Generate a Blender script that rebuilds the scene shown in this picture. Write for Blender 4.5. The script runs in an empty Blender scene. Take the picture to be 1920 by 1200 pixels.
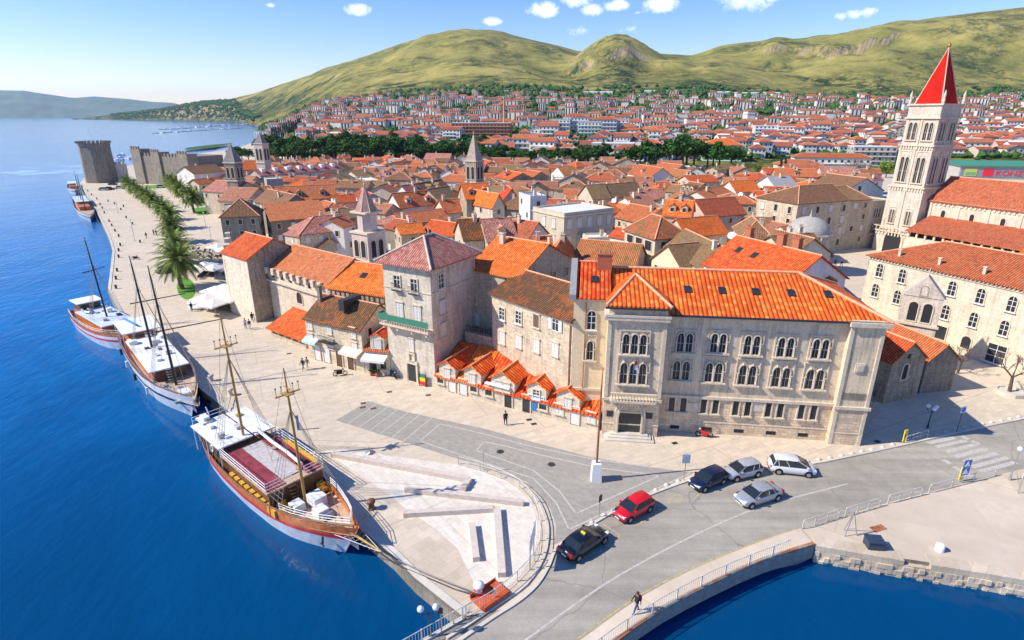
import bpy, math, random
from mathutils import Vector, Matrix
random.seed(7)
R = math.radians
SC = bpy.context.scene
SEA_Z = -1.5
COL = SC.collection
# ---------------------------------------------------------------- camera model
F_PX, HOR, CAM_H = 1080.0, 216.0, 33.0
PIT = math.atan((600.0 - HOR) / F_PX)
SP, CP = math.sin(PIT), math.cos(PIT)
CROPS = dict(A=(330,260,4.8), B=(700,260,4.8), C=(1060,260,4.8), D=(1000,380,4.8), E=(1380,300,4.8),
             F=(400,340,3), G=(800,440,3), H=(1280,440,3), I=(1280,80,3), J=(120,160,3), K=(100,500,3),
             L=(360,740,3), M=(1000,800,3), N=(1600,640,4), O=(1480,880,3.75), Q=(720,1000,4.8), R=(120,480,4))
def cr(k, x, y):
    a, b, z = CROPS[k]
    return (a + x / z, b + y / z)
def ray(px, py):
    u, v = px - 960.0, py - 600.0
    return Vector((u, F_PX * CP - v * SP, -(F_PX * SP + v * CP)))
def W(px, py, z=0.0):
    d = ray(px, py)
    t = (z - CAM_H) / d.z
    return Vector((d.x * t, d.y * t, z))
def WC(k, x, y, z=0.0):
    return W(*cr(k, x, y), z)
def HG(base, py):
    """height of the point that stands above ground point base and is seen at picture row py"""
    v = py - 600.0
    return CAM_H - base.y * (F_PX * SP + v * CP) / (F_PX * CP - v * SP)
def proj(p):
    yy, zz = p[1], p[2] - CAM_H
    fz = yy * CP - zz * SP
    return (960 + F_PX * p[0] / fz, 600 - F_PX * (yy * SP + zz * CP) / fz)
# ---------------------------------------------------------------- objects
def tag(o, label=None, cat=None, group=None, kind=None):
    if label: o['label'] = label
    if cat: o['category'] = cat
    if group: o['group'] = group
    if kind: o['kind'] = kind
    return o
def empty(name, loc=(0,0,0), rz=0.0, label=None, cat=None, group=None, parent=None):
    o = bpy.data.objects.new(name, None)
    COL.objects.link(o)
    o.location = loc; o.rotation_euler = (0, 0, rz); o.empty_display_size = 0.3
    o.parent = parent
    return tag(o, label, cat, group)
def inst(name, mesh, parent=None, loc=(0,0,0), rot=(0,0,0), scale=(1,1,1)):
    o = bpy.data.objects.new(name, mesh)
    COL.objects.link(o)
    o.location = loc; o.rotation_euler = rot; o.scale = scale; o.parent = parent
    return o
def copy_tree(o, parent=None):
    c = o.copy(); COL.objects.link(c); c.parent = parent
    for ch in list(o.children): copy_tree(ch, c)
    return c
class MB:
    def __init__(s): s.v, s.f, s.m, s.sm = [], [], [], []
    def add(s, vs, fs, mi=0, smooth=False):
        b = len(s.v)
        s.v.extend([tuple(p) for p in vs])
        for f in fs:
            s.f.append([b + i for i in f]); s.m.append(mi); s.sm.append(smooth)
    def box(s, x0, x1, y0, y1, z0, z1, mi=0):
        if x0 > x1: x0, x1 = x1, x0
        if y0 > y1: y0, y1 = y1, y0
        if z0 > z1: z0, z1 = z1, z0
        s.add([(x0,y0,z0),(x1,y0,z0),(x1,y1,z0),(x0,y1,z0),(x0,y0,z1),(x1,y0,z1),(x1,y1,z1),(x0,y1,z1)],
              [(0,3,2,1),(4,5,6,7),(0,1,5,4),(1,2,6,5),(2,3,7,6),(3,0,4,7)], mi)
    def prism(s, poly, z0, z1, mi=0, mtop=None):
        """poly counter-clockwise seen from above"""
        n = len(poly)
        a = sum(poly[i][0]*poly[(i+1)%n][1]-poly[(i+1)%n][0]*poly[i][1] for i in range(n))
        if a < 0: poly = list(reversed(poly))
        vs = [(p[0],p[1],z0) for p in poly] + [(p[0],p[1],z1) for p in poly]
        s.add(vs, [tuple(reversed(range(n)))] + [(i,(i+1)%n,n+(i+1)%n,n+i) for i in range(n)], mi)
        s.add([(p[0],p[1],z1) for p in poly], [tuple(range(n))], mi if mtop is None else mtop)
    def slab(s, poly3, t, mi=0, dirn=(0,0,-1)):
        """planar polygon (ccw seen from outside) thickened by t along dirn"""
        n = len(poly3); d = Vector(dirn) * t
        top = [Vector(p) for p in poly3]; bot = [p + d for p in top]
        s.add(top + bot, [tuple(range(n)), tuple(reversed(range(n, 2*n)))] + [(i, n+i, n+(i+1)%n, (i+1)%n) for i in range(n)], mi)
    def xz(s, poly, y0, y1, mi=0):
        """outline in x,z (ccw seen from -y) thickened from y0 (front) to y1 (back)"""
        n = len(poly)
        s.add([(p[0],y0,p[1]) for p in poly] + [(p[0],y1,p[1]) for p in poly],
              [tuple(range(n)), tuple(reversed(range(n,2*n)))] + [(i,n+i,n+(i+1)%n,(i+1)%n) for i in range(n)], mi)
    def ring(s, outer, inner, y0, y1, mi=0):
        """open frame between two outlines of equal count, front at y0"""
        n = len(outer)
        vs = [(p[0],y0,p[1]) for p in outer] + [(p[0],y0,p[1]) for p in inner] + [(p[0],y1,p[1]) for p in outer] + [(p[0],y1,p[1]) for p in inner]
        fs = []
        for i in range(n):
            j = (i+1) % n
            fs += [(i,j,n+j,n+i), (i,2*n+i,2*n+j,j), (n+i,n+j,3*n+j,3*n+i)]
        s.add(vs, fs, mi)
    def tube(s, p0, p1, r0, r1=None, n=6, mi=0, caps=True, smooth=True):
        p0, p1 = Vector(p0), Vector(p1); r1 = r0 if r1 is None else r1
        d = (p1 - p0)
        if d.length < 1e-6: return
        d.normalize()
        a = d.cross(Vector((0,0,1)) if abs(d.z) < 0.95 else Vector((1,0,0))).normalized(); b = d.cross(a)
        vs = []
        for p, r in ((p0,r0),(p1,r1)):
            for k in range(n):
                t = 2*math.pi*k/n
                vs.append(p + (a*math.cos(t) + b*math.sin(t))*r)
        s.add(vs, [(k, n+k, n+(k+1)%n, (k+1)%n) for k in range(n)], mi, smooth)
        if caps: s.add(vs, [tuple(range(n)), tuple(reversed(range(n,2*n)))], mi)
    def path(s, pts, r, n=6, mi=0):
        for a, b in zip(pts[:-1], pts[1:]): s.tube(a, b, r, None, n, mi)
    def lathe(s, prof, c=(0,0,0), n=12, mi=0, smooth=True, sx=1, sy=1, a0=0.0):
        """prof = [(r,z)...] bottom to top"""
        vs = []
        for r, z in prof:
            for k in range(n):
                t = a0 + 2*math.pi*k/n
                vs.append((c[0]+r*math.cos(t)*sx, c[1]+r*math.sin(t)*sy, c[2]+z))
        fs = [(i*n+k, i*n+(k+1)%n, (i+1)*n+(k+1)%n, (i+1)*n+k) for i in range(len(prof)-1) for k in range(n)]
        s.add(vs, fs, mi, smooth)
        if prof[0][0] > 1e-4: s.add(vs[:n], [tuple(reversed(range(n)))], mi)
        if prof[-1][0] > 1e-4: s.add(vs[-n:], [tuple(range(n))], mi)
    def ball(s, c, r, n=10, m=6, mi=0, sz=1.0):
        s.lathe([(max(1e-5, r*math.sin(math.pi*i/m)), -r*sz*math.cos(math.pi*i/m)) for i in range(m+1)], c, n, mi)
    def mesh(s, name, mats, uv=True):
        me = bpy.data.meshes.new(name)
        me.from_pydata(s.v, [], s.f)
        for m in (mats if isinstance(mats, (list, tuple)) else [mats]): me.materials.append(m)
        me.polygons.foreach_set('material_index', s.m)
        me.polygons.foreach_set('use_smooth', s.sm)
        me.update()
        if uv:
            lay = me.uv_layers.new(name='UVMap')
            data = [0.0] * (2 * len(me.loops))
            vs = me.vertices
            for p in me.polygons:
                n = p.normal
                if abs(n.z) > 0.999: u, v = Vector((1,0,0)), Vector((0,1,0))
                else:
                    u = Vector((-n.y, n.x, 0)).normalized(); v = n.cross(u)
                for li in p.loop_indices:
                    c = vs[me.loops[li].vertex_index].co
                    data[2*li] = c.dot(u); data[2*li+1] = c.dot(v)
            lay.data.foreach_set('uv', data)
        return me
    def build(s, name, mats, parent=None, loc=(0,0,0), rz=0.0, uv=True):
        return inst(name, s.mesh(name, mats, uv), parent, loc, (0,0,rz))
def offset_path(pts, d):
    """offset a 2-D polyline to its left by d"""
    out = []
    n = len(pts)
    for i in range(n):
        a = Vector(pts[max(0,i-1)][:2]); b = Vector(pts[min(n-1,i+1)][:2])
        t = (b-a).normalized()
        out.append(Vector((pts[i][0]-t.y*d, pts[i][1]+t.x*d)))
    return out
def smooth_path(pts, k=4):
    """Catmull-Rom through 2-D/3-D points"""
    P = [Vector(p) for p in pts]; out = []
    for i in range(len(P)-1):
        p0, p1, p2, p3 = P[max(0,i-1)], P[i], P[i+1], P[min(len(P)-1,i+2)]
        for j in range(k):
            t = j/k
            out.append(0.5*((2*p1)+(p2-p0)*t+(2*p0-5*p1+4*p2-p3)*t*t+(3*p1-p0-3*p2+p3)*t**3))
    out.append(P[-1]); return out
def strip(m, L, Rr, z0, z1=None, mi=0):
    """ribbon between two polylines of equal count; with z1 a solid from z0 up to z1"""
    if z1 is None:
        vs = [(p[0],p[1],z0) for p in L] + [(p[0],p[1],z0) for p in Rr]; n = len(L)
        m.add(vs, [(i, n+i, n+i+1, i+1) for i in range(n-1)], mi)
    else:
        for i in range(len(L)-1): m.prism([L[i][:2] if not isinstance(L[i],Vector) else (L[i].x,L[i].y), (Rr[i][0],Rr[i][1]), (Rr[i+1][0],Rr[i+1][1]), (L[i+1][0],L[i+1][1])], z0, z1, mi)
# ---------------------------------------------------------------- materials
MAT = {}
def nt(name):
    m = bpy.data.materials.new(name); m.use_nodes = True
    t = m.node_tree; b = t.nodes['Principled BSDF']
    MAT[name] = m
    return m, t, b
def N(t, typ, **k):
    n = t.nodes.new(typ)
    for a, v in k.items():
        if a == 'inp':
            for kk, vv in v.items(): n.inputs[kk].default_value = vv
        else: setattr(n, a, v)
    return n
def L_(t, a, b): t.links.new(a, b)
def rgba(c): return (c[0], c[1], c[2], 1.0)
def ramp(t, fac, stops, interp='LINEAR'):
    r = N(t, 'ShaderNodeValToRGB'); cr_ = r.color_ramp; cr_.interpolation = interp
    while len(cr_.elements) < len(stops): cr_.elements.new(0.5)
    for e, (p, c) in zip(cr_.elements, stops):
        e.position = p; e.color = rgba(c)
    L_(t, fac, r.inputs[0]); return r.outputs[0]
def mix(t, fac, a, b, mode='MIX'):
    n = N(t, 'ShaderNodeMix', data_type='RGBA', blend_type=mode)
    for sock, val in ((n.inputs[0], fac), (n.inputs[6], a), (n.inputs[7], b)):
        if isinstance(val, bpy.types.NodeSocket): L_(t, val, sock)
        elif isinstance(val, (int, float)): sock.default_value = val
        else: sock.default_value = rgba(val)
    return n.outputs[2]
def mth(t, op, a, b=None, c=None):
    n = N(t, 'ShaderNodeMath', operation=op)
    for i, v in enumerate((a, b, c)):
        if v is None: continue
        if isinstance(v, bpy.types.NodeSocket): L_(t, v, n.inputs[i])
        else: n.inputs[i].default_value = v
    return n.outputs[0]
def noise(t, vec, scale, detail=3, rough=0.55, dist=0.0):
    n = N(t, 'ShaderNodeTexNoise', inp={'Scale': scale, 'Detail': detail, 'Roughness': rough, 'Distortion': dist})
    if vec is not None: L_(t, vec, n.inputs['Vector'])
    return n.outputs[0]
def bump(t, b, h, strength=0.5, dist=0.05):
    n = N(t, 'ShaderNodeBump', inp={'Strength': strength, 'Distance': dist})
    L_(t, h, n.inputs['Height']); L_(t, n.outputs[0], b.inputs['Normal'])
def plain(name, c, rough=0.6, metal=0.0, var=0.12, scale=3.0, spec=0.5, coat=0.0):
    m, t, b = nt(name)
    tc = N(t, 'ShaderNodeTexCoord').outputs['Object']
    n = noise(t, tc, scale, 4)
    dk = [x*(1-var) for x in c]; lt = [min(1, x*(1+var)) for x in c]
    L_(t, ramp(t, n, [(0.3, dk), (0.7, lt)]), b.inputs['Base Color'])
    b.inputs['Roughness'].default_value = rough; b.inputs['Metallic'].default_value = metal
    b.inputs['Specular IOR Level'].default_value = spec
    if coat: b.inputs['Coat Weight'].default_value = coat
    return m
def roofmat(name, c1, c2, c3, moss=0.0, tile=0.32, patch=0.5, mossc=(0.09,0.07,0.035)):
    """barrel tiles: columns run down the slope (v), rows step across"""
    m, t, b = nt(name)
    uv = N(t, 'ShaderNodeUVMap').outputs[0]
    sep = N(t, 'ShaderNodeSeparateXYZ'); L_(t, uv, sep.inputs[0])
    us = mth(t, 'DIVIDE', sep.outputs[0], tile); vs = mth(t, 'DIVIDE', sep.outputs[1], tile*1.25)
    cmb = N(t, 'ShaderNodeCombineXYZ'); L_(t, mth(t, 'FLOOR', us), cmb.inputs[0]); L_(t, mth(t, 'FLOOR', vs), cmb.inputs[1])
    wn = N(t, 'ShaderNodeTexWhiteNoise', noise_dimensions='3D'); L_(t, cmb.outputs[0], wn.inputs[0])
    tc = N(t, 'ShaderNodeTexCoord').outputs['Object']
    oi = N(t, 'ShaderNodeObjectInfo').outputs['Random']
    add = N(t, 'ShaderNodeVectorMath', operation='ADD'); L_(t, tc, add.inputs[0])
    sc = N(t, 'ShaderNodeVectorMath', operation='SCALE', inp={0: (37.0, 11.0, 5.0)}); L_(t, oi, sc.inputs['Scale']); L_(t, sc.outputs[0], add.inputs[1])
    big = noise(t, add.outputs[0], 0.35, 5, 0.6)
    fine = noise(t, add.outputs[0], 2.2, 3, 0.6)
    f = mth(t, 'ADD', mth(t, 'MULTIPLY', wn.outputs[0], 0.5), mth(t, 'MULTIPLY', fine, 0.5))
    col = ramp(t, f, [(0.15, c1), (0.5, c2), (0.85, c3)])
    if moss > 0:
        mm = mth(t, 'ADD', mth(t, 'MULTIPLY', big, 0.75), mth(t, 'MULTIPLY', wn.outputs[0], 0.25))
        e = 0.72 - 0.4*moss
        mf = ramp(t, mm, [(e-0.07, (0,0,0)), (e+0.1, (0.92,0.92,0.92))])
        col = mix(t, mf, col, mossc)
    # valleys between the barrels are darker, their crowns lighter
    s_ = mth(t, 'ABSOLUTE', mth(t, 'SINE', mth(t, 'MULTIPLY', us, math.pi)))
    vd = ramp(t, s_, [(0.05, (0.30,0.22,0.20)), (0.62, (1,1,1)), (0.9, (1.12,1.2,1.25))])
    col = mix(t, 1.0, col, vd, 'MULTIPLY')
    col = mix(t, 0.9, col, ramp(t, big, [(0.3,(0.72,0.74,0.78)),(0.7,(1.16,1.15,1.1))]), 'MULTIPLY')
    hs = N(t, 'ShaderNodeHueSaturation')
    L_(t, mth(t, 'ADD', 0.489, mth(t, 'MULTIPLY', oi, 0.014)), hs.inputs['Hue'])
    L_(t, mth(t, 'ADD', 0.86, mth(t, 'MULTIPLY', oi, 0.28)), hs.inputs['Value'])
    L_(t, col, hs.inputs['Color']); L_(t, hs.outputs[0], b.inputs['Base Color'])
    row = mth(t, 'FRACT', vs)
    h = mth(t, 'SUBTRACT', s_, mth(t, 'MULTIPLY', row, 0.45))
    bump(t, b, h, 0.75, 0.08)
    b.inputs['Roughness'].default_value = 0.85
    b.inputs['Specular IOR Level'].default_value = 0.25
    return m
def wallmat(name, c, stain=0.3, block=0.0, stainc=(0.16,0.14,0.12), rough=0.9, rnd=0.12, bw=0.6, pink=0.0):
    m, t, b = nt(name)
    uv = N(t, 'ShaderNodeUVMap').outputs[0]
    tc = N(t, 'ShaderNodeTexCoord').outputs['Object']
    oi = N(t, 'ShaderNodeObjectInfo').outputs['Random']
    n1 = noise(t, tc, 0.5, 6, 0.65); n2 = noise(t, tc, 3.5, 5, 0.7)
    col = mix(t, ramp(t, n2, [(0.3,(0,0,0)),(0.7,(1,1,1))]), [x*0.78 for x in c], [min(1,x*1.12) for x in c])
    if block > 0:
        br = N(t, 'ShaderNodeTexBrick', inp={'Scale': 1.0, 'Mortar Size': 0.018, 'Brick Width': bw, 'Row Height': bw*0.45, 'Mortar Smooth': 0.4, 'Bias': 0.0})
        L_(t, uv, br.inputs['Vector'])
        br.inputs['Color1'].default_value = (0.72,0.72,0.72,1); br.inputs['Color2'].default_value = (1.12,1.1,1.06,1); br.inputs['Mortar'].default_value = (0.55,0.5,0.45,1)
        col = mix(t, block, col, br.outputs[0], 'MULTIPLY')
    if pink > 0: col = mix(t, mth(t, 'MULTIPLY', ramp(t, noise(t, tc, 0.3, 3), [(0.4,(0,0,0)),(0.65,(1,1,1))]), pink), col, (0.62,0.42,0.36))
    # rain streaks: noise stretched down the wall
    mp = N(t, 'ShaderNodeMapping', inp={'Scale': (1.6, 0.16, 1.0)}); L_(t, uv, mp.inputs[0])
    n3 = noise(t, mp.outputs[0], 1.2, 5, 0.7)
    sf = mth(t, 'MULTIPLY', ramp(t, mth(t, 'MULTIPLY', n3, mth(t, 'ADD', n1, 0.45)), [(0.42,(0,0,0)),(0.66,(1,1,1))]), stain)
    col = mix(t, sf, col, stainc)
    hs = N(t, 'ShaderNodeHueSaturation')
    L_(t, mth(t, 'ADD', 1-rnd, mth(t, 'MULTIPLY', oi, 2*rnd)), hs.inputs['Value']); L_(t, col, hs.inputs['Color'])
    L_(t, hs.outputs[0], b.inputs['Base Color'])
    bump(t, b, n2, 0.35, 0.04)
    b.inputs['Roughness'].default_value = rough; b.inputs['Specular IOR Level'].default_value = 0.2
    return m
# roofs
roofmat('roof_new', (0.62,0.075,0.012), (0.74,0.105,0.014), (0.90,0.26,0.05), 0.0, 0.46)
roofmat('roof_orange', (0.58,0.10,0.018), (0.74,0.155,0.025), (0.86,0.26,0.06), 0.12)
roofmat('roof_terra', (0.42,0.115,0.04), (0.58,0.165,0.058), (0.70,0.27,0.12), 0.18)
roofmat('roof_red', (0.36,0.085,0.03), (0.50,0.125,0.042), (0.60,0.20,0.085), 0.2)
roofmat('roof_pink', (0.33,0.115,0.075), (0.50,0.19,0.13), (0.66,0.36,0.27), 0.1)
roofmat('roof_brown', (0.22,0.10,0.045), (0.34,0.17,0.075), (0.50,0.27,0.13), 0.4, mossc=(0.16,0.11,0.05))
roofmat('roof_olive', (0.26,0.15,0.06), (0.36,0.22,0.095), (0.46,0.30,0.14), 0.35, mossc=(0.15,0.12,0.05))
roofmat('roof_mossy', (0.32,0.085,0.025), (0.44,0.13,0.04), (0.62,0.30,0.14), 0.75, mossc=(0.10,0.062,0.03))
roofmat('roof_mix', (0.38,0.10,0.035), (0.58,0.18,0.06), (0.62,0.34,0.15), 0.45, mossc=(0.17,0.13,0.045))
roofmat('roof_faded', (0.36,0.13,0.06), (0.50,0.20,0.10), (0.64,0.34,0.20), 0.3, mossc=(0.24,0.15,0.08))
plain('roof_grey', (0.30,0.29,0.28), 0.8)
plain('roof_white', (0.72,0.70,0.66), 0.8)
plain('ridge_pale', (0.74,0.36,0.20), 0.85, var=0.25)
# walls
wallmat('w_cream', (0.70,0.60,0.45), 0.28, 0.0)
wallmat('w_white', (0.78,0.74,0.67), 0.22, 0.0)
wallmat('w_stone', (0.68,0.565,0.41), 0.45, 0.75, bw=0.55)
wallmat('w_rubble', (0.54,0.455,0.335), 0.75, 0.9, stainc=(0.10,0.085,0.07), bw=0.42)
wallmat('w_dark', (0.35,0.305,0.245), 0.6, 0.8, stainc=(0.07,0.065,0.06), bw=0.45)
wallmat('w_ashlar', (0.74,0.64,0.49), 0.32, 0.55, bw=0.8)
wallmat('w_grey', (0.50,0.47,0.42), 0.4, 0.35)
wallmat('w_palace', (0.80,0.635,0.435), 0.6, 0.0, stainc=(0.22,0.20,0.17), rnd=0.0)
wallmat('w_palstone', (0.80,0.625,0.435), 0.38, 0.85, stainc=(0.2,0.18,0.16), rnd=0.0, bw=0.7)
wallmat('w_annex', (0.84,0.67,0.42), 0.2, 0.0, rnd=0.0)
wallmat('w_tower', (0.72,0.64,0.51), 0.5, 0.5, rnd=0.0, bw=0.6, pink=0.12)
wallmat('w_church', (0.76,0.655,0.49), 0.4, 0.4, rnd=0.03, bw=0.9)
wallmat('w_camp', (0.72,0.62,0.50), 0.42, 0.4, rnd=0.0, bw=0.8)
wallmat('w_yellow', (0.80,0.58,0.20), 0.15)
wallmat('w_teal', (0.20,0.50,0.45), 0.1)
wallmat('w_pinkwall', (0.72,0.50,0.40), 0.2)
wallmat('w_trim', (0.72,0.60,0.45), 0.25, rnd=0.0)
wallmat('w_modern', (0.72,0.71,0.68), 0.08, rnd=0.06)
plain('glass', (0.03,0.036,0.038), 0.2, var=0.3, scale=0.8)
plain('hole', (0.02,0.02,0.022), 0.8)
plain('shutter', (0.66,0.65,0.61), 0.6, var=0.06)
plain('shutter_brown', (0.16,0.11,0.07), 0.6)
plain('shutter_green', (0.07,0.16,0.11), 0.6)
plain('white_paint', (0.78,0.78,0.76), 0.45, var=0.05)
plain('iron', (0.035,0.035,0.037), 0.5)
plain('steel', (0.45,0.46,0.47), 0.35, 0.7)
plain('brick_red', (0.42,0.14,0.07), 0.9, var=0.3, scale=8)
plain('door_wood', (0.12,0.06,0.03), 0.6)
plain('net_green', (0.04,0.20,0.13), 0.8)
# ================================================================ camera, light, sky
cam_d = bpy.data.cameras.new('camera'); cam = bpy.data.objects.new('camera', cam_d); COL.objects.link(cam)
cam_d.sensor_width = 36.0; cam_d.lens = F_PX / 1920 * 36; cam_d.clip_start = 0.5; cam_d.clip_end = 90000
cam.location = (0, 0, CAM_H); cam.rotation_euler = (math.pi/2 - PIT, 0, 0)
SC.camera = cam
SUN_AZ = Vector((-1.0, -0.17, 0)).normalized(); SUN_EL = R(41)
sd = bpy.data.lights.new('sun', 'SUN'); sd.energy = 4.1; sd.angle = R(0.53); sd.color = (1.0, 0.93, 0.82)
sun = bpy.data.objects.new('sun', sd); COL.objects.link(sun)
tosun = Vector((SUN_AZ.x*math.cos(SUN_EL), SUN_AZ.y*math.cos(SUN_EL), math.sin(SUN_EL)))
sun.rotation_euler = (-tosun).to_track_quat('-Z', 'Y').to_euler(); sun.location = (-60, -10, 80)
wd = bpy.data.worlds.new('World'); SC.world = wd; wd.use_nodes = True
t = wd.node_tree; bg = t.nodes['Background']
sky = N(t, 'ShaderNodeTexSky', sky_type='NISHITA', sun_disc=False, sun_elevation=SUN_EL,
        sun_rotation=math.atan2(tosun.x, tosun.y), altitude=0, air_density=1.0, dust_density=0.1, ozone_density=1.6)
hsv = N(t, 'ShaderNodeHueSaturation', inp={'Saturation': 1.38, 'Value': 1.0}); L_(t, mix(t, 1.0, sky.outputs[0], (1.0,0.925,1.07), 'MULTIPLY'), hsv.inputs['Color'])
gen = N(t, 'ShaderNodeTexCoord').outputs['Generated']
CL = [(672,18,24,.9),(922,41,20,.8),(1020,19,32,1),(1108,19,24,.9),(1080,2,30,.7),(1157,10,24,1.1),(1196,24,11,.6),(1238,9,32,1.1),(1082,57,26,.35),(1600,26,20,.6),(1626,22,18,.8),(508,10,9,.7),(1578,30,16,.6),(1400,-8,60,.8),(1180,55,30,.25)]
cn = noise(t, gen, 62.0, 6, 0.68, 0.3)
acc = None
for px, py, r, k in CL:
    c = ray(px, py).normalized()
    sb = N(t, 'ShaderNodeVectorMath', operation='SUBTRACT'); L_(t, gen, sb.inputs[0]); sb.inputs[1].default_value = c
    ml = N(t, 'ShaderNodeVectorMath', operation='MULTIPLY'); L_(t, sb.outputs[0], ml.inputs[0]); ml.inputs[1].default_value = (1, 1, 2.3)
    ln = N(t, 'ShaderNodeVectorMath', operation='LENGTH'); L_(t, ml.outputs[0], ln.inputs[0])
    v = mth(t, 'MULTIPLY', mth(t, 'MAXIMUM', mth(t, 'SUBTRACT', 1.0, mth(t, 'DIVIDE', ln.outputs['Value'], r*1.15/F_PX)), 0.0), k)
    acc = v if acc is None else mth(t, 'MAXIMUM', acc, v)
cf = ramp(t, mth(t, 'ADD', acc, mth(t, 'MULTIPLY', mth(t, 'SUBTRACT', cn, 0.55), mth(t, 'MINIMUM', mth(t,'MULTIPLY',acc,6.0), 1.3))), [(0.12,(0,0,0)),(0.55,(1,1,1))])
L_(t, mix(t, mth(t, 'MULTIPLY', cf, 0.6), hsv.outputs[0], (9.5, 9.7, 10.0)), bg.inputs['Color'])
bg.inputs['Strength'].default_value = 0.12
vs_ = SC.view_settings; vs_.view_transform = 'Standard'; vs_.look = 'None'; vs_.gamma = 1.0; vs_.use_curve_mapping = False; vs_.exposure = 0.62
SC.cycles.max_bounces = 6; SC.cycles.diffuse_bounces = 3; SC.cycles.glossy_bounces = 3; SC.cycles.volume_bounces = 0
SC.cycles.use_adaptive_sampling = True
# ================================================================ ground materials
def paving(name, c, bw=1.1, bh=0.5, stain=0.35, stc=(0.36,0.29,0.21), rot=0.4, mort=0.01, bands=None):
    m, t, b = nt(name)
    tc = N(t, 'ShaderNodeTexCoord').outputs['Object']
    mp = N(t, 'ShaderNodeMapping', inp={'Rotation': (0,0,rot)}); L_(t, tc, mp.inputs[0])
    br = N(t, 'ShaderNodeTexBrick', inp={'Scale': 1.0, 'Mortar Size': mort, 'Brick Width': bw, 'Row Height': bh, 'Mortar Smooth': 0.6})
    br.inputs['Color1'].default_value = (0.86,0.86,0.86,1); br.inputs['Color2'].default_value = (1.08,1.07,1.04,1); br.inputs['Mortar'].default_value = (0.66,0.62,0.56,1)
    L_(t, mp.outputs[0], br.inputs['Vector'])
    n1 = noise(t, tc, 0.11, 6, 0.65); n2 = noise(t, tc, 1.6, 5, 0.7)
    col = mix(t, ramp(t, n2, [(0.3,(0,0,0)),(0.7,(1,1,1))]), [x*0.86 for x in c], [min(1,x*1.08) for x in c])
    col = mix(t, 0.75, col, br.outputs[0], 'MULTIPLY')
    sf = mth(t, 'MULTIPLY', ramp(t, mth(t, 'ADD', mth(t,'MULTIPLY',n1,0.65), mth(t,'MULTIPLY',n2,0.35)), [(0.44,(0,0,0)),(0.62,(1,1,1))]), stain)
    col = mix(t, sf, col, stc)
    if bands:
        mp2 = N(t, 'ShaderNodeMapping', inp={'Rotation': (0,0,rot+bands[1])}); L_(t, tc, mp2.inputs[0])
        b2 = N(t, 'ShaderNodeTexBrick', inp={'Scale': 1.0, 'Mortar Size': 0.09, 'Brick Width': bands[0]*1.7, 'Row Height': bands[0], 'Mortar Smooth': 0.3}); L_(t, mp2.outputs[0], b2.inputs['Vector'])
        b2.inputs['Color1'].default_value = (0.95,0.95,0.95,1); b2.inputs['Color2'].default_value = (1.04,1.03,1.02,1); b2.inputs['Mortar'].default_value = (0.84,0.82,0.78,1)
        col = mix(t, 0.8, col, b2.outputs[0], 'MULTIPLY')
        n5 = noise(t, tc, 0.35, 7, 0.75, 1.0)
        col = mix(t, mth(t,'MULTIPLY',ramp(t, n5, [(0.56,(0,0,0)),(0.70,(1,1,1))]),0.22), col, (0.36,0.30,0.22))
    L_(t, col, b.inputs['Base Color']); b.inputs['Roughness'].default_value = 0.8; b.inputs['Specular IOR Level'].default_value = 0.25
    bump(t, b, n2, 0.2, 0.02)
    return m
paving('limestone', (0.66,0.555,0.42), 1.2, 0.6, 0.35, (0.50,0.42,0.31), -0.45, 0.012, (5.5,0.0))
paving('plaza_stone', (0.76,0.69,0.59), 0.9, 0.45, 0.2, (0.66,0.58,0.47), 0.9, 0.012, (7.0,0.0))
paving('worn_stone', (0.68,0.58,0.45), 1.6, 0.9, 0.65, (0.38,0.29,0.19), -0.75, 0.02)
paving('grey_setts', (0.37,0.34,0.29), 0.5, 0.25, 0.2, (0.30,0.28,0.25), 0.7)
paving('quay_face', (0.36,0.32,0.26), 1.4, 0.5, 0.8, (0.10,0.085,0.06), 0.0, 0.04)
paving('dirt_concrete', (0.70,0.59,0.46), 9.0, 7.0, 0.55, (0.42,0.33,0.22), 0.3, 0.004, (16.0,0.3))
paving('kerb_stone', (0.66,0.60,0.51), 1.0, 8.0, 0.3)
m, t, b = nt('asphalt')
tc = N(t, 'ShaderNodeTexCoord').outputs['Object']
n1 = noise(t, tc, 0.08, 5, 0.6); n2 = noise(t, tc, 7.0, 4, 0.7); n4 = noise(t, tc, 0.6, 5, 0.75)
col = ramp(t, mth(t,'ADD',mth(t,'MULTIPLY',n1,0.5),mth(t,'MULTIPLY',n4,0.5)), [(0.35,(0.30,0.272,0.225)),(0.65,(0.44,0.40,0.33))])
mpr = N(t, 'ShaderNodeMapping', inp={'Rotation': (0,0,-0.42), 'Scale': (0.035,0.75,1)}); L_(t, tc, mpr.inputs[0])
col = mix(t, 0.85, col, ramp(t, noise(t, mpr.outputs[0], 1.0, 4, 0.6, 0.2), [(0.32,(0.80,0.79,0.78)),(0.68,(1.16,1.15,1.12))]), 'MULTIPLY')
col = mix(t, 0.5, col, ramp(t, n2, [(0.3,(0.72,0.72,0.72)),(0.7,(1.15,1.15,1.15))]), 'MULTIPLY')
vo = N(t, 'ShaderNodeTexVoronoi', feature='DISTANCE_TO_EDGE', inp={'Scale': 0.11}); 
wv = N(t, 'ShaderNodeVectorMath', operation='ADD'); L_(t, tc, wv.inputs[0]); nn = N(t,'ShaderNodeTexNoise',inp={'Scale':0.5,'Detail':4}); L_(t,tc,nn.inputs['Vector']); L_(t, nn.outputs[1], wv.inputs[1]); L_(t, wv.outputs[0], vo.inputs['Vector'])
col = mix(t, ramp(t, vo.outputs[0], [(0.0,(0.6,0.6,0.6)),(0.006,(0,0,0))]), col, (0.15,0.14,0.12))
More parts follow.
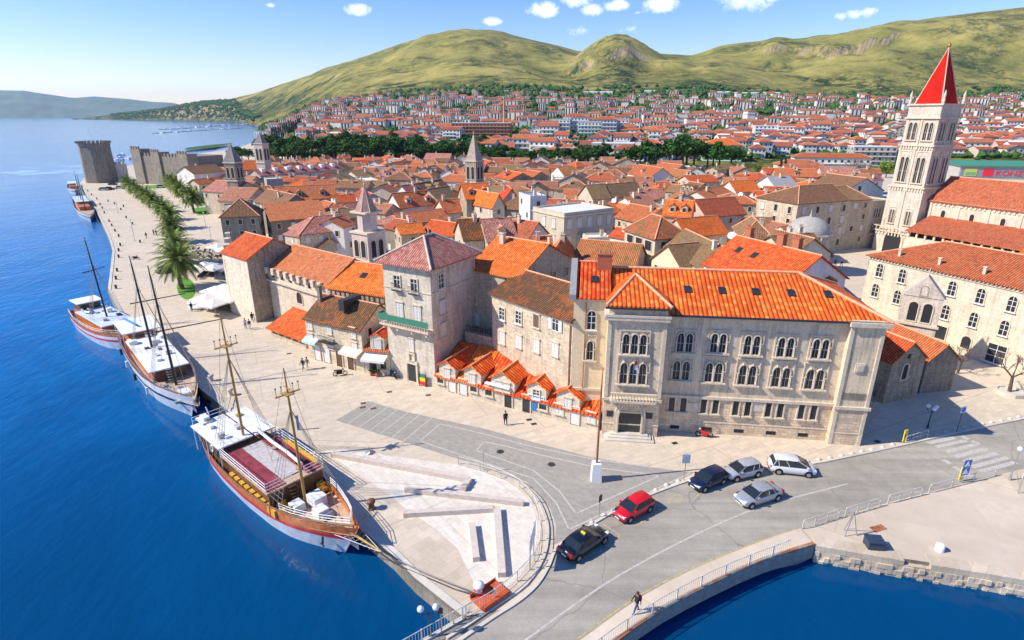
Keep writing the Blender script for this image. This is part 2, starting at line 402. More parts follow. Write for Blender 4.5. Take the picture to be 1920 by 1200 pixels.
L_(t, col, b.inputs['Base Color']); b.inputs['Roughness'].default_value = 0.88; b.inputs['Specular IOR Level'].default_value = 0.3
m, t, b = nt('road_paint')
tc = N(t, 'ShaderNodeTexCoord').outputs['Object']
L_(t, ramp(t, noise(t, tc, 3.0, 6, 0.75), [(0.38,(0.40,0.37,0.32)),(0.66,(0.62,0.58,0.51))]), b.inputs['Base Color']); b.inputs['Roughness'].default_value = 0.8
m, t, b = nt('yellow_paint')
tc = N(t, 'ShaderNodeTexCoord').outputs['Object']
L_(t, ramp(t, noise(t, tc, 3.0, 6, 0.75), [(0.4,(0.33,0.30,0.22)),(0.6,(0.62,0.46,0.12))]), b.inputs['Base Color']); b.inputs['Roughness'].default_value = 0.8
plain('grass_green', (0.10,0.26,0.02), 0.95, var=0.35, scale=6)
plain('rust_iron', (0.34,0.12,0.05), 0.85, var=0.5, scale=2.5)
plain('rail_white', (0.62,0.60,0.55), 0.6, var=0.25, scale=2)
# water
m, t, b = nt('sea')
tc = N(t, 'ShaderNodeTexCoord').outputs['Object']
ob = N(t, 'ShaderNodeMapping', inp={'Scale': (0.9, 0.45, 1), 'Rotation': (0,0,0.5)}); L_(t, tc, ob.inputs[0])
w1 = noise(t, ob.outputs[0], 0.9, 3, 0.6); w2 = noise(t, ob.outputs[0], 0.16, 3, 0.6); w3 = noise(t, tc, 0.02, 5, 0.65, 1.5)
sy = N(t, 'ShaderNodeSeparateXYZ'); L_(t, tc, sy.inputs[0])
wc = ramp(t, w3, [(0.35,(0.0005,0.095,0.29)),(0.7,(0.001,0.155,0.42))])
dk_ = ramp(t, mth(t,'ADD', mth(t,'DIVIDE', sy.outputs[1], 110.0), mth(t,'MULTIPLY', mth(t,'SUBTRACT', w3, .5), .5)), [(0.28,(1,1,1)),(0.85,(0,0,0))])  # darker towards the camera: steep-view darkening of water put into the colour
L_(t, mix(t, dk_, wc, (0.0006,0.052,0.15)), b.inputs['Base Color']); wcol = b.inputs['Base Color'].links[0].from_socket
fp = W(75,318,SEA_Z); dv = N(t, 'ShaderNodeVectorMath', operation='DISTANCE'); L_(t, tc, dv.inputs[0]); dv.inputs[1].default_value = fp
foam = mth(t,'MULTIPLY', ramp(t, mth(t,'DIVIDE', dv.outputs['Value'], 110.0), [(0.3,(1,1,1)),(1.0,(0,0,0))]), ramp(t, noise(t, tc, 0.022, 4, .6, 2.2), [(0.54,(0,0,0)),(0.60,(1,1,1))]))
L_(t, mix(t, mth(t,'MULTIPLY',foam,.7), wcol, (0.30,0.48,0.60)), b.inputs['Base Color'])
b.inputs['Roughness'].default_value = 0.12; b.inputs['IOR'].default_value = 1.33
b.inputs['Specular IOR Level'].default_value = 0.3
slick = ramp(t, noise(t, tc, 0.0085, 6, 0.6, 2.5), [(0.60,(1,1,1)),(0.66,(0.15,0.15,0.15))])
bn = N(t, 'ShaderNodeBump', inp={'Distance': 0.5}); L_(t, mth(t,'ADD',mth(t,'MULTIPLY',w1,0.45),mth(t,'MULTIPLY',w2,0.8)), bn.inputs['Height'])
L_(t, mth(t,'MULTIPLY',slick,0.42), bn.inputs['Strength']); L_(t, bn.outputs[0], b.inputs['Normal'])
SEA_Z = -1.5
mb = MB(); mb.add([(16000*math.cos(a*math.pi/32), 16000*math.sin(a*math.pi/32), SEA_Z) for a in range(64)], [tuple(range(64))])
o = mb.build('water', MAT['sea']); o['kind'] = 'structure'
# ================================================================ island, quay
def WL(lst, z=0.0): return [W(p[0], p[1], z) for p in lst]
quay_px = [(150,343),(160,362),(174,385),(190,415),(204,446),(211,470),(207,505),(202,545),(232,600),(300,655),(378,732),(427,770),(650,967),(677,993),(737,1041),(777,1083),(868,1156)]
quay = WL(quay_px)
south = WL([(1180,1100),(1501,1030),(1528,1019),(1653,1041),(1720,1051),(1920,1083),(2150,1120)])
back = [Vector((330,40,0)), Vector((420,560,0)), Vector((-40,700,0))] + WL([(560,262),(480,265),(440,279),(380,287),(320,297),(250,309),(205,318),(160,330)])
island = [ (p.x,p.y) for p in quay + south + back ]
m_ = MB(); m_.prism(island, -3.0, 0.0, 1, 0)
o = m_.build('promenade', [MAT['limestone'], MAT['quay_face']]); o['kind'] = 'structure'
# coping stones along the quay edge and the old wide border of worn stone
qi = offset_path(quay, 0.55)
m_ = MB(); strip(m_, quay, qi, -0.4, 0.09)
o = m_.build('quay_edge', MAT['kerb_stone']); o['kind'] = 'structure'
wq = quay[11:]; a = offset_path(wq, 0.56); c = offset_path(wq, 4.3)
m_ = MB(); strip(m_, a, c, 0.004)
o = m_.build('quay_border_path', MAT['worn_stone']); o['kind'] = 'structure'
plaza = [(605,845),(640,842),(860,872),(905,884),(950,902),(978,922),(1000,950),(1008,985),(1007,1015),(1000,1042),(975,1080),(945,1105),(905,1128)]
pz = [(p.x,p.y) for p in WL(plaza)] + [(p.x,p.y) for p in reversed(c)][1:-1]
m_ = MB(); m_.add([(x,y,0.008) for x,y in pz], [tuple(reversed(range(len(pz))))])
def face_up(me):
    import bmesh
    b_ = bmesh.new(); b_.from_mesh(me)
    for f in b_.faces:
        if f.normal.z < 0: f.normal_flip()
    b_.to_mesh(me); b_.free()
o = m_.build('plaza_pavement', MAT['plaza_stone']); o['kind'] = 'structure'; face_up(o.data)
face_up(bpy.data.objects['water'].data); face_up(bpy.data.objects['quay_border_path'].data)
# ================================================================ road
def sheet(name, pts, mat, z, kind='structure'):
    m_ = MB(); m_.add([(p[0],p[1],z) for p in pts], [tuple(range(len(pts)))])
    o = m_.build(name, mat); face_up(o.data)
    o['kind'] = kind; return o
kerb_l_px = [(870,1200),(928,1160),(976,1129),(1010,1098),(1032,1062),(1042,1037),(1060,1018),(1113,985),(1160,958),(1213,933),(1293,903),(1350,887),(1427,879),(1520,872),(1600,857),(1697,836),(1800,812),(1920,787),(2100,752)]
kerb_r_px = [(2100,838),(1990,862),(1864,892),(1741,923),(1648,947),(1571,972),(1500,993),(1420,1020),(1333,1055),(1283,1078),(1200,1123),(1093,1200)]
KL = smooth_path(WL(kerb_l_px), 3); KR = smooth_path(WL(kerb_r_px), 3)
def extend(p, q, d): return p + (p - q).normalized() * d
KL0 = extend(KL[0], KL[3], 45); KR0 = extend(KR[-1], KR[-4], 45)
road = [KL0] + KL + KR + [KR0]
sheet('road', road, MAT['asphalt'], 0.012)
# grey paved carriageway on the promenade
park_px = [(630,788),(690,752),(745,768),(810,783),(905,803),(1000,829),(1100,855),(1170,868),(1233,877),(1303,886),(1250,912),(1200,935),(1113,981),(1050,1018),(1040,1020),(1043,985),(1032,955),(1012,925),(985,903),(950,886),(905,872),(860,861),(757,828)]
sheet('promenade_road', WL(park_px), MAT['grey_setts'], 0.004)
def line(m_, pts, w, z, closed=False):
    pts = list(pts) + ([pts[0]] if closed else [])
    for a, b_ in zip(pts[:-1], pts[1:]):
        d = (b_ - a); 
        if d.length < 1e-4: continue
        n_ = Vector((-d.y, d.x, 0)).normalized() * w/2
        m_.add([(a-n_)[:2]+(z,), (b_-n_)[:2]+(z,), (b_+n_)[:2]+(z,), (a+n_)[:2]+(z,)], [(0,1,2,3)])
m_ = MB()
L1 = [(825,795),(900,812),(1000,838),(1117,862),(1297,886),(1067,993),(1043,943),(1000,897),(927,874),(787,827)]
L2 = [(907,828),(950,837),(1000,850),(1120,877),(1237,892),(1080,963),(1050,922),(1000,882),(893,845)]
for Lx in (L1, L2): line(m_, WL(Lx), 0.16, 0.012, True)
L3 = [((652,795),(705,758)),((673,802),(727,763)),((693,808),(747,767)),((713,813),(767,772)),((735,820),(788,777)),((757,827),(810,783))]
for a, b_ in L3: line(m_, [W(*a), W(*b_)], 0.14, 0.012)
o = m_.build('road_marking', MAT['road_paint']); o['kind'] = 'structure'; face_up(o.data)
m_ = MB()
cl = smooth_path(WL([(1000,1190),(1080,1132),(1163,1078),(1273,1018),(1393,963),(1483,935),(1590,907)]), 3)
line(m_, [extend(cl[0], cl[2], 30)] + cl, 0.16, 0.020)
for a, b_ in (((1768,862),(1783,870)),((1788,875),(1805,884)),((1808,886),(1823,894)),((1802,818),(1817,824)),((1822,827),(1837,833))): line(m_, [W(*a), W(*b_)], 0.6, 0.020)
zc = [((1740,831),(1790,821)),((1755,838),(1812,826)),((1773,848),(1832,833)),((1790,857),(1850,841)),((1808,866),(1870,850)),((1822,876),(1890,858)),((1838,884),(1905,867))]
for a, b_ in zc: line(m_, [W(*a), W(*b_)], 0.5, 0.020)
o = m_.build('road_line', MAT['road_paint']); o['kind'] = 'structure'; face_up(o.data)
m_ = MB()
for Lx in ([(1131,983),(1163,1004),(1155,1012)],[(1047,1032),(1075,1055),(1125,1033)],[(1240,955),(1225,965),(1195,985)],[(1318,922),(1303,934)],[(1258,932),(1270,928),(1282,934),(1276,942),(1262,940)],[(1262,936),(1252,944)]):
    line(m_, WL(Lx), 0.12, 0.020)
yl = smooth_path(WL([(1093,1200),(1200,1124),(1283,1079),(1333,1056),(1420,1021),(1500,994)]), 3)
line(m_, [p + Vector((-0.35,0.1,0)) for p in yl], 0.12, 0.020)
o = m_.build('yellow_road_marking', MAT['yellow_paint']); o['kind'] = 'structure'; face_up(o.data)
# kerbs
m_ = MB(); strip(m_, KL, offset_path(KL, 0.28), 0.0, 0.13)
k2 = [KL0, KL[0]]; strip(m_, k2, offset_path(k2, 0.28), -0.2, 0.13)
o = m_.build('kerb', MAT['kerb_stone']); o['kind'] = 'structure'
m_ = MB(); inner = smooth_path(WL([(860,868),(905,879),(950,894),(985,913),(1010,938),(1025,970),(1030,1000),(1022,1046),(989,1098),(939,1133),(885,1171),(839,1200)]), 3)
strip(m_, inner, offset_path(inner, -0.22), 0.0, 0.14)
o = m_.build('footpath_kerb', MAT['kerb_stone']); o['kind'] = 'structure'
# bridge deck beyond the island
RE_px = [(1523,1019),(1470,1035),(1410,1056),(1317,1099),(1223,1149),(1153,1200)]
RE = smooth_path(WL(RE_px), 3); RE0 = extend(RE[-1], RE[-4], 45)
LE = WL([(868,1156),(782,1206)]); LE0 = extend(LE[-1], LE[0], 42)
deck = [LE0, LE[1], LE[0], W(1000,1080), W(1300,1040), W(1501,1012)] + RE + [RE0]
m_ = MB(); m_.prism([(p.x,p.y) for p in deck], -0.95, -0.004)
o = m_.build('bridge_deck', [MAT['quay_face']]); tag(o, 'grey concrete road bridge deck curving over the dark water below the cars', 'bridge')
# right footway on the bridge, raised
fo = [KR0] + [p for p in reversed(KR) if p.x < W(1500,993).x + 0.5]
m_ = MB()
n_ = 26
def resample(P, n):
    Ls = [0]
    for a, b_ in zip(P[:-1], P[1:]): Ls.append(Ls[-1] + (Vector(b_[:2])-Vector(a[:2])).length)
    out = []
    for i in range(n):
        s = Ls[-1]*i/(n-1); j = max(k for k in range(len(Ls)) if Ls[k] <= s+1e-9); j = min(j, len(P)-2)
        tt = (s-Ls[j])/max(1e-9, Ls[j+1]-Ls[j]); out.append(Vector(P[j][:2]).lerp(Vector(P[j+1][:2]), tt))
    return out
fa = resample(fo, n_); fb = resample([RE0] + list(reversed(RE)), n_)
strip(m_, fb, fa, 0.0, 0.15)
o = m_.build('bridge_footway', [MAT['dirt_concrete']]); o['kind'] = 'structure'
m, t, b = nt('edge_concrete')
tc = N(t, 'ShaderNodeTexCoord').outputs['Object']; sp = N(t, 'ShaderNodeSeparateXYZ'); L_(t, tc, sp.inputs[0])
rn = noise(t, tc, 0.9, 5, .7)
rf_ = ramp(t, mth(t,'ADD', mth(t,'MULTIPLY', sp.outputs[2], 0.45), rn), [(0.50,(0,0,0)),(0.66,(1,1,1))])
L_(t, mix(t, rf_, mix(t, ramp(t, noise(t, tc, 2.5, 5, .7), [(.3,(0,0,0)),(.7,(1,1,1))]), (0.26,0.24,0.21), (0.42,0.39,0.33)), (0.40,0.16,0.06)), b.inputs['Base Color']); b.inputs['Roughness'].default_value = .9
m_ = MB(); fb2 = offset_path(fb, -0.28); strip(m_, fb2, fb, -1.15, 0.2)
o = m_.build('bridge_edge_beam', [MAT['edge_concrete']]); tag(o, 'rust stained concrete edge beam under the railing on the bridge bend', 'bridge beam')
lo = [LE0, LE[1], LE[0]] ; lo2 = resample(lo, 8); lo3 = offset_path(lo2, -0.3)
m_ = MB(); strip(m_, lo2, lo3, -1.1, 0.12)
o = m_.build('bridge_edge_beam', [MAT['kerb_stone']]); tag(o, 'pale concrete edge beam under the bridge railing beside the double globe lamp', 'bridge beam')
# rough concrete ground beside the bridge
rg = WL([(1505,994),(1571,974),(1648,949),(1741,925),(1864,894),(1990,864),(2100,840),(2180,1120),(1920,1081),(1720,1050),(1653,1040),(1528,1018)])
sheet('rough_ground', rg, MAT['dirt_concrete'], 0.004)
# stone quay wall blocks at the right
m_ = MB(); rq = WL([(1528,1019),(1653,1041),(1720,1051),(1920,1083),(2150,1120)])
rr = resample(rq, 60); rr1 = offset_path(rr, -0.35); rr2 = offset_path(rr, 0.9)
random.seed(3)
for i in range(59):
    if 17 <= i <= 21: 
        zt, zo = -0.35, 0.0
    else: zt, zo = 0.16, 0.0
    a, b_, c, d = rr1[i], rr1[i+1], rr2[i+1], rr2[i]
    q = a.lerp(b_, 0.965); w = d.lerp(c, 0.985)
    m_.prism([(a.x,a.y),(q.x,q.y),(w.x,w.y),(d.x,d.y)], -0.42, min(zt,.07) + random.uniform(-.03,.03))
    for r_ in range(3):
        j = random.uniform(-0.12, 0.1); e = (a-d).normalized()*(0.08+j)
        a2, q2 = a+e, q+e
        m_.prism([(a2.x,a2.y),(q2.x,q2.y),(w.x,w.y),(d.x,d.y)], -0.86-0.42*r_, -0.46-0.42*r_)
o = m_.build('quay_wall', [MAT['worn_stone']]); tag(o, 'rough stone block quay wall along the dark water at the lower right', 'quay wall')
m_ = MB(); m_.prism([(p.x,p.y) for p in WL([(1624,914),(1640,923),(1665,912),(1650,904)])], 0.006, 0.02)
# ================================================================ mainland terrain
def lerp_t(tab, x):
    if x <= tab[0][0]: return tab[0][1]
    for (a, va), (b_, vb) in zip(tab[:-1], tab[1:]):
        if x <= b_: return va + (vb-va)*(x-a)/(b_-a)
    return tab[-1][1]
def ratio(py):
    v = py - 600.0
    return (F_PX*SP + v*CP) / (F_PX*CP - v*SP)
RIDGE = [(-200,216),(150,217),(200,215),(300,205),(340,197),(380,190),(430,186),(480,175),(560,150),(640,126),(720,101),(800,73),(850,60),(880,57),(920,60),(960,69),(1040,88),(1075,97),(1110,99),(1200,100),(1290,105),(1330,92),(1390,81),(1440,76),(1475,80),(1530,70),(1600,55),(1640,46),(1720,32),(1800,22),(1920,8),(2100,-8),(2400,0)]
FOOT = [(300,218),(480,216),(560,200),(640,190),(720,178),(800,172),(900,165),(1000,166),(1100,172),(1200,170),(1300,164),(1400,172),(1500,180),(1700,178),(1920,172),(2400,170)]
DR = [(200,5200),(480,4400),(640,3900),(870,3500),(1100,3400),(1300,3100),(1600,3000),(1920,2700),(2400,2600)]
PLAIN = [(470,291.5),(560,268),(650,250),(800,235),(950,220),(1150,200),(1450,181),(1700,170)]
from mathutils import noise as mnoise
def sstep(a, b_, x):
    x = max(0, min(1, (x-a)/(b_-a))); return x*x*(3-2*x)
COAST = [(150,5100),(200,4900),(300,4400),(400,3800),(440,3400),(470,2300),(490,1300),(520,900),(560,430),(600,300)]
def shore(px):   # land begins at this depth
    return lerp_t(COAST, px) if px < 600 else 0
def terrain(x, y):
    px = 960 + x/y*1152
    d = y
    dr = lerp_t(DR, px)
    df, yf = 1700.0 + max(0,min(160,640-px))/160*1200 + max(0,480-px)/280*1400, lerp_t(FOOT, px)
    zp = 0.0
    base_w = sstep(470, 660, px)
    yy = lerp_t(PLAIN, min(d, 1700))
    if d > 1150: yy = yy + (yf-170)*sstep(1150,1700,d)*1.0
    zplain = max(0.05, 3.2*sstep(350, 470, d)) if d < 470 else (max(0.2, CAM_H - ratio(yy)*d) if d < 1700 else CAM_H - ratio(yf)*d)
    zf = CAM_H - ratio(yf)*df
    zr = CAM_H - ratio(lerp_t(RIDGE, px))*dr
    if d <= df:
        z = zplain*base_w + (1-base_w)*max(0.3, zf*sstep(df-1200, df, d))
        if d > 1700: z = z*(1-sstep(1700,df,d)) + zf*sstep(1700,df,d) if df > 1701 else z
    elif d <= dr:
        tt = (d-df)/(dr-df)
        z = zf + (zr-zf)*(0.35*tt + 0.65*math.sin(tt*math.pi/2)**1.4)
        g = mnoise.fractal(Vector((x/420, y/700, 3.1)), 0.9, 2.1, 6)
        z += g*42*math.sin(math.pi*min(1,tt))*min(1, max(0.15,(zr-zf)/300))
    else:
        z = zr - (d-dr)*0.16
    # rounded front hill
    if 900 < px < 1420 and d > 1500:
        hx = (px-1150)/128.0; hd = (d-2650)/700.0
        q = abs(hx)**1.75*(1.0 if px < 1150 else 0.82) + hd*hd
        top = CAM_H - ratio(69)*2650
        zb = top*math.exp(-q*0.82)*(1) 
        zb += mnoise.fractal(Vector((x/200, y/260, 9.0)), 0.9, 2.0, 5)*22*math.exp(-q*0.4)
        k_ = 28.0; mxx = max(z, zb); z = mxx + k_*math.log(math.exp((z-mxx)/k_)+math.exp((zb-mxx)/k_)) - k_*0.25*math.exp(-abs(z-zb)/k_)
    # limestone scarp on the right hand slope
    if 1395 < px < 1680 and d > 2000:
        cd = 2330 + 90*math.sin(px/37.0) + 60*mnoise.noise(Vector((px/30, 0, 0)))
        z += 26*sstep(cd-15, cd+16, d)*sstep(1395,1440,px)*(1-sstep(1620,1680,px))*(1-sstep(cd+50,cd+700,d))
    if 1040 < px < 1320 and d > 1900:
        cd = 2120 + 40*math.sin(px/23.0); z += 20*sstep(cd-14, cd+14, d)*sstep(1040,1090,px)*(1-sstep(1250,1320,px))*(1-sstep(cd+50,cd+400,d))
    z += 1.2*mnoise.noise(Vector((x/60, y/60, 0)))*sstep(600,1200,d)
    s = shore(px)
    if s > 0 and d > 470: z = -6 + (max(z,0.6)+6)*sstep(s-10, s+60+0.05*s, d)
    elif s > 0: z = -6
    return z
NX, rows = 420, []
d = 350.0
while d < 5900:
    rows.append(d); d *= 1.0145
vs, fs = [], []
for y in rows:
    for i in range(NX+1):
        px = 130 + (2330-130)*i/NX
        x = (px-960)/1152*y
        vs.append((x, y, terrain(x, y)))
for j in range(len(rows)-1):
    for i in range(NX):
        a = j*(NX+1)+i; fs.append((a, a+1, a+NX+2, a+NX+1))
m_ = MB(); m_.add(vs, fs, 0, True)
m, t, b = nt('hillside')
tc = N(t, 'ShaderNodeTexCoord').outputs['Object']
geo = N(t, 'ShaderNodeNewGeometry'); sx = N(t, 'ShaderNodeSeparateXYZ'); L_(t, geo.outputs['True Normal'], sx.inputs[0])
sp = N(t, 'ShaderNodeSeparateXYZ'); L_(t, tc, sp.inputs[0])
n1 = noise(t, tc, 0.0032, 6, 0.62, 0.6); n2 = noise(t, tc, 0.02, 5, 0.7, 0.3); n3 = noise(t, tc, 0.09, 4, 0.7)
col = ramp(t, mth(t,'ADD',mth(t,'MULTIPLY',n1,0.6),mth(t,'MULTIPLY',n2,0.4)), [(0.34,(0.13,0.135,0.032)),(0.47,(0.26,0.235,0.055)),(0.58,(0.38,0.315,0.085)),(0.70,(0.46,0.38,0.12))])
rockf = ramp(t, mth(t,'MULTIPLY',mth(t,'SUBTRACT',1.0,sx.outputs[2]), mth(t,'ADD',n3,0.5)), [(0.20,(0,0,0)),(0.36,(1,1,1))])
col = mix(t, rockf, col, (0.46,0.34,0.20))
col = mix(t, ramp(t, noise(t, tc, 0.006, 4, 0.75, 1.0), [(0.64,(0,0,0)),(0.70,(0.8,0.8,0.8))]), col, (0.50,0.37,0.19))
low = ramp(t, mth(t,'ADD', mth(t,'DIVIDE', sp.outputs[2], 380.0), mth(t,'MULTIPLY', mth(t,'SUBTRACT', n1, 0.5), 0.9)), [(0.12,(1,1,1)),(0.55,(0,0,0))])
shr = ramp(t, mth(t,'ADD',mth(t,'MULTIPLY',n3,.4),mth(t,'MULTIPLY',noise(t, tc, 0.022, 4, .75),.6)), [(0.49,(1,1,1)),(0.57,(0,0,0))])
sf = mth(t,'MULTIPLY', shr, mth(t,'ADD',mth(t,'MULTIPLY',ramp(t, noise(t, tc, 0.0045, 4, 0.7, 0.8), [(0.46,(0,0,0)),(0.60,(1,1,1))]),0.6),mth(t,'MULTIPLY',low,0.7)))
col = mix(t, mth(t,'MINIMUM',mth(t,'MULTIPLY',sf,1.25),1.0), col, (0.022,0.045,0.012))
L_(t, col, b.inputs['Base Color']); b.inputs['Roughness'].default_value = 0.95; b.inputs['Specular IOR Level'].default_value = 0.1
bump(t, b, n3, 0.6, 6.0)
o = m_.build('hills', MAT['hillside'], uv=False); o['kind'] = 'structure'; face_up(o.data)
# blue mountains far across the bay
m_ = MB(); FAR = [(-500,190),(-200,176),(-60,172),(0,168),(50,170),(90,176),(140,183),(180,181),(230,184),(280,190),(330,193),(345,200),(360,212),(372,219)]
pts = []
for k in range(120):
    px = -500 + 872*k/119; e = lerp_t(FAR, px)
    e += 1.2*mnoise.fractal(Vector((px/40,0,0)),1,2,4)
    pts.append((px, e))
vs, fs = [], []
for ri, (dd, fr) in enumerate(((10500,0.0),(10900,0.38),(11400,0.7),(12000,0.9),(12800,1.0),(14500,0.3))):
    for px, e in pts:
        x = (px-960)/1152*dd
        z = SEA_Z-2 + (CAM_H - ratio(min(e,219))*12800 - SEA_Z)*fr + (mnoise.noise(Vector((px/18,dd/400,0)))*45 if 0 < fr < 1 else 0)
        vs.append((x, dd, max(SEA_Z-2, z)))
for j in range(5):
    for i in range(119): a = j*120+i; fs.append((a,a+1,a+121,a+120))
m_.add(vs, fs, 0, True)
plain('far_hill', (0.10,0.14,0.10), 0.95, var=0.3, scale=0.004)
o = m_.build('mountains', MAT['far_hill'], uv=False); o['kind'] = 'structure'; face_up(o.data)
# haze: a closed volume of even density
mb = MB(); mb.box(-16500, 16500, -16500, 16500, -7.5, 620)
m = bpy.data.materials.new('haze_air'); m.use_nodes = True; t = m.node_tree
t.nodes.remove(t.nodes['Principled BSDF'])
pv = N(t, 'ShaderNodeVolumePrincipled', inp={'Density': 3.4e-5, 'Anisotropy': 0.2}); pv.inputs['Color'].default_value = (0.58,0.80,1.0,1)
L_(t, pv.outputs[0], t.nodes['Material Output'].inputs['Volume'])
HAZE = mb.build('haze', m, uv=False); HAZE['kind'] = 'stuff'
# ================================================================ windows
def rect_o(w, h, g=0.0): return [(-w/2-g,-g),(w/2+g,-g),(w/2+g,h+g),(-w/2-g,h+g)]
def arch_o(w, h, g=0.0, n=10):
    r = w/2+g; zc = h-w/2
    return [(-r,-g),(r,-g)] + [(r*math.cos(math.pi*k/n), zc+r*math.sin(math.pi*k/n)) for k in range(n+1)]
def goth_o(w, h, g=0.0, n=5):
    """pointed arch"""
    r = w/2+g; zc = h-w*0.8; tip = h+g*1.3
    P = [(-r,-g),(r,-g)]
    for k in range(n+1):
        t = k/n; P.append((r*math.cos(t*math.pi/2)**0.8 if k < n else 0, zc+(tip-zc)*math.sin(t*math.pi/2)**1.15))
    for k in range(n-1,-1,-1):
        t = k/n; P.append((-r*math.cos(t*math.pi/2)**0.8, zc+(tip-zc)*math.sin(t*math.pi/2)**1.15))
    return P
OUT = dict(rect=rect_o, arch=arch_o, goth=goth_o)
_wm = {}
def wmesh(style, w, h):
    """dictionary of part meshes for a window of this style"""
    key = (style, round(w,2), round(h,2))
    if key in _wm: return _wm[key]
    d = {}
    if style in ('glazed','arched','dark','pair_arch'):
        kind = 'arch' if style == 'arched' else 'rect'; f = OUT[kind]
        p = MB(); p.xz(f(w,h), -0.03, 0.02); d['window'] = p.mesh('window', MAT['glass'])
        p = MB(); p.ring(f(w,h,0.14), f(w,h), -0.13, 0.01); d['frame'] = p.mesh('frame', MAT['w_trim'])
        p = MB(); p.box(-w/2-0.22, w/2+0.22, -0.28, 0.0, -0.16, -0.03); 
        if style != 'dark':
            for zz in (0.36, 0.7): p.box(-w/2, w/2, -0.07, -0.02, h*zz-0.03, h*zz+0.03)
            p.box(-0.035, 0.035, -0.07, -0.02, 0, h*0.98)
        d['sill'] = p.mesh('sill', MAT['white_paint'] if style != 'dark' else MAT['w_trim'])
    elif style in ('shutter','shutter_brown','shutter_green'):
        p = MB()
        for s_ in (-1, 1):
            x0, x1 = (0.015, w/2) if s_ > 0 else (-w/2, -0.015)
            p.box(x0, x1, -0.07, 0.0, 0, h)
            for k in range(5): p.box(x0+0.07, x1-0.07, -0.095, -0.07, h*(0.06+0.19*k), h*(0.17+0.19*k))
        d['window'] = p.mesh('window', MAT[style])
        p = MB(); p.ring(rect_o(w,h,0.13), rect_o(w,h), -0.1, 0.01); p.box(-w/2-0.2, w/2+0.2, -0.25, 0, -0.15, -0.02); p.box(-w/2-0.2, w/2+0.2, -0.22, 0, h+0.13, h+0.24)
        d['frame'] = p.mesh('frame', MAT['w_trim'])
    elif style in ('open','open_brown'):
        p = MB(); p.box(-w/2, w/2, -0.02, 0.02, 0, h); d['window'] = p.mesh('window', MAT['glass'])
        p = MB(); p.ring(rect_o(w,h,0.1), rect_o(w,h), -0.08, 0.01); p.box(-0.03,0.03,-0.06,-0.01,0,h); p.box(-w/2,w/2,-0.06,-0.01,h*.6,h*.6+.05)
        d['frame'] = p.mesh('frame', MAT['white_paint'])
        p = MB()
        for s_ in (-1, 1):
            c = s_*(w*0.75+0.1); p.box(c-w/4, c+w/4, -0.12, -0.07, 0, h)
            for k in range(5): p.box(c-w/4+0.05, c+w/4-0.05, -0.145, -0.12, h*(0.06+0.19*k), h*(0.17+0.19*k))
        d['shutter'] = p.mesh('shutter', MAT['shutter_brown' if style == 'open_brown' else 'shutter'])
    elif style.startswith('lancet'):      # lancet2 / lancet3 (+o = ogee tracery): gothic lights in a stone surround
        n = int(style[6]); lw = w/n*0.74; p = MB(); fr = MB()
        for i in range(n):
            c = (i-(n-1)/2)*w/n
            p.xz([(x+c,z) for x,z in goth_o(lw,h*0.92)], -0.03, 0.02)
            fr.ring([(x+c,z) for x,z in goth_o(lw,h*0.92,0.11)], [(x+c,z) for x,z in goth_o(lw,h*0.92)], -0.17, 0.0)
            if style.endswith('o'):
                fr.lathe([(0.001,-0.16),(0.16,0),(0.001,0.2)], (c,-0.12,h*0.97), 6)
            fr.box(c-0.02,c+0.02,-0.06,-0.02,0,h*0.82); fr.box(c-lw/2,c+lw/2,-0.06,-0.02,h*0.4,h*0.4+0.04)
        for i in range(n+1):
            c = (i-n/2)*w/n; fr.tube((c,-0.15,0),(c,-0.15,h*0.52),0.075,0.06,6); fr.box(c-.11,c+.11,-.25,-.03,h*.5,h*.5+.13)
        hh = h*1.06 + (0.35 if style.endswith('o') else 0.0)
        fr.ring([(-w/2-0.26,-0.1),(w/2+0.26,-0.1),(w/2+0.26,hh+.12),(-w/2-0.26,hh+.12)], [(-w/2-0.14,0.0),(w/2+0.14,0.0),(w/2+0.14,hh),(-w/2-0.14,hh)], -0.12, 0.0)
        si = MB(); si.box(-w/2-0.32, w/2+0.32, -0.34, 0, -0.26, -0.1)
        d['window'] = p.mesh('window', MAT['glass']); d['frame'] = fr.mesh('frame', MAT['w_trim']); d['sill'] = si.mesh('sill', MAT['w_trim'])
    elif style == 'slot':
        p = MB(); p.box(-w/2, w/2, -0.02, 0.02, 0, h); d['window'] = p.mesh('window', MAT['hole'])
    elif style == 'archhole':
        p = MB(); p.xz(arch_o(w,h), -0.02, 0.02); d['window'] = p.mesh('window', MAT['hole'])
        p = MB(); p.ring(arch_o(w,h,0.16), arch_o(w,h), -0.1, 0.0); d['frame'] = p.mesh('frame', MAT['w_trim'])
    elif style == 'mid':                  # small distant window: glass and frame in one mesh
        p = MB(); p.box(-w/2, w/2, -0.04, 0.02, 0, h, 0); p.ring(rect_o(w,h,0.12), rect_o(w,h), -0.1, 0.0, 1); d['window'] = p.mesh('window', [MAT['glass'], MAT['w_trim']])
    elif style == 'midshut':
        p = MB(); p.box(-w/2, w/2, -0.06, 0.02, 0, h, 0); p.ring(rect_o(w,h,0.11), rect_o(w,h), -0.1, 0.0, 1); d['window'] = p.mesh('window', [MAT['shutter'], MAT['w_trim']])
    elif style == 'midbrown':
        p = MB(); p.box(-w/2, w/2, -0.06, 0.02, 0, h, 0); p.ring(rect_o(w,h,0.11), rect_o(w,h), -0.1, 0.0, 1); d['window'] = p.mesh('window', [MAT['shutter_brown'], MAT['w_trim']])
    _wm[key] = d
    return d
FACE_ROT = {'f': 0.0, 'l': -math.pi/2, 'r': math.pi/2, 'b': math.pi}
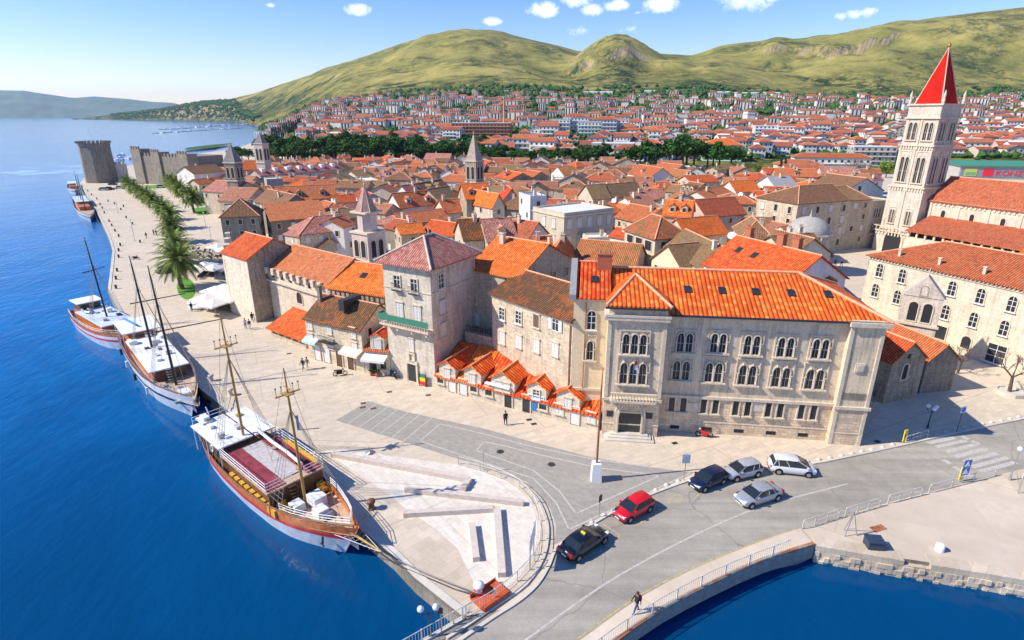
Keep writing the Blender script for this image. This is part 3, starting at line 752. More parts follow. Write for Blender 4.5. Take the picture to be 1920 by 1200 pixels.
# ================================================================ roofs
def roof_planes(L, D, h, rise, typ, ov=0.35, og=None):
    """list of planar polygons (ccw from above) and list of ridge lines"""
    og = ov if og is None else og
    P, Q = [], []
    if typ == 'gy':
        pl, ri = roof_planes(D, L, h, rise, 'gx', ov, og)
        # rotate: x'->y
        P = [[(L-p[1], p[0], p[2]) for p in f] for f in pl]; Q = [[(L-p[1], p[0], p[2]) for p in f] for f in ri]
        return P, Q
    if typ == 'gx':
        sl = rise/(D/2); e = h - ov*sl; r = h + rise
        P = [[(-og,-ov,e),(L+og,-ov,e),(L+og,D/2,r),(-og,D/2,r)], [(L+og,D+ov,e),(-og,D+ov,e),(-og,D/2,r),(L+og,D/2,r)]]
        Q = [[(-og,D/2,r),(L+og,D/2,r)]]
    elif typ == 'shed':
        sl = rise/D; e = h - ov*sl; r = h + rise + ov*sl*0.3
        P = [[(-og,-ov,e),(L+og,-ov,e),(L+og,D+ov*0.3,r),(-og,D+ov*0.3,r)]]
    elif typ in ('hip','hipl','hipr'):
        if typ == 'hip' and L < D:
            pl, ri = roof_planes(D, L, h, rise, 'hip', ov)
            return [[(L-p[1], p[0], p[2]) for p in f] for f in pl], [[(L-p[1], p[0], p[2]) for p in f] for f in ri]
        sl = rise/(D/2); e = h - ov*sl; r = h + rise
        i = min(D/2, L/2)*1.0
        xa = i if typ in ('hip','hipl') else -og; xb = L-i if typ in ('hip','hipr') else L+og
        x0 = -ov if typ in ('hip','hipl') else -og; x1 = L+ov if typ in ('hip','hipr') else L+og
        a, b_ = (xa, D/2, r), (xb, D/2, r)
        c00, c10, c11, c01 = (x0,-ov,e), (x1,-ov,e), (x1,D+ov,e), (x0,D+ov,e)
        pyr = abs(xb-xa) < 0.05
        P = [[c00,c10,b_] + ([] if pyr else [a]), [c11,c01,a] + ([] if pyr else [b_])]
        if typ in ('hip','hipr'): P.append([c10,c11,b_]); Q += [[c10,b_],[c11,b_]]
        if typ in ('hip','hipl'): P.append([c01,c00,a]); Q += [[c01,a],[c00,a]]
        if not pyr: Q.append([a,b_])
    return P, Q
def roof_mb(mb, P, Q, lift=0.14, th=0.17, rr=0.13, ridge=1):
    for f in P: mb.slab([(p[0],p[1],p[2]+lift) for p in f], th, 0)
    for q in Q: mb.tube((q[0][0],q[0][1],q[0][2]+lift+0.02), (q[1][0],q[1][1],q[1][2]+lift+0.02), rr, rr, 5, ridge)
def chimney_mesh(w=0.7, d=0.6, h=1.6, pots=2, mat='w_cream'):
    key = ('ch', w, d, h, pots, mat)
    if key in _wm: return _wm[key]
    p = MB(); p.box(-w/2, w/2, -d/2, d/2, -0.9, h); p.box(-w/2-.09, w/2+.09, -d/2-.09, d/2+.09, h, h+.12)
    for k in range(pots):
        c = (k-(pots-1)/2)*w/pots; p.tube((c,0,h+.12),(c,0,h+.5),.1,.08,6,1)
    m_ = p.mesh('chimney', [MAT[mat], MAT['brick_red']]); _wm[key] = m_; return m_
def skylight_mesh(w=0.7, l=1.0):
    key = ('sk', w, l)
    if key in _wm: return _wm[key]
    p = MB(); p.box(-w/2, w/2, -l/2, l/2, 0.0, 0.10, 1); p.box(-w/2+.09, w/2-.09, -l/2+.09, l/2-.09, 0.10, 0.112, 0)
    m_ = p.mesh('skylight', [MAT['glass'], MAT['iron']]); _wm[key] = m_; return m_
FOOT_PRINTS = []
class Bld:
    """building in a local frame: origin = left front ground corner, x along the front, y into the building"""
    def __init__(s, name, A, B, D, label, cat='house', group=None, z0=0.0, L=None):
        A, B = Vector(A[:2]), Vector(B[:2])
        d = B - A; s.L = d.length if L is None else L; s.D = D; s.rz = math.atan2(d.y, d.x); s.A = A; s.z0 = z0
        s.root = empty(name, (A.x, A.y, z0), s.rz, label, cat, group)
        s.X = d.normalized(); s.Y = Vector((-s.X.y, s.X.x)); s.group = group
        FOOT_PRINTS.append([A, A+s.X*s.L, A+s.X*s.L+s.Y*D, A+s.Y*D])
    def w(s, x, y, z=0.0):
        p = s.A + s.X*x + s.Y*y; return Vector((p.x, p.y, z))
    def at(s, face, px, py, off=0.0):
        """(coordinate along the face, height) where the sight line meets that face"""
        d = ray(px, py); nrm = s.Y if face in 'fb' else s.X
        k = {'f': 0.0, 'b': s.D, 'l': 0.0, 'r': s.L}[face] + off
        o2 = s.A + nrm*k
        dd = Vector((d.x, d.y)); t = o2.dot(nrm) / dd.dot(nrm)
        p = dd*t; q = p - s.A
        return (q.dot(s.X) if face in 'fb' else q.dot(s.Y)), CAM_H + d.z*t - s.z0
    def visible(s, face):
        c = s.w(s.L/2, s.D/2); n = {'f': -s.Y, 'b': s.Y, 'l': -s.X, 'r': s.X}[face]
        return n.dot(Vector((c.x, c.y))) < -0.12*Vector((c.x,c.y)).length
    def part(s, name, mb, mats, parent=None, label=None):
        o = mb.build(name, mats, parent or s.root)
        if label: o['label'] = label
        return o
    def walls(s, h, mat, typ='flat', rise=0.0, z0=-0.3, extra=None):
        m_ = MB(); L, D = s.L, s.D
        m_.prism([(0,0),(L,0),(L,D),(0,D)], z0, h)
        if typ == 'gx': m_.add([(0,0,h),(0,D,h),(0,D/2,h+rise),(L,0,h),(L,D,h),(L,D/2,h+rise)], [(0,2,1),(3,4,5),(0,3,5,2),(1,2,5,4)])
        if typ == 'gy': m_.add([(0,0,h),(L,0,h),(L/2,0,h+rise),(0,D,h),(L,D,h),(L/2,D,h+rise)], [(0,1,2),(3,5,4),(0,2,5,3),(1,4,5,2)])
        if typ == 'shed': m_.add([(0,0,h),(0,D,h),(0,D,h+rise),(L,0,h),(L,D,h),(L,D,h+rise)], [(0,2,1),(3,4,5),(0,3,5,2),(1,2,5,4)])
        if typ == 'hipl': m_.add([(L,0,h),(L,D,h),(L,D/2,h+rise),(L-1,0,h),(L-1,D,h),(L-1,D/2,h+rise)], [(0,1,2),(0,2,5,3),(1,4,5,2),(3,5,4)])
        if typ == 'hipr': m_.add([(0,0,h),(0,D,h),(0,D/2,h+rise),(1,0,h),(1,D,h),(1,D/2,h+rise)], [(0,2,1),(0,3,5,2),(1,2,5,4),(3,4,5)])
        if typ == 'flat' : m_.prism([(0,0),(L,0),(L,0.3),(0,0.3)], h, h+0.5); m_.prism([(0,0.3),(0.3,0.3),(0.3,D),(0,D)], h, h+0.5); m_.prism([(L-.3,0.3),(L,0.3),(L,D),(L-.3,D)], h, h+0.5); m_.prism([(0.3,D-.3),(L-.3,D-.3),(L-.3,D),(0.3,D)], h, h+0.5)
        if extra: extra(m_)
        s.h = h; s.wall = s.part('wall', m_, MAT[mat]); return s.wall
    def roof(s, h, rise, typ, mat, ov=0.35, og=None, ridge='ridge_pale', chim=0, rng=random):
        s.typ, s.rise, s.h = typ, rise, h
        m_ = MB()
        if typ == 'flat': m_.box(0.3, s.L-0.3, 0.3, s.D-0.3, h, h+0.12); s.rf = s.part('roof', m_, MAT[mat]); P = []
        else:
            P, Q = roof_planes(s.L, s.D, h, rise, typ, ov, og)
            roof_mb(m_, P, Q); s.rf = s.part('roof', m_, [MAT[mat], MAT[ridge]])
        for k in range(chim):
            x = rng.uniform(0.15, 0.85)*s.L; y = rng.uniform(0.3, 0.7)*s.D
            s.chimney(x, y)
        return s.rf
    def rz_at(s, x, y):
        """roof surface height at x,y"""
        if s.typ == 'flat': return s.h + 0.12
        if s.typ == 'gy': return s.h + s.rise*(1-abs(x-s.L/2)/(s.L/2)) + .14
        if s.typ == 'shed': return s.h + s.rise*y/s.D + .14
        v = 1-abs(y-s.D/2)/(s.D/2)
        if s.typ == 'hip' and s.L >= s.D: v = min(v, x/(s.D/2), (s.L-x)/(s.D/2))
        if s.typ == 'hip' and s.L < s.D: v = min(1-abs(x-s.L/2)/(s.L/2), y/(s.L/2), (s.D-y)/(s.L/2))
        return s.h + s.rise*v + .14
    def chimney(s, x, y, w=0.7, d=0.6, h=1.3, pots=2, mat='w_cream'):
        return inst('chimney', chimney_mesh(w, d, h, pots, mat), s.rf, (x, y, s.rz_at(x,y)))
    def skylight(s, x, y, w=0.8, l=1.1):
        slope = math.atan2(s.rise, s.D/2 if s.typ != 'shed' else s.D)
        return inst('skylight', skylight_mesh(w, l), s.rf, (x, y, s.rz_at(x,y)+0.02), (slope if y < s.D/2 else -slope, 0, 0))
    def window(s, face, u, z, w=0.9, h=1.4, style='glazed', off=0.0, name='window'):
        """u = local coordinate of the centre along the face, z = bottom"""
        loc = {'f': (u, -off, z), 'l': (-off, u, z), 'r': (s.L+off, u, z), 'b': (u, s.D+off, z)}[face]
        d = wmesh(style, w, h)
        o = inst(name, d['window'], s.root, loc, (0,0,FACE_ROT[face]))
        for k, me in d.items():
            if k != 'window': inst(k, me, o)
        return o
    def win_px(s, face, px, py, w, h, style, off=0.0, name='window'):
        """window whose centre is seen at px,py"""
        u, z = s.at(face, px, py, -off if face in 'fl' else off); return s.window(face, u, z - h/2, w, h, style, off, name)
    def door(s, face, u, w=1.1, h=2.2, mat='door_wood'):
        m_ = MB(); m_.box(-w/2, w/2, -0.05, 0.02, 0.02, h)
        o = s.part('door', m_, MAT[mat]); m2 = MB(); m2.ring(rect_o(w,h,0.14)[:2]+rect_o(w,h,0.14)[2:], rect_o(w,h), -0.12, 0.0); m2.build('frame', MAT['w_trim'], o)
        loc = {'f': (u, 0, 0), 'l': (0, u, 0), 'r': (s.L, u, 0)}[face]; o.location = loc; o.rotation_euler = (0,0,FACE_ROT[face]); return o
    def autowin(s, rows=2, style=('mid','midshut'), rng=random, dens=0.8, faces='flr', w=0.85, h=1.25, gap=2.9, top=2.1):
        for f in faces:
            if not s.visible(f): continue
            ln = s.L if f == 'f' else s.D
            n = max(1, int(ln/gap))
            for r_ in range(rows):
                z = s.h - top - 2.9*r_
                if z < 0.6: break
                for k in range(n):
                    if rng.random() < dens: s.window(f, ln*(k+0.5)/n, z, w, h, rng.choice(style))
    def dormer(s, x, y0, w=1.6, h=1.4, l=2.4, rmat='roof_orange', wmat='w_cream', style='mid', typ='gable'):
        """small gabled dormer whose front face stands at local (x, y0) on the front slope"""
        z0 = s.rz_at(x, y0) - 0.25
        e = empty('dormer', (x, y0, z0), 0, parent=s.root)
        m_ = MB(); m_.box(-w/2, w/2, 0, l, 0, h)
        r_ = w*0.28
        if typ == 'gable': m_.add([(-w/2,0,h),(w/2,0,h),(0,0,h+r_),(-w/2,l,h),(w/2,l,h),(0,l,h+r_)], [(0,1,2),(3,5,4),(0,2,5,3),(1,4,5,2)])
        m_.build('wall', MAT[wmat], e)
        m_ = MB()
        if typ == 'gable':
            P, Q = roof_planes(w, l, h, r_, 'gy', 0.18); P = [[(p[0]-w/2,p[1],p[2]) for p in f] for f in P]; Q = [[(p[0]-w/2,p[1],p[2]) for p in f] for f in Q]
            roof_mb(m_, P, Q, 0.08, 0.1, 0.08)
        else: m_.slab([(-w/2-.15,-.2,h+.05),(w/2+.15,-.2,h+.05),(w/2+.15,l,h+.5),(-w/2-.15,l,h+.5)], 0.12)
        m_.build('roof', [MAT[rmat], MAT['ridge_pale']], e)
        d = wmesh(style, w*0.5, h*0.62); inst('window', d['window'], e, (0,0,h*0.2))
        return e
def house(k, x1, y1, x2, y2, h, D, typ, rmat, wmat, label, rise=None, rows=2, style=('mid','midshut'), chim=1, dens=0.75, dorm=(), ov=0.35, cat='house', name='town_house', group='houses of the old town'):
    a = cr(k, x1, y1) if k else (x1, y1); b_ = cr(k, x2, y2) if k else (x2, y2)
    A, B = W(a[0], a[1], h), W(b_[0], b_[1], h)
    b = Bld(name, A, B, D, label, cat, group)
    if rise is None: rise = (b.L if typ == 'gy' else min(b.L, b.D) if typ == 'hip' else D)/2*0.46
    if typ == 'flat': rise = 0
    rng = random.Random(int(x1*7+y1*13))
    b.walls(h, wmat, typ, rise); b.roof(h, rise, typ, rmat, ov, chim=chim, rng=rng)
    b.autowin(rows, style, rng, dens)
    for dx in dorm: b.dormer(dx*b.L, D*0.12, rmat=rmat, wmat=wmat)
    return b
# ================================================================ palace on the waterfront
pal = Bld('palace', W(1228,806), W(1547,826), 13.0, 'long stone palace with bright orange roof and gothic windows on the waterfront', 'palace')
pf = pal
h_e = pal.at('f', 1400, 590)[1]
xl = pal.at('f', 1128, 803)[0]                 # left end of the palace
PT = 1.5                                       # projection of the entrance tower
xr0, xr1 = pal.at('f', 1547, 826)[0], pal.at('f', 1612, 832, -0.6)[0]
rise_p = HG(pal.w(15, 6.5), 514) - h_e
m_ = MB()
z_str = 4.2
m_.prism([(0,0),(xr0,0),(xr0,13),(0,13)], z_str, h_e); 
m_.prism([(xl+0.2,PT+0.2),(0,PT+0.2),(0,13),(xl+0.2,13)], -0.3, h_e)
xa = xl + 0.2
h_t = pal.at('f', 1195, 573, -PT)[1]; h_c = pal.at('f', 1195, 592, -PT)[1]
m_.prism([(xl,-PT),(0.0,-PT),(0.0,3.5),(xl,3.5)], z_str, h_t)
m_.prism([(xr0,-0.6),(xr1,-0.6),(xr1,13),(xr0,13)], z_str, h_e)
m_.add([(xa,PT,h_e),(xa,13,h_e),(xa,6.5,h_e+rise_p),(xa+.5,PT,h_e),(xa+.5,13,h_e),(xa+.5,6.5,h_e+rise_p)], [(0,2,1),(3,4,5),(0,3,5,2),(1,2,5,4)])
pal.part('wall', m_, MAT['w_palace'])
m_ = MB()
m_.prism([(0,-0.03),(xr0,-0.03),(xr0,13),(0,13)], -0.3, z_str); m_.prism([(xl-.03,-PT-.03),(0.03,-PT-.03),(0.03,3.5),(xl-.03,3.5)], -0.3, z_str)
m_.prism([(xr0,-0.63),(xr1+.03,-0.63),(xr1+.03,13.02),(xr0,13.02)], -0.3, z_str)
pal.part('wall', m_, MAT['w_palstone'], label='stone block ground floor wall of the palace')
m_ = MB()
for (z0, z1, o1) in ((z_str, z_str+0.32, 0.22), (h_e-0.55, h_e-0.1, 0.4), (1.3,1.42,0.08)):
    m_.box(0.05, xr0-0.02, -o1, 0.0, z0, z1); m_.box(xl-o1, 0.03+o1*0.6, -PT-o1, -PT, z0, z1); m_.box(xr0-o1*0.6, xr1+o1, -0.6-o1, -0.6, z0, z1)
    m_.box(xr1, xr1+o1, -0.6, 13, z0, z1); m_.box(xl-o1, xl, -PT, PT+.1, z0, z1)
m_.box(xl-.35, .35, -PT-.45, -PT, h_c-0.12, h_c+.12)
for x0 in (xl-0.05, -0.35): m_.box(x0, x0+.4, -PT-.1, -PT, z_str+.4, h_c-.15)
for x0 in (xr0, xr1-.35): m_.box(x0, x0+.35, -0.7, -0.6, 0, h_e-.6)
pal.part('cornice', m_, MAT['w_trim'])
m_ = MB()
P, Q = roof_planes(xr1-xa, 13, h_e, rise_p, 'hipr', 0.55, 0.2)
roof_mb(m_, [[(p[0]+xa,p[1],p[2]) for p in f] for f in P], [[(p[0]+xa,p[1],p[2]) for p in q] for q in Q], rr=0.2)
# hipped roof of the entrance tower joins the long roof
tw = -xl; e0 = h_t-0.12; ap = h_e+rise_p-0.15; cx = xl/2
yA = 4.3
P = [[(xl-.3,-PT-.4,e0),(.3,-PT-.4,e0),(cx,yA,ap)], [(.3,-PT-.4,e0),(.3,7.5,e0),(cx,7.5,ap),(cx,yA,ap)], [(xl-.3,7.5,e0),(xl-.3,-PT-.4,e0),(cx,yA,ap),(cx,7.5,ap)]]
roof_mb(m_, P, [[(xl-.3,-PT-.4,e0),(cx,yA,ap)],[(.3,-PT-.4,e0),(cx,yA,ap)]], rr=0.17)
pal.typ, pal.rise, pal.h = 'gx', rise_p, h_e
pal.rf = pal.part('roof', m_, [MAT['roof_new'], MAT['ridge_pale']])
m_ = MB(); m_.box(xl+tw+.4, xr1+.5, -.75, -.55, h_e-.28, h_e-.1); m_.box(xl-.4,.4,-PT-.55,-PT-.38,h_t-.3,h_t-.12); pal.part('gutter', m_, MAT['iron'])
for px, py in ((1289,547),(1353,550),(1416,553),(1482,557),(1551,560)):
    lo = pal.at('f', px, py, 3.2); pal.skylight(lo[0], 3.2, 0.75, 1.1)
for px, py in ((1284,640),(1347,641),(1410,645),(1473,649),(1538,652)): pal.win_px('f', px, py, 1.75, 2.2, 'lancet2')
for px, py in ((1277,692),(1338,696),(1401,701),(1464,705),(1527,709)): pal.win_px('f', px, py, 1.95, 2.3, 'lancet2o')
for px, py in ((1270,757),(1330,761),(1390,765),(1451,768),(1513,772)):
    for dx in (-0.62, 0.62):
        u, z = pal.at('f', px, py); pal.window('f', u+dx, z-0.85, 0.62, 1.7, 'dark', 0.03)
for px, py in ((1265,798),(1325,802),(1385,806),(1445,810),(1505,814)):
    u, z = pal.at('f', px, py); pal.window('f', u, 0.35, 1.0, 0.4, 'slot', 0.04, name='vent')
u, z = pal.at('f', 1190, 643, -PT); pal.window('f', u, z-1.15, 2.6, 2.3, 'lancet3', PT)
u, z = pal.at('f', 1187, 698, -PT); pal.window('f', u, z-1.25, 2.9, 2.5, 'lancet3o', PT)
cu = u
# balcony and portal
m_ = MB(); m_.box(xl+.6, -.5, -PT-1.0, -PT, 4.35, 4.6)
for k in range(15): m_.tube((xl+.75+(-.65-xl-.6)*k/14, -PT-.9, 4.6), (xl+.75+(-.65-xl-.6)*k/14, -PT-.9, 5.35), .07, .07, 6)
m_.box(xl+.6, -.5, -PT-1.0, -PT-.8, 5.35, 5.5)
for xx in (xl+.9, cx, -.8): m_.box(xx-.15, xx+.15, -PT-.8, -PT, 3.95, 4.35)
pal.part('balcony', m_, MAT['w_trim'])
u, z = pal.at('f', 1180, 790, -PT)
m_ = MB(); m_.ring([(x+u,z_) for x,z_ in goth_o(2.4,4.1,0.5)], [(x+u,z_) for x,z_ in goth_o(2.4,4.1)], -PT-.28, -PT-.02)
m_.ring([(x+u,z_) for x,z_ in goth_o(2.4,4.1,0.18)], [(x+u,z_) for x,z_ in goth_o(2.4,4.1)], -PT-.4, -PT-.28); m_.box(u-1.2,u+1.2,-PT-.12,-PT-.03,2.75,2.95)
pt = pal.part('portal', m_, MAT['w_trim'])
m_ = MB(); m_.box(u-1.2,u+1.2,-PT-.06,-PT-.025,0.45,2.75); m_.build('door', MAT['glass'], pt)
m_ = MB()
for k in range(3): m_.box(u-2.6+.3*k, u+2.6-.3*k, -PT-1.5+.42*k, -PT, 0.0 if k == 0 else .15*k, .15*(k+1))
pal.part('step', m_, MAT['kerb_stone'])
m_ = MB()
for px in (1143,1217): uu = pal.at('f', px, 778, -PT)[0]; m_.box(uu-.35,uu+.35,-PT-.1,-PT-.03,2.2,2.9)
pal.part('plaque', m_, MAT['iron'])
m_ = MB(); uu, zz = pal.at('f', 1612, 690, -.6); m_.box(uu-.45,uu+.45,-.72,-.6,zz-.5,zz+.5); m_.box(uu-.3,uu+.3,-.78,-.72,zz-.33,zz+.33)
for px in (1301,1423): uu, zz = pal.at('f', px, 763); m_.box(uu-.7,uu+.7,-.09,-.03,zz-.5,zz+.5)
pal.part('plaque', m_, MAT['w_trim'])
# downpipe and balustrade panel on the right end
m_ = MB(); m_.tube((xr1+.1, 1.5, 0.2), (xr1+.1,1.5,h_e-.6), .08, .08, 6); m_.tube((0.15,-.12,0.2),(0.15,-.12,h_e-.6),.07,.07,6); pal.part('downpipe', m_, MAT['steel'])
m_ = MB(); uu, zz = pal.at('f', 1600, 743, -.6); m_.box(xr0+.5,xr1-.5,-.66,-.6,zz-.35,zz+.35); pal.part('panel', m_, MAT['w_dark'])
pal.window('r', 3.0, 8.2, 1.2, 2.0, 'lancet2'); pal.window('r', 8.5, 8.2, 1.2, 2.0, 'lancet2')
m_ = MB(); m_.box(xr1, xr1+1.5, 1.2, 3.4, 2.6, 4.2); m_.box(xr1,xr1+1.7,1.0,3.6,4.2,4.4); pal.part('bay', m_, MAT['w_dark'])
# flag over the entrance
fl = empty('flag', tuple(pal.w(cu, -PT-.3, 8.6)), pal.rz, 'small red white and blue flag hanging over the palace entrance', 'flag')
m_ = MB(); m_.tube((0,0,0),(0,-1.3,1.0),.03,.03,5); m_.build('pole', MAT['white_paint'], fl)
for k, c in enumerate(((0.6,0.02,0.02),(0.8,0.8,0.8),(0.02,0.06,0.4))):
    m_ = MB(); m_.slab([(-.05,-1.25-.0,.93-.5*k),(.12,-1.1,.95-.5*k),(.25,-1.2,.45-.5*k),(-.05,-1.25,.43-.5*k)], .03, 0, (0,-1,0)); m_.build('cloth', plain('flag_%d'%k, c), fl)
# ---------------------------------------------------------------- beige wing left of the palace
ax = pal.w(pal.at('f',1068,783,0.9)[0], 0.9); axb = pal.w(xl+.1, 0.9)
an = Bld('palace_wing', ax, axb, 11.5, 'narrow beige palace wing with one arched and one ogee window beside the entrance tower', 'building')
ha = an.at('f', 1100, 556)[1]; ra = HG(an.w(an.L/2, 5.7), 493) - ha
an.walls(ha, 'w_annex', 'gx', ra); an.roof(ha, ra, 'gx', 'roof_new', 0.45, 0.1)
m_ = MB(); P, Q = roof_planes(.7, 11.5, ha, ra, 'gx', .5, 0)
for f in P: m_.slab([(p[0]-.5,p[1],p[2]+.5) for p in f], .6)
an.part('parapet', m_, MAT['roof_grey'])
an.win_px('f', 1109, 600, 0.85, 2.1, 'arched'); an.win_px('f', 1106, 655, 0.85, 2.3, 'lancet1o')
m_ = MB(); m_.box(-.1, an.L, -.35, 0, ha-.5, ha-.05); m_.box(0,an.L,-.18,0,4.0,4.3); an.part('cornice', m_, MAT['w_trim'])
m_ = MB(); m_.tube((1.3,-.12,1),(1.3,-.12,ha-.5),.07,.07,6); an.part('downpipe', m_, plain('copper', (0.35,0.16,0.07), .6))
u, z = an.at('f', 1115, 520, 2.6); an.skylight(u, 2.6, .8, 1.1)
an.chimney(an.L*.85, 4.6, 1.6, .7, 1.6, 3, 'brick_red')
# ---------------------------------------------------------------- row of small shops with dormers
sA, sB = W(817,727), W(1122,808)
dr_ = (sB-sA).normalized()
HS = None
segs = []
sh_x = [0.0]
TL = (sB-sA).length
dorms = [ (847,775,830,1.55,'midshut'), (893,790,878,1.55,'midshut'), (946,803,930,2.3,'two'), (1012,822,1010,1.55,'two'), (1068,835,1065,1.9,'shut') ]
shop_lab = ['first shop of the dormer row, nearest the stone tower house, with a narrow orange gable','second small shop of the dormer row with white shutters under its gable','widest shop of the dormer row with two white shuttered dormer windows and a dark doorway','shop in the dormer row with a blue and white sign under its dormer','shop at the palace end of the dormer row with moss on its orange roof']
edges = [0, .155, .30, .545, .74, 1.0]
tmp = Bld('x', sA, sB, 4.6, 'x'); bpy.data.objects.remove(tmp.root); FOOT_PRINTS.pop()
hs = tmp.at('f', 975, 742)[1]
DS = 5.2
u_d = [tmp.at('f', px, 752)[0] for px in (841,887,943,1006,1065)]
SHOPS = []
for i in range(5):
    a = sA + dr_*(TL*edges[i]) ; b_ = sA + dr_*(TL*edges[i+1])
    s = Bld('shop', a, b_, DS, shop_lab[i], 'shop', 'row of dormer shops'); SHOPS.append(s)
    hh = hs + (0.1 if i % 2 else 0.0)
    s.walls(hh, 'w_ashlar', 'shed', 2.6); s.roof(hh, 2.6, 'shed', 'roof_new' if i in (2,3,4) else 'roof_orange', 0.3, 0.0 if i < 4 else .1)
    x = u_d[i] - TL*edges[i]; w = dorms[i][3] + .9
    e = empty('dormer', (x, 0.0, hh-0.5), 0, parent=s.root)
    hd = 2.1; l = 5.0; r_ = w*.30
    m_ = MB(); m_.box(-w/2, w/2, -0.04, l, 0, hd); m_.add([(-w/2,-.04,hd),(w/2,-.04,hd),(0,-.04,hd+r_),(-w/2,l,hd),(w/2,l,hd),(0,l,hd+r_)], [(0,1,2),(3,5,4),(0,2,5,3),(1,4,5,2)])
    m_.build('wall', MAT['w_ashlar'], e)
    m_ = MB(); P, Q = roof_planes(w, l, hd, r_, 'gy', 0.3); roof_mb(m_, [[(p[0]-w/2,p[1],p[2]) for p in f] for f in P], [[(p[0]-w/2,p[1],p[2]) for p in q] for q in Q], .1, .14, .1)
    m_.build('roof', [MAT['roof_new'], MAT['ridge_pale']], e)
    for dx in ((-.55,.55) if i == 2 else (0,)):
        d = wmesh('shutter' if i != 3 else 'glazed', .75, 1.05); wo = inst('window', d['window'], e, (dx,-.04,.65))
        for kk, me in d.items():
            if kk != 'window': inst(kk, me, wo)
    n = 2 if i < 4 else 3
    for k in range(n):
        uu = s.L*(k+.5)/n
        if (k+i) % 2: 
            s.door('f', uu, 1.0, 2.2, 'shutter' if i in (0,1,4) else 'glass')
        else: s.window('f', uu, 0.9, 0.95, 1.1, 'dark' if i != 4 else 'shutter')
m_ = MB(); m_.box(-1.0, 1.0, -.12, -.05, 2.15, 2.55); so = SHOPS[3].part('sign', m_, MAT['white_paint'], label='white fascia sign'); so.location = (u_d[3]-TL*edges[3], 0, 0)
m_ = MB(); m_.box(-.9,.9,-.14,-.12,2.27,2.42); so = m_.build('lettering_panel', plain('sign_blue', (0.03,0.16,0.42), .5), so)
m_ = MB(); m_.box(-.35,.35,-.1,-.03,.5,2.2); so = SHOPS[3].part('display_panel', m_, MAT['sign_blue']); so.location = (SHOPS[3].L*.5, 0, 0)
m_ = MB(); m_.box(-1.7,1.7,-.45,-.05,2.55,2.75); so = SHOPS[2].part('canopy', m_, MAT['white_paint']); so.location=(SHOPS[2].L*.5,0,0)
# ---------------------------------------------------------------- stone house behind the shops
nY = Vector((-dr_.y, dr_.x, 0))
st0 = tmp.at('f', 930, 740)[0]
sA2 = tmp.w(tmp.at('f', 925, 655, 5.6)[0], 5.4); sB2 = ax
st = Bld('stone_house', sA2, sB2, 10.0, 'stone house with moss speckled tile roof and toothed eaves behind the dormer shops', 'house')
hst = st.at('f', 1000, 574)[1]; rst = HG(st.w(st.L/2, 5), 527) - hst
st.walls(hst, 'w_stone', 'gx', rst); st.roof(hst, rst, 'gx', 'roof_mossy', 0.5, 0.15)
m_ = MB()
for k in range(int(st.L/.42)): m_.box(.1+.42*k, .3+.42*k, -.32, 0, hst-.42, hst-.15)
m_.box(0, st.L, -.14, 0, hst-.62, hst-.44); st.part('cornice', m_, MAT['w_trim'])
for px, py, sty in ((942,588,'glazed'),(973,595,'glazed'),(1006,602,'shutter_brown'),(1042,608,'open'),(942,633,'shutter'),(973,640,'shutter'),(1006,648,'shutter'),(1041,655,'shutter')):
    st.win_px('f', px, py, .95, 1.5, sty)
m_ = MB(); m_.tube((st.L-.3,-.12,.5),(st.L-.3,-.12,hst-.6),.07,.07,6); st.part('downpipe', m_, MAT['copper'])
# low connecting wall between the tower house and the stone house
tB = W(817,727); tA = W(733,703)
cw_a = tmp.w(1.0, 5.6)
cw = Bld('courtyard_wall', cw_a, sA2, 0.7, 'weathered courtyard wall with iron rail between the tower house and the stone house', 'wall')
hcw = cw.at('f', 900, 628)[1]; m_ = MB(); m_.box(0, cw.L, 0, .7, -.3, hcw); cw.part('wall', m_, MAT['w_rubble'])
m_ = MB(); m_.box(0,cw.L,.1,.16,hcw+.85,hcw+.92)
for k in range(12): m_.tube((cw.L*k/11,.13,hcw),(cw.L*k/11,.13,hcw+.9),.03,.03,4)
cw.part('railing', m_, MAT['iron'])
# ---------------------------------------------------------------- tower house with balcony
th = Bld('tower_house', tA, tB, 9.5, 'square stone tower house with green netted balcony and pinkish pyramid roof', 'house')
hth = th.at('f', 770, 492)[1]; rth = 2.9
rth = HG(th.w(th.L/2, 4.7), 442) - hth
th.walls(hth, 'w_tower', 'hip', 0); 
P, Q = roof_planes(th.L, 9.5, hth, rth, 'hip', 0.75); m_ = MB(); roof_mb(m_, P, Q, rr=.16)
m_.lathe([(.05,0),(.16,.2),(.05,.45),(.14,.6),(.02,.95)], (th.L/2, 4.75, hth+rth+.1), 6, 1)
th.typ, th.rise = 'hip', rth; th.rf = th.part('roof', m_, [MAT['roof_pink'], MAT['w_trim']])
for px, py in ((745,529),(777,536)): th.win_px('f', px, py, .95, 1.7, 'glazed')
for px, py in ((750,582),(783,589)): th.win_px('f', px, py, 1.0, 2.0, 'shutter')
th.win_px('f', 771,646,.75,1.6,'shutter')
for px, py, sty in ((826,527,'glazed'),(829,577,'shutter'),(831,619,'shutter')):
    th.win_px('r', px, py, .95, 1.7, sty)
for py0, px0 in ((529,745),(536,777)):
    u, z = th.at('f', px0, py0); m_ = MB(); m_.box(u-.65,u+.65,-.55,0,z-1.05,z-.93)
    for k in range(8): m_.tube((u-.62+1.24*k/7,-.52,z-.93),(u-.62+1.24*k/7,-.52,z-.05),.025,.025,4)
    m_.box(u-.65,u+.65,-.56,-.5,z-.08,z-.02); th.part('window_balcony', m_, MAT['iron'])
u0, zb = th.at('f', 716, 607, -1.0); u1, z1 = th.at('f', 808, 622, -1.0)
zb = (zb+z1)/2
bx0, bx1 = -0.2, th.L+.15
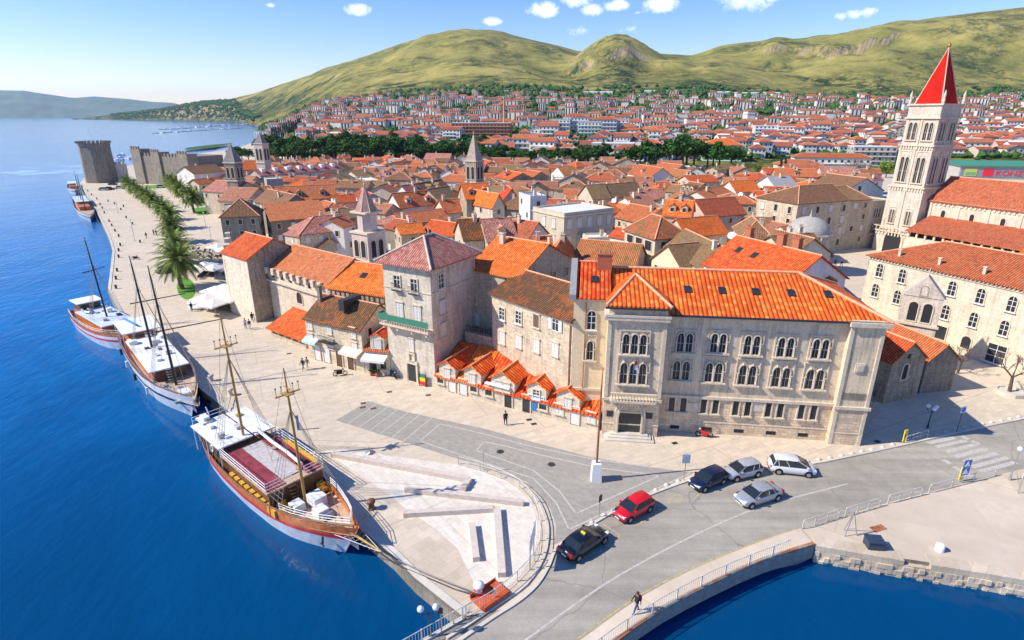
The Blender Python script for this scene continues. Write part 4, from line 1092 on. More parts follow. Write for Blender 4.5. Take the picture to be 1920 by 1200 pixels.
m_ = MB(); m_.box(bx0, bx1, -1.15, 0, zb-.25, zb); m_.box(bx0, bx1, -1.18, -1.02, zb+.95, zb+1.1); m_.box(bx0,bx0+.14,-1.02,0,zb+.95,zb+1.1)
for k in range(20): m_.lathe([(.08,0),(.05,.2),(.09,.45),(.05,.7),(.08,.95)], (bx0+.1+(bx1-bx0-.2)*k/19,-1.1,zb), 6)
for k in range(4): xx = bx0+.5+(bx1-bx0-1)*k/3; m_.box(xx-.12,xx+.12,-.95,0,zb-.75,zb-.25)
bal = th.part('balcony', m_, MAT['w_trim'])
m_ = MB(); m_.box(bx0-.05, bx1+.05, -1.24, -1.2, zb+.55, zb+1.35); m_.box(bx0-.09,bx0-.05,-1.2,0,zb+.55,zb+1.35); m_.build('netting', MAT['net_green'], bal)
u, _ = th.at('f', 774, 702); th.door('f', u, 1.3, 2.6, 'glass')
m_ = MB(); m_.ring([(x+u,z_+.02) for x,z_ in rect_o(1.5,2.75,.25)], [(x+u,z_+.02) for x,z_ in rect_o(1.5,2.75)], -.2, 0); u2,z2 = th.at('f',773,669); m_.ring([(x+u2,z_+z2-.5) for x,z_ in rect_o(.7,.9,.2)], [(x+u2,z_+z2-.5) for x,z_ in rect_o(.7,.9)], -.2, 0); m_.box(u2-.9,u2+.9,-.3,0,z2-.95,z2-.8); th.part('portal', m_, MAT['w_trim'])
m_ = MB(); zz = th.at('f',765,545)[1]; m_.box(-.06,th.L+.06,-.1,0,zz,zz+.14); m_.box(th.L,th.L+.1,0,9.5,zz,zz+.14); th.part('string_course', m_, MAT['w_trim'])
# building behind it with orange roof
bb = Bld('town_house', th.w(th.L-1.0, 9.6), th.w(th.L+7.2, 8.6), 13, 'tall stone house with wide bright orange roof right behind the tower house', 'house', 'houses of the old town')
hb = HG(bb.w(7.8,0), 520); bb.walls(hb, 'w_stone', 'gx', 3.2); bb.roof(hb, 3.2, 'gx', 'roof_orange', chim=1)
for px, py in ((881,561),(890,559)): bb.win_px('f', px, py, .6, 1.4, 'arched')
bb.win_px('f', 888, 597, 2.0, 1.5, 'shutter'); bb.autowin(1, ('mid',), faces='r', dens=1)
m_ = MB(); m_.tube((6.3,-.1,.3),(6.3,-.1,hb-.3),.08,.08,6); bb.part('downpipe', m_, MAT['iron'])
# ---------------------------------------------------------------- mossy old house with awnings
mo = Bld('old_house', W(581,671), W(684,699), 7.5, 'old stone house with blackened mossy roof and striped awning facing the promenade', 'house')
hmo = mo.at('f', 628, 608)[1]; rmo = HG(mo.w(mo.L/2, 3.75), 562) - hmo
mo.walls(hmo, 'w_stone', 'gx', rmo); mo.roof(hmo, rmo, 'gx', 'roof_mossy', .4, .15)
for px, py in ((581,608),(617,617),(662,624),(583,634),(621,645),(665,651)): mo.win_px('f', px, py, .85, 1.3, 'shutter')
for px, py in ((597,672),(613,667),(638,680),(659,683)):
    u,_ = mo.at('f', px, py); mo.door('f', u, 1.1, 2.3, 'shutter' if px < 620 else 'door_wood')
mo.win_px('r', 693, 622, .7, 1.1, 'dark')
m_ = MB(); c0 = mo.at('f',621,660)[0]; m_.box(c0-1.4,c0+1.4,-.9,0,3.35,3.5); 
for k in range(12): m_.tube((c0-1.35+2.7*k/11,-.85,3.5),(c0-1.35+2.7*k/11,-.85,4.4),.025,.025,4)
m_.box(c0-1.4,c0+1.4,-.88,-.82,4.38,4.44); mo.part('balcony', m_, MAT['iron'])
# big boxed duct on the roof
e = MB(); xx = mo.L*.58; e.box(xx-.5, xx+.5, 1.2, 4.6, hmo+1.6, hmo+3.1); mo.part('roof_duct', e, MAT['roof_grey'] if False else MAT['iron'])
mo.chimney(mo.L*.06, 2.6, .5, .5, 2.2, 0, 'w_dark')
def awning(b, u, w, z, d, mat, lab, cat='awning'):
    o = MB(); o.slab([(-w/2,-d,z-.45),(w/2,-d,z-.45),(w/2,0,z),(-w/2,0,z)], .05); o.slab([(-w/2,-d,z-.75),(w/2,-d,z-.75),(w/2,-d,z-.45),(-w/2,-d,z-.45)], .04, 0, (0,1,0))
    ob = b.part('awning', o, MAT[mat], label=lab); ob.location = (u,0,0); return ob
plain('awning_cream', (0.75,0.68,0.55), .8); plain('awning_teal', (0.5,0.7,0.72), .7)
awning(mo, mo.at('f', 665,672)[0], 3.4, 3.3, 1.3, 'awning_cream', 'cream awning'); awning(mo, mo.at('f', 586,648)[0]+.2, 2.6, 3.4, .9, 'awning_teal', 'pale teal awning')
# little shop between
ls = Bld('shop', W(685,699), W(733,704), 5.0, 'small shop with gabled dormer and white awning right beside the mossy old house', 'shop')
hls = 3.4; ls.walls(hls, 'w_ashlar', 'shed', 2.4); ls.roof(hls, 2.4, 'shed', 'roof_red', .25, 0)
ls.dormer(ls.L*.55, .1, 2.0, 2.0, 4.0, 'roof_new', 'w_ashlar', 'midshut')
awning(ls, ls.L*.5, 3.4, 3.0, 1.4, 'white_paint', 'white awning'); ls.door('f', ls.L*.35, 1.1, 2.2, 'glass'); ls.window('f', ls.L*.75, .9, .9, 1.1, 'dark')
# ---------------------------------------------------------------- loggia with orange roof
lgA, lgB = W(508,629), W(574,654)
lg = Bld('loggia', lgA, lgB, 6.5, 'open stone loggia with square posts under a plain orange lean-to roof', 'loggia')
hlg = lg.at('f', 536, 624)[1]
lg.rf = None; m_ = MB(); P, Q = roof_planes(lg.L, 6.5, hlg, 2.6, 'shed', .5, .4); roof_mb(m_, P, Q); lg.part('roof', m_, [MAT['roof_orange'], MAT['ridge_pale']])
for k in range(6):
    m_ = MB(); xx = .2+(lg.L-.4)*k/5; m_.box(xx-.18, xx+.18, .1, .46, -.1, hlg); lg.part('post', m_, MAT['w_trim'])
m_ = MB(); m_.box(0,lg.L,.05,.5,hlg-.25,hlg-.05); lg.part('beam', m_, MAT['door_wood'])
m_ = MB(); m_.box(0,lg.L,6.0,6.5,-.3,hlg+2.2); m_.box(0,lg.L,.0,.5,-.1,.5); lg.part('wall', m_, MAT['w_stone'])
# ---------------------------------------------------------------- convent halls behind the town wall
p0 = W(515,597); hh = HG(p0, 503); hA = Vector((p0.x, p0.y)); hBp = W(723,553,hh); hMid = W(614,536,hh)
hM = Bld('convent_hall', hA, hMid, 10.5, 'long convent hall with faded terracotta roof above a battlemented wall', 'hall')
rr_ = HG(hM.w(hM.L*.5, 5.2), 472) - hh
hM.walls(hh, 'w_ashlar', 'gx', rr_); hM.roof(hh, rr_, 'gx', 'roof_terra', .3, .1)
for k in range(6): hM.window('f', hM.L*(k+.6)/6.5, hh-1.3, .7, .8, 'slot')
u, z = hM.at('f', 562, 559); hM.window('f', u, z-.9, 1.5, 1.9, 'archhole')
m_ = MB()
for k in range(9): m_.box(hM.L*k/9, hM.L*k/9+.75, -.55, -.1, hh-.7, hh+.35)
m_.box(0,hM.L,-.55,0,hh-1.9,hh-1.7); hM.part('merlon', m_, MAT['w_ashlar'])
hN = Bld('convent_hall', hMid, hBp, 10.0, 'convent hall with bright orange roof and one skylight beside the tower house', 'hall')
rr_ = HG(hN.w(hN.L*.5, 5), 497) - hh
hN.walls(hh, 'w_stone', 'gx', rr_); hN.roof(hh, rr_, 'gx', 'roof_orange', .5, .15)
hN.skylight(hN.L*.45, 2.6, .9, 1.1); m_ = MB()
for k in range(12): m_.box(hN.L*(k+.2)/12, hN.L*(k+.2)/12+.55, -.35, 0, hh-1.2, hh-.55)
m_.box(0,hN.L,-.12,0,hh-1.35,hh-1.2); hN.part('cornice', m_, MAT['w_rubble'])
# ---------------------------------------------------------------- bastion with orange roof
ba0 = W(482,605); hba = HG(ba0, 487)
bA, bLB = W(458,487,hba), W(438,471,hba)
bB = W(572,470,hba)
bA = Vector((ba0.x, ba0.y)); 
bB = Vector((W(565,468,hba).x, W(565,468,hba).y))
db = (Vector((bLB.x,bLB.y)) - Vector((W(458,487,hba).x, W(458,487,hba).y))).length
fr = (bB-bA); fr.normalize()
ba = Bld('bastion', bA, bA + fr*9.5, 9.0, 'rough stone corner bastion with an orange gable roof above the cafe umbrellas', 'tower')
rba = HG(ba.w(4.75,0), 449) - hba
ba.walls(hba, 'w_rubble', 'gy', rba); ba.roof(hba, rba, 'gy', 'roof_orange', .3, .15)
for px, py in ((455,500),(462,520),(466,545)):
    ba.win_px('l', px, py, .45, 1.3, 'slot')
m_ = MB(); m_.box(-.06, 0, .1, 8.9, -.3, hba-.1); ba.part('facing', m_, MAT['w_ashlar'], label='smooth cream side wall')
# town wall running on from the bastion
htw = hba - 1.0
tw_ = Bld('town_wall', W(424,449,htw), ba.w(-.1, 8.2), .9, 'cream battlemented town wall running back from the corner bastion', 'wall')
m_ = MB(); m_.box(0, tw_.L, 0, .9, -.3, htw); 
for k in range(6): m_.box(.3+tw_.L*k/6, .3+tw_.L*(k+.55)/6, 0, .9, htw, htw+1.0+(.5 if k%2==0 else 0))
tw_.part('wall', m_, MAT['w_ashlar'])
for k in range(4): tw_.window('f', tw_.L*(k+.5)/4, htw-3.2, .5, 1.2, 'slot')
# ---------------------------------------------------------------- bell towers
def belltower(base, side, rz, levels, spire_h, label, wmat, smat, name='bell_tower', nside=4, taper=.9):
    """levels = [(height, kind)]"""
    e = empty(name, (base.x, base.y, 0), rz, label, 'bell tower')
    z = -0.3; w = side
    for i, (hl, kind, wf) in enumerate(levels):
        w = side*wf
        m_ = MB()
        if kind == 'oct': m_.lathe([(w*.5, z), (w*.5, z+hl)], (0,0,0), 8, 0, False, a0=math.pi/8)
        else: m_.box(-w/2, w/2, -w/2, w/2, z, z+hl)
        m_.build('storey', MAT[wmat], e)
        m_ = MB(); m_.box(-w/2-.25, w/2+.25, -w/2-.25, w/2+.25, z+hl-.12, z+hl+.22); m_.build('cornice', MAT['w_trim'], e)
        z += hl
        if kind in ('bell','bell2'):
            n = 2 if kind == 'bell2' else 1
            for f, (dx, dy, rot) in (('f',(0,-1,0)),('l',(-1,0,-math.pi/2)),('r',(1,0,math.pi/2))):
                for j in range(n):
                    s_ = (j-(n-1)/2)*w*.42
                    d = wmesh('archhole', w*.26 if n == 2 else w*.4, hl*.6)
                    lx, ly = (s_, -w/2) if f == 'f' else ((-w/2, -s_) if f == 'l' else (w/2, s_))
                    o = inst('window', d['window'], e, (lx, ly, z-hl*.85), (0,0,rot)); inst('frame', d['frame'], o)
    m_ = MB(); z += .2
    if nside == 4: m_.lathe([(w*.5*1.414*taper, 0), (.06, spire_h)], (0,0,z), 4, 0, False, a0=math.pi/4)
    else: m_.lathe([(w*.56*taper, 0), (.06, spire_h)], (0,0,z), 8, 0, False, a0=math.pi/8)
    sp_ = m_.build('spire', MAT[smat], e)
    m_ = MB(); rr0 = w*.5*(1.414 if nside == 4 else 1.12)*taper
    for k in range(nside):
        a = (math.pi/4 if nside == 4 else math.pi/8) + 2*math.pi*k/nside
        m_.tube((rr0*math.cos(a), rr0*math.sin(a), z), (0,0,z+spire_h), .09, .05, 4)
    m_.build('spire_rib', MAT['w_trim'], sp_)
    m_ = MB(); m_.ball((0,0,z+spire_h+.2), .22, 8, 6); m_.tube((0,0,z+spire_h),(0,0,z+spire_h+1.1),.035,.03,4); m_.box(-.25,.25,-.03,.03,z+spire_h+.75,z+spire_h+.82); m_.build('finial', MAT['w_trim'], e)
    return e
def tower_pos(px, D): return Vector(((px-960)/1.0*D/(F_PX*CP+0.0), D, 0))
plain('spire_pink', (0.42,0.24,0.19), .85, var=.25, scale=2); plain('spire_grey', (0.22,0.20,0.18), .9, var=.3, scale=1.5); plain('spire_red', (0.52,0.014,0.007), .8, var=.2, scale=.6, spec=.12); plain('spire_tan', (0.40,0.31,0.25), .85, var=.25, scale=1.5)
wallmat('w_pinkstone', (0.74,0.60,0.53), 0.2, 0.3, rnd=0.0, pink=.4)
def place_on(px, py_top, D):
    """ground point at depth D whose vertical at the top height is seen at px"""
    z = CAM_H - ratio(py_top)*D
    d = ray(px, py_top); t = D/d.y
    return Vector((d.x*t, D, 0)), z
b0, zt = place_on(683, 350, 108)
zs = HG(b0, 397)      # foot of the spire
z2 = HG(b0, 434); 
belltower(b0, 4.4, R(-35), [(z2-5.3+.3,'plain',1.0),(5.3,'bell2',1.0),(zs-z2,'oct',.86)], zt-zs, 'pale pink stone bell tower with eight sided brown spire behind the convent halls', 'w_pinkstone', 'spire_pink', nside=8, taper=1.0)
b0, zt = place_on(888, 250, 205); zs = HG(b0, 300)
belltower(b0, 4.6, R(-32), [(zs-7,'plain',1.0),(7,'bell2',1.0)], zt-zs, 'brown stone bell tower with tall pointed tan spire in the middle of the old town', 'w_rubble', 'spire_tan')
b0, zt = place_on(431, 268, 205); zs = HG(b0, 303)
belltower(b0, 4.2, R(-12), [(zs-6,'plain',1.0),(6,'bell2',1.0)], zt-zs, 'dark stone bell tower with steep grey pyramid spire beside the palms', 'w_dark', 'spire_grey', taper=1.05)
b0, zt = place_on(486, 247, 262); zs = HG(b0, 268)
belltower(b0, 4.3, R(-15), [(zs-8,'plain',1.0),(8,'bell2',1.0)], zt-zs, 'slim pale bell tower with short grey spire in front of the dark pines', 'w_camp', 'spire_grey')
# ================================================================ cathedral group
P2 = Vector((98.3,139.8)); AX = R(-65.3); XK = Vector((math.cos(AX), math.sin(AX))); YK = Vector((-XK.y, XK.x))
def KP(x, y): return P2 + XK*x + YK*y
cc = KP(-4.5, 4.5)
ce = empty('campanile', (cc.x, cc.y, 0), AX, 'tall white stone cathedral belfry with steep red pyramid spire', 'bell tower')
S = 9.0
def cstage(z0, z1, s, mat='w_camp'):
    m_ = MB(); m_.box(-s/2, s/2, -s/2, s/2, z0, z1); return m_.build('storey', MAT[mat], ce)
cb = KP(0, 0); base3 = Vector((cb.x, cb.y, 0))
zz = [HG(base3, y) for y in (440, 402, 358, 290, 270, 214, 197)]
ZB = HG(base3,442); Z1 = HG(base3, 355); Z2 = HG(base3, 275); Z3 = HG(base3,222); Z4 = HG(Vector((cc.x,cc.y,0)),197); ZT = HG(Vector((cc.x,cc.y,0)),88)
cstage(-.3, ZB, S+.8); cstage(ZB, Z1, S*.93); cstage(Z1, Z2, S*.86, 'w_camp'); cstage(Z2, Z3, S*.82); cstage(Z3, Z4, S*.84)
def corn(z, s, t_=.35, o=.35):
    m_ = MB(); m_.box(-s/2-o, s/2+o, -s/2-o, s/2+o, z, z+t_); m_.build('cornice', MAT['w_trim'], ce)
for z, s in ((ZB,S+.8),(Z1,S*.93),(Z2,S*.86),(Z3,S*.84),(Z4,S*.84)): corn(z-.1, s)
# balustrade on the portico
m_ = MB(); q = S/2+.9
for f in range(4):
    for k in range(13):
        t_ = -q+2*q*k/12; p = [(t_,-q),(q,t_),(t_,q),(-q,t_)][f]; m_.tube((p[0],p[1],ZB+.25),(p[0],p[1],ZB+1.2),.1,.1,5)
m_.box(-q-.1,q+.1,-q-.12,-q+.12,ZB+1.2,ZB+1.4); m_.box(-q-.1,-q+.14,-q+.12,q,ZB+1.2,ZB+1.4); m_.box(q-.14,q+.1,-q+.12,q,ZB+1.2,ZB+1.4); m_.build('balustrade', MAT['w_trim'], ce)
def cwin(s, z, w, h, style, offs, side='fr'):
    d = wmesh(style, w, h)
    for f in side:
        for u in offs:
            loc = (u,-s/2,z) if f == 'f' else ((s/2,u,z) if f == 'r' else (-s/2,u,z))
            o = inst('window', d['window'], ce, loc, (0,0,FACE_ROT[f]))
            for k, me in d.items():
                if k != 'window': inst(k, me, o)
cwin(S*.93, ZB+2.2, 1.3, 3.6, 'lancet2', (-2.0, 2.0), 'frl')
cwin(S*.86, Z1+1.2, 2.2, 6.4, 'lancet2o', (-1.9, 1.9), 'frl')
cwin(S*.82, Z2+1.3, 2.2, 4.3, 'lancet2', (-1.85, 1.85), 'frl')
# blind arcade corbels
for z, s in ((Z1-.9,S*.93),(Z2-.9,S*.86),(ZB-.9,S+.8)):
    m_ = MB()
    for k in range(12):
        t_ = -s/2+.3+(s-.9)*k/11
        m_.box(t_,t_+.3,-s/2-.25,-s/2,z,z+.8); m_.box(s/2,s/2+.25,t_,t_+.3,z,z+.8); m_.box(-s/2-.25,-s/2,t_,t_+.3,z,z+.8)
    m_.build('corbel', MAT['w_trim'], ce)
m_ = MB()
for z0,z1,s in ((ZB+.4,Z1-.2,S*.93),(Z1+.3,Z2-.2,S*.86),(Z2+.3,Z3-.2,S*.82)):
    for a in (-1,0,1):
        for bq in (-1,0,1):
            if a == 0 and bq == 0: continue
            m_.box(a*(s/2-.3)-.35,a*(s/2-.3)+.35,bq*(s/2-.3)-.35,bq*(s/2-.3)+.35,z0,z1) if a and bq else m_.box(a*(s/2)-.2,a*(s/2)+.2,bq*s/2-.2,bq*s/2+.2,z0,z1)
m_.build('pilaster', MAT['w_camp'], ce)
o = MB(); o.xz(arch_o(4.2,5.6), -S/2-.44, -S/2-.4); o.build('doorway', MAT['hole'], ce); o = MB(); o.ring(arch_o(4.2,5.6,.5), arch_o(4.2,5.6), -S/2-.6, -S/2-.4); o.build('arch', MAT['w_trim'], ce)
m_ = MB(); s = S*.84; m_.lathe([(s*.575,0),(.08,ZT-Z4-.3)], (0,0,Z4+.25), 4, 0, False, a0=math.pi/4); spo = m_.build('spire', MAT['spire_red'], ce)
m_ = MB()
for k in range(4):
    a = math.pi/4+math.pi/2*k; m_.tube((s*.575*math.cos(a),s*.575*math.sin(a),Z4+.25),(0,0,ZT),.16,.09,5)
m_.build('spire_rib', MAT['w_trim'], spo)
m_ = MB(); m_.lathe([(.28,0),(.34,.9),(.2,1.1),(.26,1.5),(.3,2.1),(.12,2.7),(.05,3.0)], (0,0,0), 8); stm = m_.mesh('statue', MAT['w_trim'])
for a in (-1,1):
    for bq in (-1,1): inst('statue', stm, ce, (a*(s/2),bq*(s/2),Z4+.2))
m_ = MB(); m_.ball((0,0,ZT+.3),.4,10,6); m_.tube((0,0,ZT),(0,0,ZT+1.3),.06,.04,5); m_.build('finial', plain('gilt', (.5,.28,.06), .4, .8), ce)
# nave, aisle
ht = HG(Vector((KP(1.5,3.0).x, KP(1.5,3.0).y, 0)), 375)
cat_ = Bld('cathedral', KP(0.2,3.0), KP(10,3.0), 13.0, 'stone cathedral with long orange brown nave roof and blind arcades right of the belfry', 'church', L=58.0)
nav_r = HG(Vector((KP(3,9.5).x,KP(3,9.5).y,0)), 334) - ht
cat_.walls(ht, 'w_church', 'gx', nav_r); cat_.roof(ht, nav_r, 'gx', 'roof_terra', .5, .4)
m_ = MB()
for k in range(9): m_.box(.3+6.2*k, .8+6.2*k, -.2, 0, 5, ht-.5)
for k in range(60): m_.box(.4+.95*k, .8+.95*k, -.22, 0, ht-1.1, ht-.55)
m_.box(0,58,-.35,0,ht-.5,ht-.1); cat_.part('blind_arcade', m_, MAT['w_trim'])
for k in range(9): cat_.window('f', 3.6+6.2*k, ht-4.2, .9, 2.0, 'archhole')
AD = 8.0
ha_t = HG(Vector((KP(4,3).x,KP(4,3).y,0)), 407); pe = KP(3.0, 3-AD); ha_e = HG(Vector((pe.x,pe.y,0)), 434)
m_ = MB(); m_.slab([(.8,-AD-.4,ha_e),(58,-AD-.4,ha_e),(58,0,ha_t),(.8,0,ha_t)], .25); ar = cat_.part('roof', m_, [MAT['roof_terra']], label='lower aisle roof')
m_ = MB(); m_.box(1.0,58,-AD,-.01,-.3,ha_e-1.5); 
for k in range(30): m_.box(1.2+1.95*k, 1.6+1.95*k, -AD, -AD+.4, ha_e-1.5, ha_e-.2)
cat_.part('wall', m_, MAT['w_church'], label='aisle wall with open gallery')
m_ = MB(); m_.box(1.2,57.8,-AD+1.2,-AD+1.6,ha_e-1.6,ha_e-.2); cat_.part('gallery', m_, MAT['hole'])
# bishop's palace
bp0, bp1 = Vector((65.1,79.3)), Vector((68.0,73.0)); bd = Vector((math.cos(AX), math.sin(AX)))
bpA = bp0 - bd*14.8
bp = Bld('bishops_palace', bpA, bpA + bd*10, 14.0, 'large cream palace with rows of round arched windows and red brown roof', 'palace', L=52)
hbp = bp.at('f', 1700, 492)[1]; rbp = HG(bp.w(6,7), 452)-hbp
bp.walls(hbp, 'w_church', 'hipl', rbp); bp.roof(hbp, rbp, 'hipl', 'roof_red', .5, .4)
m_ = MB()
for k in range(100): m_.box(.1+.52*k, .32+.52*k, -.35, 0, hbp-.45, hbp-.15)
m_.box(0,52,-.15,0,hbp-.7,hbp-.45); bp.part('cornice', m_, MAT['w_trim'])
for (x, y) in ((1110,200),(1237,232),(1085,312),(1208,350),(1517,302),(1678,345),(1855,390),(1480,435),(1637,478),(1810,525)):
    a, b_ = cr('H', x, y); bp.win_px('f', a, b_, 1.0, 2.1, 'arched')
for (x, y) in ((1595,605),): a, b_ = cr('H', x, y); bp.win_px('f', a, b_, 1.2, 1.8, 'archhole')
a, b_ = cr('H', 1763, 670); bp.win_px('f', a, b_, 2.2, 2.6, 'glazed'); a, b_ = cr('H', 1450, 550); bp.win_px('f', a, b_, 1.6, 2.0, 'dark')
for k in range(8): bp.chimney(4+6*k, 1.0, .35, .35, .9, 0, 'w_trim')
# second range behind with lighter roof
b2 = Bld('bishops_palace_wing', bp.w(13,14.2), bp.w(52,14.2), 9, 'lower orange roofed range between the cream palace and the cathedral', 'building')
hb2 = hbp+.2; b2.walls(hb2, 'w_church', 'gx', 2.6); b2.roof(hb2, 2.6, 'gx', 'roof_orange')
# small church with bell gable
chA, chB = W(1655,757), W(1717,745)
ch = Bld('chapel', chA, chB, 11, 'small weathered stone chapel with orange roof in the shade of the long palace', 'church')
hch = ch.at('f', 1664, 682)[1]; rch = max(1.2, ch.at('f', 1716, 643)[1]-hch)
ch.walls(hch, 'w_rubble', 'gy', rch); ch.roof(hch, rch, 'gy', 'roof_orange', .2, .2)
ch.win_px('f', 1696, 697, .8, 2.0, 'archhole'); ch.win_px('f', 1705, 668, .5, .6, 'slot')
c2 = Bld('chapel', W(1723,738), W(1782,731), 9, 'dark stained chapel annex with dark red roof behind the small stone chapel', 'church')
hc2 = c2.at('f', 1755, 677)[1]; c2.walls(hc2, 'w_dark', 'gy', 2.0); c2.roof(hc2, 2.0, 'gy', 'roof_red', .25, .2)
g0, gz = place_on(1741, 517, 73.0)
gr = Bld('bell_gable', g0+Vector((-1.9,1.1,0)), g0+Vector((1.6,-1.6,0)), 1.5, 'tall pointed stone bell gable with two arched openings standing over the chapel', 'bell gable')
zsh = HG(g0, 556); m_ = MB(); m_.box(0,gr.L,0,1.6,-.3,zsh); m_.add([(-.2,-.1,zsh),(gr.L+.2,-.1,zsh),(gr.L/2,-.1,gz),(-.2,1.7,zsh),(gr.L+.2,1.7,zsh),(gr.L/2,1.7,gz)], [(0,1,2),(3,5,4),(0,2,5,3),(1,4,5,2),(0,3,4,1)]); gr.part('wall', m_, MAT['w_camp'])
for u in (.32,.68): gr.window('f', gr.L*u, zsh-3.4, 1.0, 2.6, 'archhole')
gr.window('f', gr.L*.5, zsh+.2, .7, 1.2, 'archhole')
m_ = MB(); m_.box(-.2,gr.L+.2,-.3,0,zsh-4.0,zsh-3.7); m_.box(-.15,gr.L+.15,-.2,0,zsh-8,zsh-7.8); m_.tube((gr.L/2,.8,gz),(gr.L/2,.8,gz+1),.06,.05,5); gr.part('cornice', m_, MAT['w_trim'])
n3 = Bld('chapel_nave', ch.w(ch.L*.1, 11.2), ch.w(ch.L+3, 12), 8, 'grey stone nave wall rising behind the small orange roofed chapel', 'church')
n3.walls(hch+2.5, 'w_grey', 'gx', 1.8); n3.roof(hch+2.5, 1.8, 'gx', 'roof_grey')
# ---------------------------------------------------------------- stone houses on the piazza
hz = 12.8
def EP(x, y): return cr('E', x, y)
def on_h(k, x, y, h): a = cr(k, x, y); return W(a[0], a[1], h)
c0_ = on_h('E', 560, 395, hz); cl_ = on_h('E', 205, 332, hz); crn = on_h('E', 1040, 362, hz)
v1 = Vector(((cl_-c0_).x, (cl_-c0_).y)); v2 = Vector(((crn-c0_).x, (crn-c0_).y))
vx = v2.normalized(); vy = Vector((-vx.y, vx.x))
e1 = Bld('town_house', c0_, crn, max(10, v1.dot(vy)), 'large stone corner house on the square, its roof half orange and half brown', 'house', 'houses of the old town')
e1.walls(hz, 'w_stone', 'hipl', 3.2); e1.roof(hz, 3.2, 'hipl', 'roof_brown', .3)
e1.autowin(4, ('shutter','mid','dark'), random.Random(4), .85, 'fl', 1.0, 1.6, 4.0, 2.6)
e2 = Bld('town_house', e1.w(e1.L,0), e1.w(e1.L+6.5,-.4), 11, 'narrow stone house on the square beside the large corner house', 'house', 'houses of the old town')
e2.walls(hz, 'w_stone', 'hipr', 2.8); e2.roof(hz, 2.8, 'hipr', 'roof_brown', .3); e2.autowin(4, ('mid','midshut'), random.Random(5), .8, 'f')
e3 = Bld('town_house', e2.w(e2.L,0.3), e2.w(e2.L+8,.3), 9, 'flat topped stone palace with triple gothic windows on the square', 'house', 'houses of the old town')
e3.walls(hz-1.0, 'w_stone'); e3.roof(hz-1.0, 0, 'flat', 'roof_grey')
for z in (8.0, 4.2): e3.window('f', 3.0, z, 2.4, 2.4, 'lancet3'); 
m_ = MB(); m_.box(1.2,5,-1,0,3.7,3.9); e3.part('balcony', m_, MAT['w_trim'])
e4 = Bld('town_house', e3.w(1,9.5), e3.w(14,8.5), 14, 'white gabled hall rising behind the flat topped stone palace', 'house', 'houses of the old town')
e4.walls(hz+.6, 'w_white', 'gy', 3.4); e4.roof(hz+.6, 3.4, 'gy', 'roof_brown', .2); e4.window('f', 5, hz+.8, .8, 1.2, 'slot')
# domed chapel
dp, dz = place_on(1523, 392, 124)
de = empty('domed_chapel', (dp.x, dp.y, 0), R(-20), 'small eight sided chapel with grey stone dome in front of the large corner house', 'church')
zd = HG(dp, 436); m_ = MB(); m_.lathe([(4.5,-.3),(4.5,zd)], (0,0,0), 8, 0, False); m_.build('wall', MAT['w_grey'], de)
rd = dz-zd-1.6; m_ = MB(); m_.lathe([(4.4*math.cos(a), rd*math.sin(a)) for a in [k*math.pi/2/8 for k in range(8)]]+[(.25,rd),(.2,rd+.6),(.05,rd+1.6)], (0,0,zd), 16); m_.build('dome', MAT['w_grey'], de)
m_ = MB(); m_.lathe([(4.8,0),(4.8,.3)], (0,0,zd-.2), 8, 0, False)
for k in range(24): a = 2*math.pi*k/24; m_.box(4.4*math.cos(a)-.15,4.4*math.cos(a)+.15,4.4*math.sin(a)-.15,4.4*math.sin(a)+.15,zd-1.0,zd-.25)
m_.build('cornice', MAT['w_trim'], de)
# ================================================================ fortress
plain('fort', (0.2,0.2,0.2))
kb0, kz = place_on(175, 268, 310)
kt = empty('fortress_tower', (kb0.x, kb0.y, 0), R(8), 'massive many sided fortress tower at the far end of the promenade', 'tower')
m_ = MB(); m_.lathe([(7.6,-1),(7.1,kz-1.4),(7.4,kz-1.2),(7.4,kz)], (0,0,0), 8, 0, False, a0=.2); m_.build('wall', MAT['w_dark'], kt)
m_ = MB()
for k in range(24): a = 2*math.pi*k/24+.2; m_.box(7.1*math.cos(a)-.5,7.1*math.cos(a)+.5,7.1*math.sin(a)-.5,7.1*math.sin(a)+.5,kz,kz+1.0)
m_.build('merlon', MAT['w_dark'], kt); m_ = MB(); m_.tube((0,0,kz),(-1.0,0,kz+9),.12,.07,5); m_.build('flagpole', MAT['white_paint'], kt)
def curtain(a, b_, h, th, label, mat, name='fortress_wall', merl=True):
    cwb = Bld(name, a, b_, th, label, 'wall')
    m_ = MB(); m_.box(0,cwb.L,0,th,-.5,h); cwb.part('wall', m_, MAT[mat])
    if merl:
        m_ = MB(); n = max(2,int(cwb.L/2.4))
        for k in range(n): x = cwb.L*k/n; m_.box(x,x+1.3,0,.7,h,h+1.4)
        cwb.part('merlon', m_, MAT[mat])
    return cwb
kA = W(205,342); hc_ = HG(kA, 303)
kB = W(243,336)
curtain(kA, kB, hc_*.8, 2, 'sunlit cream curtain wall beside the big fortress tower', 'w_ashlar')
kC0, kz2 = place_on(245, 292, 300); kD0, _ = place_on(338, 292, 285)
kC1 = W(248,346); kD1 = W(345,338)
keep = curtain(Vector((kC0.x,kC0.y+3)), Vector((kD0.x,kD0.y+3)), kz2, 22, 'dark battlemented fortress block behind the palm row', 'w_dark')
for kx, kh, kr in ((0.06,3.2,3.4),(.98,1.6,3.6),(.45,2.0,3.0)):
    m_ = MB(); x = keep.L*kx; m_.box(x-kr, x+kr, -.8, 5, -.5, kz2+kh)
    for q in range(4): m_.box(x-kr+.1+kr*.52*q, x-kr+.1+kr*.52*q+1.0, -.8, -.1, kz2+kh, kz2+kh+1.3)
    keep.part('turret', m_, MAT['w_dark'])
